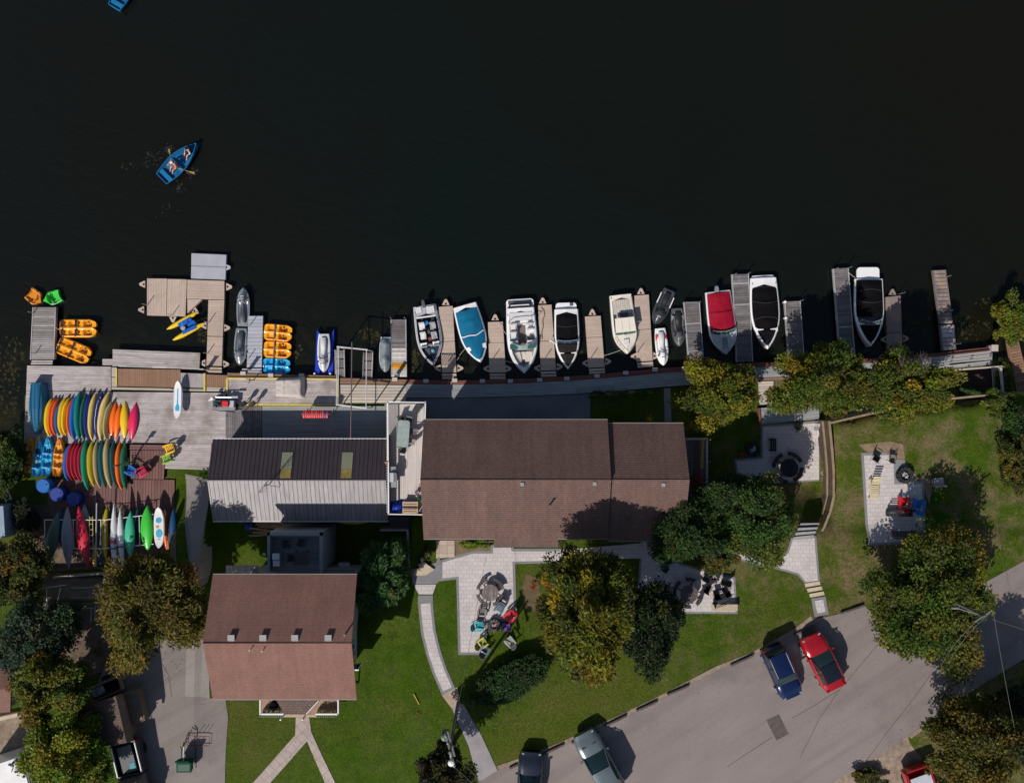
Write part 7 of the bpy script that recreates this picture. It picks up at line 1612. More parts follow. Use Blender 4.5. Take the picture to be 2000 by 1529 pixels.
# barrels and tarps between the rows
DR = M('drum_blue', (.012, .12, .40), .4, var=.1); DR2 = M('drum_dark_blue', (.004, .03, .22), .5, var=.2)
for lb, px, py, r, m, h in (('upright mid blue drum at the left of the maroon deck', 83, 949, .54, DR, .95), ('dark blue drum right of the mid blue one', 110, 966, .56, DR2, .85), ('dark blue drum nearest the grey canoe', 142, 975, .54, DR2, .80)):
    t = thing('drum', lb, 'barrel', W(px, py, h + .5), 0, 'blue drums beside the maroon deck'); t.location.z = .5; mb = MB(); mb.lathe([(r * .92, 0), (r, .06), (r, h * .33), (r * 1.03, h * .36), (r, h * .4), (r, h * .66), (r * 1.03, h * .7), (r, h * .73), (r, h - .05), (r * .95, h), (r * .93, h - .03), (.02, h - .03)], n=22); mb.build('body', m, t, smooth=True)
    mb = MB(); mb.lathe([(.05, h - .03), (.05, h + .01), (.01, h + .01)], (r * .5, r * .2, 0), 8); mb.build('bung', BLACKP, t)
# umbrella/flag pole casting the long shadow on the deck
t = thing('sign_post', 'tall thin post with green plant basket between the second row and the maroon deck', 'post', W(258, 903, ZD)); t.location.z = ZD
mb = MB(); mb.tube([(0, 0, 0), (0, 0, 2.7)], .06, 8); mb.build('pole', TIMBER, t); mb = MB(); mb.box((.05, 0, 2.5), (.34, .06, .5)); mb.build('sign_board', BW2, t)
mb = MB()
for _ in range(60): p = Vector((RD.gauss(0, .28), RD.gauss(0, .14), .4 + abs(RD.gauss(0, .18)))); mb.add([p + Vector((RD.uniform(-.09, .09), RD.uniform(-.09, .09), RD.uniform(-.05, .05))) for _ in range(3)], [(0, 1, 2)], RD.uniform(.5, 1.5))
mb.build('plant', M('foliage_deep', (.02, .18, .06)), t, recalc=False)
# cart with engine and red can on the deck
t = thing('workbench_cart', 'cluttered wheeled cart with red can and outboard parts on the weathered deck', 'cart', W(443, 790, ZD), -.06); t.location.z = ZD
mb = MB(); mb.box((0, 0, .62), (1.75, .85, .06)); mb.box((0, 0, .30), (1.6, .75, .05)); mb.build('frame', MGREY, t)
for x, y, r in ((-.75, -.42, .22), (.45, -.48, .26), (-.75, .42, .18), (.6, .45, .18)): mb = MB(); mb.tube([(x, y - .05, r), (x, y + .05, r)], r, 14); mb.build('wheel', RUBBER, t)
mb = MB(); mb.box((.22, .08, .84), (.46, .40, .36)); mb.build('fuel_can', REDP, t)
mb = MB(); mb.box((-.40, .05, .80), (.60, .50, .30), .1); mb.tube([(-.55, .15, .9), (-.2, -.05, 1.05)], .09); mb.ball((-.5, -.15, .95), .13); mb.build('engine', M('oily_metal', (.06, .07, .075), .4, .4, var=.4), t)
mb = MB(); mb.box((.66, .1, .75), (.34, .5, .2)); mb.build('tool_box', ALU, t)
mb = MB(); mb.tube([(-.6, .55, .72), (.9, .62, .78)], .045, 8); mb.box((.85, .62, .80), (.5, .16, .05), .1); mb.build('drive_shaft', ALU, t)
mb = MB(); mb.ball((-.86, .45, .72), .16); mb.box((-1.0, .3, .7), (.3, .12, .04), .3); mb.build('propeller', WHITEP, t)
mb = MB(); mb.tube([(.6, -.5, .05), (1.15, -.35, .12)], .035); mb.tube([(-.6, -.58, .05), (.1, -.55, .05)], .03); mb.build('handle', STEEL, t)
for lb, px, py in (('black outboard motor on a stand at the yellow deck edge, the left one', 485, 788), ('black outboard motor with brown cowl at the yellow deck edge, the right one', 502, 788)):
    t = thing('outboard_motor', lb, 'outboard motor', W(px, py, ZD), .8, 'spare outboard motors on the deck edge'); t.location.z = ZD + .12
    mb = MB(); mb.loft([[(x * k, y * k, z) for x, y in ((-.24, -.1), (-.28, 0), (-.24, .1), (0, .17), (.22, .12), (.22, -.12), (0, -.17))] for k, z in ((.9, .75), (1, .85), (1, 1.05), (.7, 1.15))]); mb.build('cowl', BLACKP if px < 490 else M('brown_cowl', (.06, .04, .03), .4), t, smooth=True)
    mb = MB(); mb.box((.02, 0, .45), (.14, .10, .65)); mb.build('leg', DGREY, t); mb = MB(); mb.tube([(-.2, 0, .9), (-.75, .05, 1.0)], .03); mb.build('tiller', BLACKP, t); mb = MB(); mb.tube([(-.3, -.25, 0), (0, 0, .7), (-.3, .25, 0)], .03); mb.tube([(.35, 0, 0), (0, 0, .7)], .03); mb.build('stand', STEEL, t)
t = thing('tarp_covered_box', 'large box under a pale cream tarp on the yellow edged deck', 'covered box', W(564, 757, 1.2)); t.location.z = ZD + .12
CT = M('cream_tarp', (.46, .41, .38), .8, var=.08, bmp=.2)
hx, hy = 1.0, .66
def tarpz(i, j):
    u, v = -1.12 + 2.24 * i / 24, -1.16 + 2.32 * j / 16
    e = ss(1.12, .93, abs(u)) * ss(1.16, .90, abs(v)); return (u * hx, v * hy + .06 * u * v, .04 + .62 * e * (1 - .15 * (u - .1) ** 2 + .10 * (abs(u + .35) < .03)) + .05 * noise.noise(Vector((u * 3, v * 3, 1))) + .06 * noise.noise(Vector((u * 7 + v * 4, v * 2, 5))) * (1 - e))
mb = MB(); mb.grid([[tarpz(i, j) for j in range(17)] for i in range(25)]); mb.build('tarp', CT, t, smooth=2)
t = thing('life_jacket_rack', 'rail hung with red and dark life jackets in the shade of the boathouse', 'rack', W(625, 808, ZD)); t.location.z = ZD
mb = MB()
for x in (-1.0, 1.0): mb.tube([(x, 0, 0), (x, 0, 1.55)], .03); mb.box((x, 0, .04), (.06, .6, .05))
mb.tube([(-1.0, 0, 1.5), (1.0, 0, 1.5)], .025); mb.build('frame', STEEL, t)
for k in range(12):
    x = -.88 + .16 * k; mb = MB(); m = [REDP, M('coral', (.62, .10, .10), .8), DBLUE][(0, 1, 0, 0, 1, 0, 1, 0, 0, 1, 2, 0)[k]]
    mb.loft([[(x + a, y * w, z) for a, y in ((-.055, -1), (.055, -1), (.055, 1), (-.055, 1))] for w, z in ((.10, 1.48), (.27, 1.40), (.30, 1.15), (.28, .9))]); o = mb.build('life_jacket', m, t)
# overhead white hoist
t = thing('boat_hoist', 'white overhead boat hoist frame spanning water and deck left of the covered jet ski', 'hoist', W(690, 740, 0)); t.location.z = 0
zh = 2.9; HM = M('hoist_white', (.55, .53, .52), .5, .1, var=.15)
def beam(nm, a, b, r=.06, za=zh, zb=zh, m=HM):
    mb = MB(); mb.tube([W(*a, za), W(*b, zb)], r, 6); mb.build(nm, m, t, world=True)
beam('cross_beam', (659, 677), (718, 683), .06); beam('cross_beam', (657, 790), (717, 797), .065)
beam('side_beam', (659, 677), (657, 790), .035); beam('side_beam', (662, 678), (660, 790), .035); beam('side_beam', (716, 683), (715, 796), .035)
beam('trolley_rail', (687.5, 668), (685, 856), .045, zh + .05, zh + .05, M('hoist_dark', (.12, .09, .09), .6))
for p, q in (((659, 677), (668, 685)), ((716, 683), (722, 690)), ((657, 790), (668, 782)), ((715, 797), (722, 785))):
    a = W(*p, zh); b = W(*q, .6); mb = MB(); mb.tube([a, Vector((a.x, a.y, .3))], .05, 6); mb.build('leg', HM, t, world=True)
posts(t, [(729, 745), (742, 743)], .4, 1.8, .04, STEEL)
# pole shaped white stake beside boathouse ramp
t = thing('mooring_post', 'dark bent mooring arm standing on the grey deck near its top edge', 'post', W(497, 742, ZD)); t.location.z = ZD + .1
mb = MB(); mb.tube([(0, 0, 0), (0, 0, 1.1), (.2, .25, 1.3)], .035); mb.tube([(0, 0, .9), (-.25, .1, 1.15)], .025); mb.tube([(0, 0, .9), (-.08, -.3, .95)], .025); mb.build('arm', BLACKP, t)
for lb, px, py in (('upright pale plank casting a shadow at the foot of the L shaped dock', 404, 722), ('upright pale plank casting a shadow at the foot of the pale grey dock', 487, 722), ('upright plank casting a shadow on the white tip of the inner dock', 776, 731)):
    w = W(px, py, .5); mb = MB(); mb.box((0, 0, .55), (.30, .06, 1.1)); mb.box((0, 0, 1.12), (.36, .10, .05))
    tag(mb.build('ramp_marker', WOODG, loc=(w.x, w.y, .46)), lb, 'marker post', 'plank markers at the dock feet')
paddle('red kayak paddle lying on the side porch of the lodge wing', (1363, 985), (1364, 975), 1.45, 1.45, REDP)
kayak('crimson kayak lying on the side porch of the lodge wing', (1369, 968), (1361, 918), 20, kc('kayak_crimson', (.42, .008, .06)), z=1.42, roll=.1, cockpit=False, fill=2.6)
# ---------------------------------------------------------------- vehicles
def car(label, rear, front, wpx, paint, z=None, roofm=None, length=None, hgt=1.58, suv=True, name='parked_car', rails=ALU, van=False, cat='car', back=None):
    zz = G((rear[0] + front[0]) / 2, (rear[1] + front[1]) / 2).z + .04
    a, b = W(*rear, zz + .9), W(*front, zz + .9); d = b - a; a.z = zz; L = length or d.length; B = wpx * GSD * (1 - (zz + .9) / CAMH) / 2
    t = thing(name, label, cat, a, math.atan2(d.y, d.x), 'cars in the car park')
    def wdt(u): return B * (.80 + .20 * min(1, u / .10) ** .6) * (.78 + .22 * min(1, (1 - u) / .14) ** .6)
    hood = .74 if van else .72; hz = lambda u: (.98 if suv else .88) + .06 * ss(0, .3, u) - (.24 if not van else .2) * ss(hood, 1, u) ** 1.6
    rings = []
    for i in range(27):
        u = i / 26; w = wdt(u); h = hz(u); zb = .28 + .10 * ss(.92, 1, u) + .10 * ss(.08, 0, u)
        half = [(0, h + .035), (w * .55, h + .03), (w * .84, h - .02), (w * .97, h - .14), (w, h - .35), (w * .98, zb + .12), (w * .9, zb), (0, zb)]
        rings.append([(u * L, y, q) for y, q in half] + [(u * L, -y, q) for y, q in half[-2:0:-1]])
    mb = MB(); mb.loft(rings); mb.build('body', paint, t, smooth=True)
    # greenhouse: glass frustum, painted roof and pillars
    r0, r1 = (.03, .70) if suv else (.14, .66); c0, c1 = (.10, .50) if suv else (.30, .52)
    if van: r0, r1, c0, c1 = .01, .76, .03, .60
    if back: r0, c0 = back
    secs = []
    for u, k in ((r0, 0), (lerp(r0, c0, .5), .55), (c0, 1), (lerp(c0, c1, .5), 1.03), (c1, 1), (lerp(c1, r1, .5), .52), (r1, 0)):
        w = wdt(u); zz_ = hz(u) - .03; top = hgt
        zt = lerp(zz_, top, min(1, k)) + (.03 if k > 1 else 0); wt = lerp(w * .86, w * .72, min(1, k))
        secs.append([(u * L, -w * .88, zz_ - .05), (u * L, -wt, zt - .05 * (k > 0)), (u * L, -wt * .85, zt), (u * L, 0, zt + .03 * (k > 0)), (u * L, wt * .85, zt), (u * L, wt, zt - .05 * (k > 0)), (u * L, w * .88, zz_ - .05)])
    mb = MB(); mb.loft(secs, False, (False, False)); mb.build('glass', GLASS, t, smooth=True)
    rr = []
    for i in range(9):
        u = lerp(c0 - .015, c1 + .01, i / 8); w = wdt(u) * .735; e = .02 if 0 < i < 8 else -.005
        rr.append([(u * L, y * w, hgt + .045 + e - .05 * abs(y) ** 3 + .012 * (1 - ((i - 4) / 4) ** 2)) for y in (-1, -.7, -.35, 0, .35, .7, 1)])
    mb = MB(); mb.grid(rr); mb.build('roof', roofm or paint, t, smooth=2)
    for s in (1, -1):
        mb = MB(); w = wdt(.6)
        mb.tube([(c1 * L, s * w * .72, hgt + .0), (lerp(c1, r1, .5) * L, s * wdt(.65) * .80, lerp(hz(r1), hgt, .54)), (r1 * L, s * wdt(r1) * .87, hz(r1) - .01)], .035, 6); mb.build('pillar', paint, t)
        mb = MB(); mb.tube([(c0 * L, s * wdt(c0) * .72, hgt - .01), (r0 * L, s * wdt(r0) * .86, hz(r0))], .05, 6); u = lerp(c0, c1, .55); mb.tube([(u * L, s * wdt(u) * .735, hgt - .02), (u * L, s * wdt(u) * .89, hz(u) - .02)], .03, 6); mb.build('pillar', paint, t)
        if rails: mb = MB(); mb.tube([((c0 + .01) * L, s * wdt(.3) * .68, hgt + .05), ((c0 + .05) * L, s * wdt(.3) * .68, hgt + .10), ((c1 - .06) * L, s * wdt(.3) * .68, hgt + .10), ((c1 - .01) * L, s * wdt(.5) * .67, hgt + .05)], .022, 6); mb.build('roof_rail', rails, t)
        mb = MB(); mb.loft([[(.665 * L + x, s * (B * .97 + y), hz(.66) + zq) for x, zq in ((-.05, -.05), (.06, -.05), (.07, .05), (-.05, .06))] for y in (0, .20)]); mb.build('wing_mirror', paint, t)
        mb = MB(); mb.box((.965 * L, s * B * .64, hz(.96) - .04), (.10, .26, .10), -s * .5); mb.build('headlight', PALEGLASS, t)
        mb = MB(); mb.box((.018 * L, s * B * .70, hz(.0) - .06), (.12, .26, .22), s * .3); mb.build('taillight', M('tail_red', (.28, .006, .008), .25), t)
        for u in (.19, .81):
            mb = MB(); y = s * (B - .11); mb.tube([(u * L, y - .11, .34), (u * L, y + .11, .34)], .345, 18); wh = mb.build('tyre', RUBBER, t); mb = MB(); mb.tube([(u * L, y - .112, .34), (u * L, y + .112, .34)], .22, 14); mb.build('rim', ALU, wh)
    mb = MB(); mb.box((.993 * L, 0, .42), (.06, B * 1.3, .16)); mb.build('bumper', BLACKP, t)
    mb = MB(); mb.box((.006 * L, 0, .42), (.06, B * 1.3, .16)); mb.build('bumper', BLACKP, t)
    return t
BLUECAR = M('car_navy', (.003, .011, .060), .22, .3, var=.04, coat=1.0); REDCAR = M('car_red', (.36, .006, .012), .25, .2, var=.04, coat=1.0); SILV = M('car_silver', (.13, .16, .175), .3, .4, var=.04, coat=.8); DARKC = M('car_dark', (.02, .025, .04), .25, .3, coat=.8)
car('dark blue estate car with roof rails parked left of the red one', (1508, 1264), (1551, 1362), 49, BLUECAR)
car('red crossover car with black roof parked right of the blue one', (1634, 1343), (1584, 1243), 50, REDCAR, roofm=M('black_roof', (.006, .008, .012), .1, coat=1), back=(.15, .215), rails=REDCAR)
t = car('silver grey van with two dark bonnet vents at the bottom edge', (1204, 1552), (1146, 1446), 53, SILV, hgt=1.85, van=False, rails=None, length=5.0, name='parked_van', cat='van')
for y in (.36, -.36): mb = MB(); mb.box((4.12, y, 1.02), (.13, .40, .03), -.25 if y > 0 else .25, ry=.06); mb.build('bonnet_vent', BLACKP, t)
car('dark car with pale windshield cut off by the bottom edge', (1030, 1590), (1036, 1503), 48, DARKC, rails=None, suv=False, hgt=1.45, length=4.4)
# pickup with white bed rails, bottom left
zz = G(250, 1490).z + .03; a, b = W(238, 1452, zz + 1.2), W(272, 1590, zz + 1.2); d = b - a; a.z = zz
t = thing('pickup_truck', 'dark grey pickup truck with white bed rails parked by the brown shed', 'pickup truck', a, math.atan2(d.y, d.x)); PK = M('truck_grey', (.055, .05, .055), .35, .2, coat=.5); B = 1.02
def pickup(t, PK, B, bedm, railm, bed=2.3, L=5.4):
    mb = MB()
    for s in (1, -1): mb.box((bed / 2 + .05, s * (B - .06), .78), (bed, .12, .62))
    mb.box((.06, 0, .78), (.10, 2 * B - .24, .62)); mb.box((bed + .08, 0, .78), (.10, 2 * B - .24, .62)); mb.build('bed_sides', PK, t)
    mb = MB(); mb.box((bed / 2 + .05, 0, .53), (bed - .1, 2 * B - .26, .08)); mb.build('bed_floor', bedm, t)
    for s in (1, -1): mb = MB(); mb.tube([(.12, s * (B - .12), 1.16), (bed, s * (B - .12), 1.16)], .06, 6); mb.build('bed_rail', railm, t)
    mb = MB(); mb.loft([[(x, y * B, z) for y, z in ((-.97, .45), (-1, .75), (-.95, 1.05), (-.70, zt), (.70, zt), (.95, 1.05), (1, .75), (.97, .45))] for x, zt in ((bed + .15, 1.55), (bed + .4, 1.82), (bed + 1.3, 1.84), (bed + 1.65, 1.75))]); mb.build('cab', PK, t, smooth=True)
    mb = MB(); mb.loft([[(x, y * B * .9, z) for y in (-1, -.5, 0, .5, 1)] for x, z in ((bed + 1.66, 1.74), (bed + 2.2, 1.16))], False, (False, False)); mb.build('windshield', GLASS, t)
    mb = MB(); mb.hexa([(bed + 1.6, -B * .97, .45), (L, -B * .85, .45), (L, B * .85, .45), (bed + 1.6, B * .97, .45)], [(bed + 1.6, -B * .95, 1.14), (L - .05, -B * .82, .98), (L - .05, B * .82, .98), (bed + 1.6, B * .95, 1.14)]); mb.build('hood', PK, t)
    for u in (.95, L - .9):
        for s in (1, -1): mb = MB(); mb.tube([(u, s * (B - .22), .37), (u, s * B * .99, .37)], .375, 16); mb.build('wheel', RUBBER, t)
    for s in (1, -1): mb = MB(); mb.box((.02, s * (B - .14), .82), (.06, .16, .36)); mb.build('taillight', M('tail_red', (.28, .006, .008)), t); mb = MB(); mb.box((bed + 1.55, s * (B + .12), 1.12), (.10, .24, .16)); mb.build('wing_mirror', BLACKP, t)
pickup(t, PK, 1.0, BLACKP, WHITE)
p = t.location; q = t.rotation_euler.z
o = thing('cargo', 'grey board with turquoise patch lying in the bed of the dark pickup', 'board', inb(p, q, 1.25, -.10, .58), q); mb = MB(); mb.box((0, 0, .30), (1.9, 1.05, .05), .03); mb.build('board', M('cargo_grey', (.14, .145, .15), .7), o); mb = MB(); mb.box((.55, .3, .34), (.45, .40, .02), .1); mb.build('patch', M('turquoise', (.02, .22, .28), .6), o)
zz = G(1800, 1520).z + .03; a, b = W(1790, 1500, zz + 1.0), W(1830, 1610, zz + 1.0); d = b - a; a.z = zz
t = thing('pickup_truck', 'red pickup truck with white bed cover cut off at the bottom right', 'pickup truck', a, math.atan2(d.y, d.x)); pickup(t, REDCAR, .98, REDCAR, REDCAR)
o = inb(a, 0, 0, 0, 0); mb = MB(); mb.box((1.45, 0, 1.16), (1.9, 1.5, .06)); mb.build('bed_cover', M('bed_cover', (.42, .45, .50), .4), t)
# kerb stops along the car park
first = None
KS = [((1037, 1478), (996, 1498)), ((1100, 1452), (1058, 1472)), ((1140, 1434), (1117, 1449)), ((1222, 1396), (1181, 1416)), ((1282, 1368), (1243, 1386)), ((1344, 1337), (1303, 1355)), ((1405, 1306), (1398, 1310)), ((1470, 1278), (1427, 1298)), ((1505, 1261), (1484, 1270)), ((1590, 1221), (1551, 1238)), ((1685, 1181), (1642, 1196))]
KS = [k for k in KS if k[0][0] != 1405]
KM = M('kerb_log', (.085, .07, .065), .9, var=.3)
nm = ['first', 'second', 'third', 'fourth', 'fifth', 'sixth', 'seventh', 'eighth', 'ninth', 'tenth']
for i, (a, b) in enumerate(KS):
    pa, pb = G(*a), G(*b); c = (pa + pb) / 2; d = pb - pa
    mb = MB(); l = d.length / 2; mb.hexa([(-l, -.11, 0), (l, -.11, 0), (l, .11, 0), (-l, .11, 0)], [(-l, -.07, .17), (l, -.07, .17), (l, .07, .17), (-l, .07, .17)])
    lb = 'dark kerb stop between lawn and car park, %s from the left' % nm[i]
    if i == 8: lb = 'short dark kerb stop behind the dark blue estate car'
    if i == 9: lb = 'dark kerb stop behind the red crossover car'
    if i == 9: lb = lb
    tag(mb.build('kerb_stop', KM, loc=(c.x, c.y, c.z + .03), rz=math.atan2(d.y, d.x)), lb, 'kerb stop', 'kerb stops along the car park')
C.objects[-1]['label'] = 'dark kerb stop right of the tan timber steps'; C.objects[-2]['label'] = 'dark kerb stop behind the red crossover car'
# green box sleigh with red frame on the driveway
g = G(370, 1486); t = thing('sleigh', 'old green box sleigh with red runner frame standing on the driveway', 'sleigh', g)
GS = M('sleigh_green', (.003, .05, .027), .7, var=.15, spec=.1); RS = M('sleigh_red', (.20, .02, .025), .6)
mb = MB(); mb.hexa([(-.50, -.34, .35), (.42, -.34, .35), (.42, .26, .35), (-.50, .26, .35)], [(-.58, -.40, .85), (.48, -.40, .85), (.48, .30, .85), (-.58, .30, .85)]); mb.build('body', GS, t)
mb = MB(); mb.box((-.05, .42, .75), (1.0, .10, .9), rx=-.2); mb.build('seat_back', GS, t)
mb = MB(); mb.box((-.05, -.05, .86), (.86, .5, .02)); mb.build('seat', M('sleigh_dark_green', (.004, .055, .04), .6), t)
for x in (-.55, .50): mb = MB(); mb.tube([(x, -.45, .05), (x, .9, .05), (x, 1.2, .25)], .03); mb.tube([(x, 0, .05), (x, 0, .4)], .025); mb.build('runner', GS, t)
mb = MB(); mb.tube([(-.05, .5, .95), (-.03, 1.5, .9)], .035); mb.build('white_shaft', WHITEP, t)
mb = MB(); mb.tube([(-.15, 1.25, .12), (1.50, 1.18, .12), (1.52, 1.85, .12), (-.15, 1.95, .12), (-.15, 1.25, .12)], .028, 5); mb.tube([(.45, 1.2, .12), (.45, 1.92, .12)], .025); mb.build('frame', RS, t)
mb = MB(); mb.tube([(-.03, 1.5, .9), (.25, 2.4, .15)], .03); mb.tube([(-.1, 1.45, .9), (.05, 2.3, .15)], .025); mb.build('front_shaft', DGREY, t)
for x in (.55, .85, 1.15): mb = MB(); mb.tube([(x, 1.88, .12), (x, 1.88, .75)], .02); mb.build('stake', RS, t)
# small lawn things
g = G(815, 1362); t = thing('lawn_stake', 'thin yellow stake lying on the lawn left of the flagstone path', 'stake', g); mb = MB(); mb.tube([(-.25, .3, .08), (.15, -.45, .08)], .03); mb.build('rod', YELLOWE, t)
g = G(817, 1395); mb = MB()
for _ in range(25): p = Vector((RD.gauss(0, .16), RD.gauss(0, .12), .06 + abs(RD.gauss(0, .08)))); mb.add([p + Vector((RD.uniform(-.08, .08), RD.uniform(-.08, .08), RD.uniform(-.05, .05))) for _ in range(3)], [(0, 1, 2)], RD.uniform(.5, 1.5))
tag(mb.build('dead_tuft', M('rust_leaf', (.25, .12, .05), .9), loc=g, recalc=False), 'small rusty brown tuft on the lawn left of the utility pole', 'plant')
g = G(1041, 1140); t = thing('flame_bush', 'small flame orange ornamental bush on the worn lawn beside the patio', 'bush', g)
mb = MB()
for _ in range(170): 
    h = RD.random(); p = Vector((RD.gauss(0, .20 * (1.1 - h)), RD.gauss(0, .20 * (1.1 - h)), .1 + h * .9)); mb.add([p, p + Vector((RD.uniform(-.07, .07), RD.uniform(-.07, .07), .02)), p + Vector((RD.uniform(-.10, .10), RD.uniform(-.10, .10), .18))], [(0, 1, 2)], RD.uniform(.35, 1.4))
mb.build('foliage', M('flame_leaf', (.62, .17, .02), .8), t, recalc=False); mb = MB(); mb.tube([(0, 0, 0), (0, 0, .4)], .03); mb.build('stem', BARK, t)
for lb, px, py, m, r in (('dark red flower clump at the right of the main patio lawn', 1058, 1189, M('dark_red_leaf', (.10, .02, .015), .9), .2), ('red and white garden flowers on the dark lawn left of the slate patio', 1447, 889, M('red_petal', (.45, .04, .05), .8), .22), ('small yellow garden bench ornament on the shaded lawn north of the lodge wing', 1268, 820, M('yellow_petal', (.55, .35, .02), .8), .3), ('yellow flower clump in the shade left of the dark picnic table', 1290, 1143, M('yellow_leaf2', (.30, .24, .02), .8), .3)):
    g = G(px, py); mb = MB()
    for _ in range(60): p = Vector((RD.gauss(0, r * .6), RD.gauss(0, r * .5), .08 + abs(RD.gauss(0, .14)))); mb.add([p + Vector((RD.uniform(-.09, .09), RD.uniform(-.09, .09), RD.uniform(-.06, .06))) for _ in range(3)], [(0, 1, 2)], RD.uniform(.5, 1.5))
    tag(mb.build('flower_clump', m, loc=g, recalc=False), lb.replace('bench ornament', 'plant clump'), 'flowers')
# ---------------------------------------------------------------- trees and shrubs: every leaf spray is a small face
import numpy as np
def leaves_obj(name, parent, pts, size, aspect, cols, rng_, outward=None, droop=.35, tri=False):
    n = len(pts)
    up = rng_.normal(0, .55, (n, 3)); up[:, 2] = np.abs(rng_.normal(.75, .35, n)) + .15
    up /= np.linalg.norm(up, axis=1)[:, None]
    if outward is None: a = rng_.normal(0, 1, (n, 3))
    else: a = outward + rng_.normal(0, .55, (n, 3))
    a[:, 2] -= droop * .5
    a -= up * (a * up).sum(1)[:, None]; a /= (np.linalg.norm(a, axis=1)[:, None] + 1e-6)
    b = np.cross(up, a); s = size * rng_.uniform(.6, 1.35, n)[:, None]
    hl = s * .5 * math.sqrt(aspect); hw = s * .5 / math.sqrt(aspect)
    V = np.stack([pts - a * hl, pts + b * hw - a * hl * .1, pts + a * hl, pts - b * hw - a * hl * .1], 1).reshape(-1, 3)
    me = bpy.data.meshes.new(name); me.vertices.add(4 * n); me.loops.add(4 * n); me.polygons.add(n)
    me.vertices.foreach_set('co', V.ravel()); me.loops.foreach_set('vertex_index', np.arange(4 * n, dtype=np.int32)); me.polygons.foreach_set('loop_start', np.arange(0, 4 * n, 4, dtype=np.int32))
    me.update(calc_edges=True)
    at = me.attributes.new('col', 'FLOAT_COLOR', 'FACE'); at.data.foreach_set('color', np.concatenate([cols, np.ones((n, 1))], 1).astype(np.float32).ravel())
    me.materials.append(LEAF)
    o = bpy.data.objects.new(name, me); C.objects.link(o); o.parent = parent; return o
SEED = [100]
def foliage(t, c, R, pal, n, size, aspect, ncl, clr, shell=.55, rag=.28, flat=1.0, rot=0.0, droop=.35, name='crown'):
    """c crown centre (local), R (rx, ry, rz) radii; pal [(weight, rgb)]"""
    SEED[0] += 1; g = np.random.default_rng(SEED[0]); ph = g.uniform(0, 6.28, 5); am = g.uniform(.3, 1, 5)
    d = g.normal(0, 1, (ncl * 3, 3)); d[:, 2] = d[:, 2] * .8 + .35; d /= np.linalg.norm(d, axis=1)[:, None]; d = d[d[:, 2] > -.55][:ncl]
    m = len(d); th = np.arctan2(d[:, 1], d[:, 0]); rad = 1 + rag * sum(am[k] * np.sin((k + 2) * th + ph[k]) for k in range(5)) / 1.6
    q = (shell + (1 - shell) * g.random(m) ** .6) * rad
    q[: m // 6] *= .6
    cc = d * q[:, None] * (1 - clr * .55)
    w = np.array([p[0] for p in pal], float); w /= w.sum(); pc = np.array([p[1] for p in pal])
    # neighbouring clumps share a hue, so the crown turns colour in patches
    hue = (np.sin(cc[:, 0] * 3.1 + ph[0]) + np.sin(cc[:, 1] * 3.7 + ph[1]) + np.sin(cc[:, 2] * 2.5 + ph[2])) / 3 * .5 + .5 + g.normal(0, .10, m)
    ci = np.searchsorted(np.cumsum(w), np.clip(hue, 0, .9999))
    k = g.integers(0, m, n); csz = clr * g.uniform(.65, 1.25, m)
    off = g.normal(0, 1, (n, 3)); off /= np.linalg.norm(off, axis=1)[:, None]; off *= (g.random(n) ** .45)[:, None] * csz[k][:, None]; off[:, 2] *= .62
    p = cc[k] + off
    out = p.copy(); out[:, 2] *= .3; out /= (np.linalg.norm(out, axis=1)[:, None] + 1e-6)
    P = p * np.array(R) ; cr, sr = math.cos(rot), math.sin(rot)
    P = np.stack([P[:, 0] * cr - P[:, 1] * sr, P[:, 0] * sr + P[:, 1] * cr, P[:, 2] * flat], 1) + np.array(c)
    cols = 1.1 * pc[ci[k]] * g.lognormal(0, .20, n)[:, None] * (g.lognormal(0, .12, (m, 3)))[k]
    j = g.random(n) < .07; cols[j] = pc[g.integers(0, len(pc), j.sum())]
    return leaves_obj(name, t, P, size, aspect, np.clip(cols, 0, .8), g, out, droop)
def tree(name, label, px, py, rx, ry, zt, zb, pal, n=7000, size=.30, aspect=1.5, ncl=70, clr=.30, cat='tree', group='trees around the marina', limbs=7, **k):
    n = int(n * 3.1); size *= .53; ncl = int(ncl * 1.25)
    zc = (zt + zb) / 2; w = W(px, py, zc + .15 * (zt - zb)); s = GSD * (1 - zc / CAMH); gz = ter(w.x, w.y)
    t = thing(name, label, cat, (w.x, w.y, gz), 0, group)
    h = zt - zb; R = (rx * s, ry * s, h / 2); cz = zc - gz
    foliage(t, (0, 0, cz), R, pal, n, size, aspect, ncl, clr, **k)
    r0 = .05 + .028 * (zt - gz); mb = MB(); x = RD.uniform(-.2, .2); y = RD.uniform(-.2, .2)
    mb.tube([(0, 0, -.3), (0, 0, .12), (x * .3, y * .3, (cz - h * .3) * .6), (x, y, cz), (x * 1.3, y * 1.3, cz + h * .34)], [r0 * 1.6, r0 * 1.1, r0 * .9, r0 * .55, r0 * .15], 8)
    for i in range(limbs):
        a = 2 * PI * i / limbs + RD.uniform(-.3, .3); z0 = lerp(max(.5, cz - h * .45), cz + h * .1, RD.random()); q = RD.uniform(.6, .88)
        mb.tube([(x * .6, y * .6, z0), (R[0] * q * .45 * math.cos(a), R[1] * q * .45 * math.sin(a), z0 + h * .14), (R[0] * q * math.cos(a), R[1] * q * math.sin(a), z0 + h * RD.uniform(.12, .30))], [r0 * .45, r0 * .28, r0 * .08], 5)
    mb.build('trunk', BARK, t); return t
YG = [(3, (.18, .158, .010)), (3, (.12, .125, .010)), (3, (.06, .080, .009)), (1, (.20, .165, .010))]
YL = [(3, (.165, .148, .009)), (3, (.11, .108, .009)), (3, (.052, .062, .007)), (1, (.215, .165, .008))]
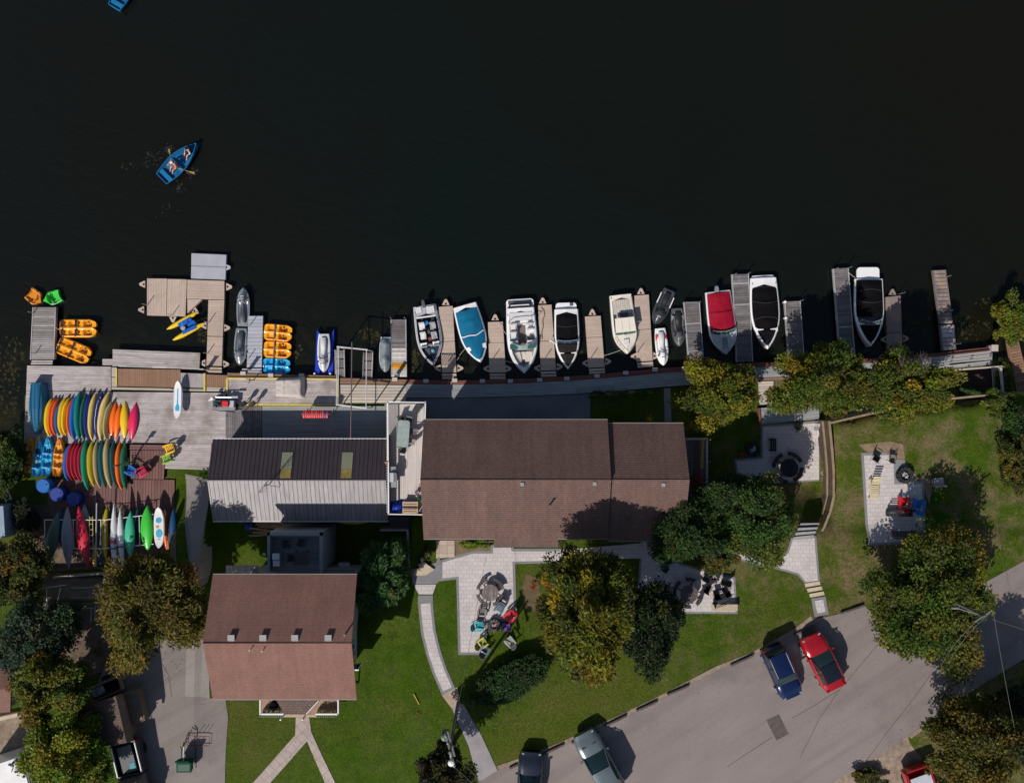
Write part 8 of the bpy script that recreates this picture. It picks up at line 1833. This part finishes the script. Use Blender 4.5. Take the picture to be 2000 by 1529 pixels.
GR = [(3, (.075, .097, .010)), (3, (.045, .070, .009)), (2, (.12, .118, .010)), (1, (.15, .135, .012))]
DG = [(3, (.020, .042, .008)), (3, (.030, .058, .010)), (1, (.050, .080, .018))]
SHADE_SIDE = [(3, (.008, .018, .006)), (3, (.014, .028, .007)), (1, (.03, .042, .008))]  # very dark leaf tones painting the shaded side of the golden crown
BG = [(3, (.022, .055, .018)), (3, (.034, .080, .020)), (2, (.060, .11, .028))]
OL = [(3, (.075, .072, .012)), (3, (.05, .062, .011)), (2, (.12, .095, .014)), (1, (.03, .05, .010))]
BRN = [(3, (.15, .12, .016)), (3, (.10, .086, .013)), (3, (.055, .055, .010)), (1, (.16, .11, .012))]
tree('yellowing_tree', 'round yellow green tree overhanging the boardwalk near the lodge wing', 1404, 770, 84, 68, 4.9, 1.6, YG, 9000, .27, 1.6, 110, .24)
tree('yellowing_tree', 'broad green tree over the boardwalk left of the twiggy tree', 1610, 742, 92, 74, 7.6, 2.0, [(3, (.15, .145, .010)), (3, (.095, .11, .010)), (3, (.055, .08, .009)), (1, (.16, .14, .010))], 9500, .27, 1.6, 110, .24)
t = tree('yellowing_tree', 'yellow green tree with a bare twiggy patch at the right end of the boardwalk', 1772, 754, 92, 66, 7.0, 2.0, YG, 9000, .27, 1.6, 110, .24)
mb = MB()
for _ in range(170):
    a = W(1778 + RD.uniform(-24, 34), 715 + RD.uniform(-14, 18), 5.8 + RD.uniform(-.6, .6)) - t.location; d = Vector((RD.uniform(-.3, .4), RD.uniform(.2, 1), RD.uniform(.1, .5))) * RD.uniform(.4, .9); mb.tube([a, a + d * .5 + Vector((RD.uniform(-.1, .1), 0, 0)), a + d], [.014, .010, .004], 3)
mb.build('bare_twigs', M('twig', (.16, .125, .10), .9), t)
tree('maple_tree', 'big green tree between the car park and the right lawn patio', 1829, 1177, 128, 126, 8.8, 4.0, GR, 15000, .30, 1.4, 150, .22, rag=.26)
tree('locust_tree', 'tall golden yellow tree in front of the lodge', 1148, 1206, 102, 132, 13.0, 5.0, YL, 13000, .34, 2.6, 130, .22, droop=.9, rag=.13)
tree('dense_tree', 'dark green crown painting the shaded side of the golden yellow tree', 1272, 1228, 66, 92, 9.0, 4.0, SHADE_SIDE, 7000, .28, 1.5, 90, .26)  # separate crown put in as the golden tree's shaded side
tree('dense_tree', 'dark green tree crown against the lower corner of the lodge wing', 1338, 1040, 74, 66, 7.5, 3.6, DG, 7500, .27, 1.5, 90, .26)
tree('dense_tree', 'mid green tree with yellowish lower edge beside the curved paver path', 1478, 1018, 80, 84, 7.6, 2.6, [(3, (.026, .056, .011)), (3, (.040, .076, .013)), (2, (.080, .095, .014)), (1, (.10, .10, .015))], 9000, .27, 1.5, 100, .25)
tree('dense_tree', 'dark tree crown touching the slate grey lower patio', 1425, 975, 62, 52, 6.6, 2.6, [(4, (.020, .042, .009)), (2, (.032, .062, .011)), (1, (.075, .095, .02))], 6000, .27, 1.5, 80, .28)
tree('lilac_bush', 'large dark spiky leaved bush between the cottage and the dark stair', 745, 1128, 54, 68, 7.4, 3.0, [(3, (.030, .075, .018)), (3, (.045, .10, .022)), (2, (.075, .135, .03))], 6500, .42, 3.6, 110, .22, cat='bush', limbs=9)
tree('locust_tree', 'brownish yellow tree over the left side of the driveway', 282, 1186, 108, 114, 8.8, 4.2, BRN, 13000, .32, 2.8, 130, .22, droop=.9)
tree('autumn_tree', 'olive green tree at the left edge above the boat trailer', 18, 1120, 72, 74, 5.4, 2.4, OL, 9000, .28, 1.5, 100, .26)
tree('dense_tree', 'dark blue green tree at the left edge below the boat trailer', 62, 1245, 72, 74, 8.2, 3.6, [(3, (.020, .040, .020)), (3, (.030, .056, .026)), (1, (.055, .075, .03))], 7500, .27, 1.5, 90, .26)
tree('autumn_tree', 'yellow and orange tinged tree left of the open utility trailer', 90, 1348, 78, 62, 9.2, 4.2, [(2, (.14, .11, .010)), (3, (.11, .11, .010)), (4, (.05, .08, .010)), (1, (.17, .09, .010))], 8500, .28, 1.5, 100, .25)
tree('autumn_tree', 'bright yellow green tree between caravan and brown shed', 118, 1478, 84, 80, 9.0, 4.0, [(2, (.19, .18, .012)), (4, (.115, .17, .012)), (3, (.05, .10, .010))], 10000, .28, 1.5, 110, .24)
tree('shore_tree', 'dark green tree on the left shore beside the second kayak row', 2, 905, 42, 70, 3.0, .6, [(3, (.022, .048, .010)), (2, (.04, .07, .012)), (1, (.08, .095, .015))], 7000, .26, 1.5, 90, .25)
tree('yellowing_tree', 'yellow green tree in the bottom right corner', 1925, 1462, 102, 88, 11.5, 4.6, [(2, (.105, .082, .010)), (3, (.07, .068, .010)), (3, (.028, .042, .008))], 11000, .30, 1.5, 120, .24)
tree('dense_tree', 'dark tree at the right edge above the bottom right corner tree', 1990, 1408, 86, 66, 7.2, 3.8, [(3, (.016, .028, .009)), (2, (.026, .04, .010))], 8000, .28, 1.5, 90, .28)
BU = dict(cat='bush', limbs=4, group='bushes and shrubs')
tree('shore_bush', 'bright yellow green bush at the right edge of the lake', 1979, 624, 28, 50, 2.8, .2, [(3, (.13, .14, .012)), (3, (.075, .105, .012)), (1, (.20, .17, .02))], 3600, .26, 1.5, 60, .28, **BU)
tree('shore_bush', 'green bush at the right end of the timber beam', 1955, 786, 40, 22, 3.6, 2.2, GR, 2600, .24, 1.5, 50, .3, **BU)
tree('shore_bush', 'low green bush at the foot of the dark plot by the boardwalk end', 1898, 768, 26, 14, 1.8, .5, BG, 1500, .22, 1.5, 30, .3, **BU)
tree('shore_bush', 'olive bush at the right edge beside the upper lawn', 1992, 905, 34, 60, 5.4, 2.5, OL, 4200, .26, 1.5, 60, .28, **BU)
tree('shore_bush', 'dark bush added as hedge shadow at the right edge above the olive bush', 1984, 830, 22, 44, 4.6, 2.6, DG, 2600, .26, 1.5, 50, .3, **BU)  # dark leaves put in to stand for hedge shadow
tree('shore_bush', 'green fringe of weeds under the rust brown walkway', 1962, 742, 20, 36, 1.2, .1, GR, 1800, .22, 1.5, 40, .3, **BU)
tree('garden_bush', 'olive and yellow shrub bed above the right hand fire ring', 1402, 1088, 40, 30, 4.6, 3.0, OL, 3200, .24, 1.5, 50, .3, **BU)
tree('garden_bush', 'small round clipped bush beside the flagstone path', 917, 1367, 13, 12, 5.0, 3.7, [(3, (.045, .085, .015)), (2, (.07, .11, .02))], 1100, .16, 1.3, 30, .3, **BU)
tree('dense_tree', 'dark tree at the foot of the utility pole by the bottom edge', 868, 1512, 56, 50, 9.4, 5.2, [(3, (.022, .026, .008)), (2, (.045, .042, .010))], 5200, .26, 1.5, 60, .3)
tree('garden_bush', 'bright green border plants against the lodge south wall', 928, 1062, 36, 9, 4.0, 3.0, [(3, (.10, .16, .012)), (3, (.16, .19, .02)), (1, (.05, .10, .01))], 1900, .20, 2.0, 40, .28, **BU)
tree('garden_bush', 'small leafy plant with pale flowers right of the dark stair', 834, 1082, 9, 16, 4.2, 3.1, [(3, (.03, .055, .012)), (2, (.10, .10, .03))], 700, .18, 1.5, 20, .3, **BU)
tree('garden_bush', 'low dark shrub by the road at the bottom edge', 1700, 1520, 36, 20, 4.6, 3.6, [(3, (.045, .05, .012)), (2, (.075, .07, .015))], 1600, .22, 1.5, 30, .3, **BU)
tree('garden_bush', 'dark shrub among the rocks left of the canoe rack', 48, 1010, 28, 40, 2.0, .6, [(3, (.02, .028, .016)), (2, (.04, .05, .025))], 1800, .24, 1.5, 40, .3, **BU)
tree('garden_bush', 'green shrub at the upper left of the brownish yellow tree', 215, 1142, 16, 14, 4.5, 3.0, BG, 1100, .22, 1.5, 25, .3, **BU)
tree('garden_bush', 'narrow green shrub strip at the lower corner of the lodge extension', 1098, 1058, 8, 10, 4.2, 3.0, GR, 500, .2, 1.5, 15, .3, **BU)
for i, (px, lb) in enumerate([(1166, 'flowering clump at the left end of the bed below the boardwalk'), (1196, 'flowering clump, second from the left in the bed below the boardwalk'), (1228, 'flowering clump, third from the left in the bed below the boardwalk'), (1260, 'flowering clump at the right end of the bed below the boardwalk')]):
    tree('flower_bed_plant', lb, px, 770 - i * 1.2, 18, 6, 1.3, .45, [(3, (.03, .075, .02)), (2, (.07, .11, .03)), (1, (.30, .10, .06)), (1, (.25, .22, .05))], 700, .18, 1.5, 20, .3, cat='plant', limbs=3, group='flower bed plants below the boardwalk')
# clipped hedge
p = G(996, 1322); t = thing('hedge', 'long dark green clipped hedge on the lawn left of the golden yellow tree', 'hedge', p)
foliage(t, (0, 0, .75), (3.3, 1.4, .8), [(3, (.022, .050, .012)), (3, (.028, .060, .015)), (1, (.04, .072, .02))], 24000, .12, 1.6, 260, .18, shell=.72, rag=.05, rot=math.radians(27))
mb = MB()
for k in range(6): mb.tube([((k - 2.5) * .8 * .89, (k - 2.5) * .8 * .45, -.1), ((k - 2.5) * .85 * .89, (k - 2.5) * .85 * .45, .9)], .04, 5)
mb.build('stem', BARK, t)
# ---------------------------------------------------------------- poles and wires
def upole(label, base, zt, arms=True):
    g = G(*base); t = thing('utility_pole', label, 'utility pole', g); mb = MB(); mb.tube([(0, 0, -.3), (0, 0, zt - g.z)], [.13, .085], 10); mb.build('pole', M('pole_wood', (.13, .12, .11), .85, var=.2), t); return t, g
t, g = upole('grey utility pole with transformer and white lamp beside the flagstone path', (895, 1371), 11.5)
h = 11.5 - g.z; mb = MB(); mb.box((0, 0, h - .4), (.12, 2.2, .12), .28); mb.box((0, 0, h - 1.3), (.12, 1.7, .12), .28); mb.build('cross_arm', M('arm_grey', (.13, .13, .125), .7), t)
mb = MB(); mb.lathe([(.05, 0), (.26, .03), (.26, .8), (.22, .9), (.05, .95)], (-.42, .35, h - 2.2), 12); mb.build('transformer', M('transformer_green', (.06, .10, .09), .5), t)
mb = MB(); mb.lathe([(.02, .12), (.16, .08), (.22, 0), (.20, -.04), (.02, -.05)], (.12, -.62, h + .05), 12); mb.tube([(0, 0, h - .2), (.12, -.62, h)], .03); mb.build('lamp', WHITE, t)
mb = MB()
for y in (-.95, -.5, .5, .95): mb.lathe([(.03, 0), (.06, .05), (.06, .14), (.02, .18)], (-y * .28, y, h - .34), 8)
mb.build('insulator', ALU, t)
top1 = Vector((g.x, g.y, 11.3))
t, g = upole('utility pole with long street lamp arm rising through the big green tree', (1785, 1138), 11.6)
h = 11.6 - g.z; mb = MB(); d = W(1868, 1187, 11.3) - Vector((g.x, g.y, 0)); mb.tube([(0, 0, h - .5), (d.x * .5, d.y * .5, h - .2), (d.x, d.y, h - .3)], .03, 6); mb.build('lamp_arm', MGREY, t)
mb = MB(); mb.loft([[(d.x + x, d.y + y * w, h - .32 + z) for y, z in ((-1, 0), (0, .08), (1, 0), (0, -.08))] for x, w in ((-.30, .04), (-.2, .08), (.12, .08), (.2, .04))]); mb.build('lamp_head', MGREY, t)
mb = MB(); mb.box((0, 0, h - .15), (1.3, .10, .10), .6); mb.build('cross_arm', M('arm_grey', (.13, .13, .125), .7), t)
top2 = Vector((g.x, g.y, 11.5))
def wire(label, a, b, sag=.3, r=.011, m=None):
    pts = [a.lerp(b, k / 10) - Vector((0, 0, sag * 4 * (k / 10) * (1 - k / 10))) for k in range(11)]
    t = MB(); t.tube([p - a for p in pts], r, 5); tag(t.build('power_cable', m or M('cable', (.14, .14, .13), .6), loc=a), label, 'cable', 'overhead cables')
wire('left of the two cables running from the utility pole lamp to the bottom edge', top1 + Vector((-.2, -.7, 0)), W(936, 1545, 9.5)); wire('right of the two cables running from the utility pole to the bottom edge', top1 + Vector((.4, -.5, 0)), W(950, 1540, 9.3))
wire('cable from the utility pole over the hedge and patio to the lodge eave', top1, W(955, 1056, 5.5))
wire('left of the two cables crossing the big green tree', top2 + Vector((-.3, -.2, 0)), W(1838, 1300, 10.0)); wire('right of the two cables crossing the big green tree', top2 + Vector((.4, .2, 0)), W(1852, 1296, 10.0))
wire('long pale cable over the dark corner at the lower right', top2 + Vector((.6, .3, 0)), W(2015, 1575, 10.5), .2, .008, M('pale_cable', (.16, .16, .155), .6))
wire('cable from the right pole over the road to the right edge', top2 + Vector((.5, -.2, 0)), W(2060, 1250, 10.5), .2)
for i, ln in enumerate([[(1716, 1256), (1682, 1296), (1640, 1345), (1600, 1402), (1562, 1478)], [(1640, 1345), (1588, 1378), (1546, 1402)], [(1508, 1438), (1450, 1476), (1420, 1496)], [(1822, 1310), (1778, 1370), (1730, 1432), (1690, 1486)]]):
    sheet('road_seam', ribbon(ln, 1.3), M('tar_seam', (.13, .108, .105), .9), off=.041, thick=.02)
sheet('driveway_seam', ribbon([(314, 1290), (330, 1318), (336, 1360)], 1.3), M('tar_seam', (.085, .07, .068)), off=.041, thick=.02)
# ---------------------------------------------------------------- light, sky, camera
EL = math.radians(43.0); SH = Vector((.57, .82, 0)).normalized()
d = Vector((SH.x * math.cos(EL), SH.y * math.cos(EL), -math.sin(EL)))
sd = bpy.data.lights.new('sun', 'SUN'); sd.energy = 4.6; sd.angle = math.radians(.5); sd.color = (1, .94, .86)
so = bpy.data.objects.new('sun', sd); C.objects.link(so); so.rotation_euler = d.to_track_quat('-Z', 'Y').to_euler(); so.location = (-30, -40, 60)
w = bpy.data.worlds.new('World'); bpy.context.scene.world = w; w.use_nodes = True
bg = w.node_tree.nodes['Background']; sk = w.node_tree.nodes.new('ShaderNodeTexSky'); sk.sky_type = 'NISHITA'; sk.sun_disc = False
sk.sun_elevation = EL; sk.sun_rotation = math.atan2(-SH.x, -SH.y) % (2 * PI); w.node_tree.links.new(sk.outputs[0], bg.inputs[0]); bg.inputs[1].default_value = .076
cd = bpy.data.cameras.new('camera'); cd.sensor_width = 36; cd.lens = 27.0; cd.clip_end = 3000; cd.clip_start = 1
co = bpy.data.objects.new('camera', cd); C.objects.link(co); co.location = (0, 0, CAMH); bpy.context.scene.camera = co
vs = bpy.context.scene.view_settings; vs.view_transform = 'Standard'; vs.look = 'None'; vs.exposure = 0; vs.gamma = 1
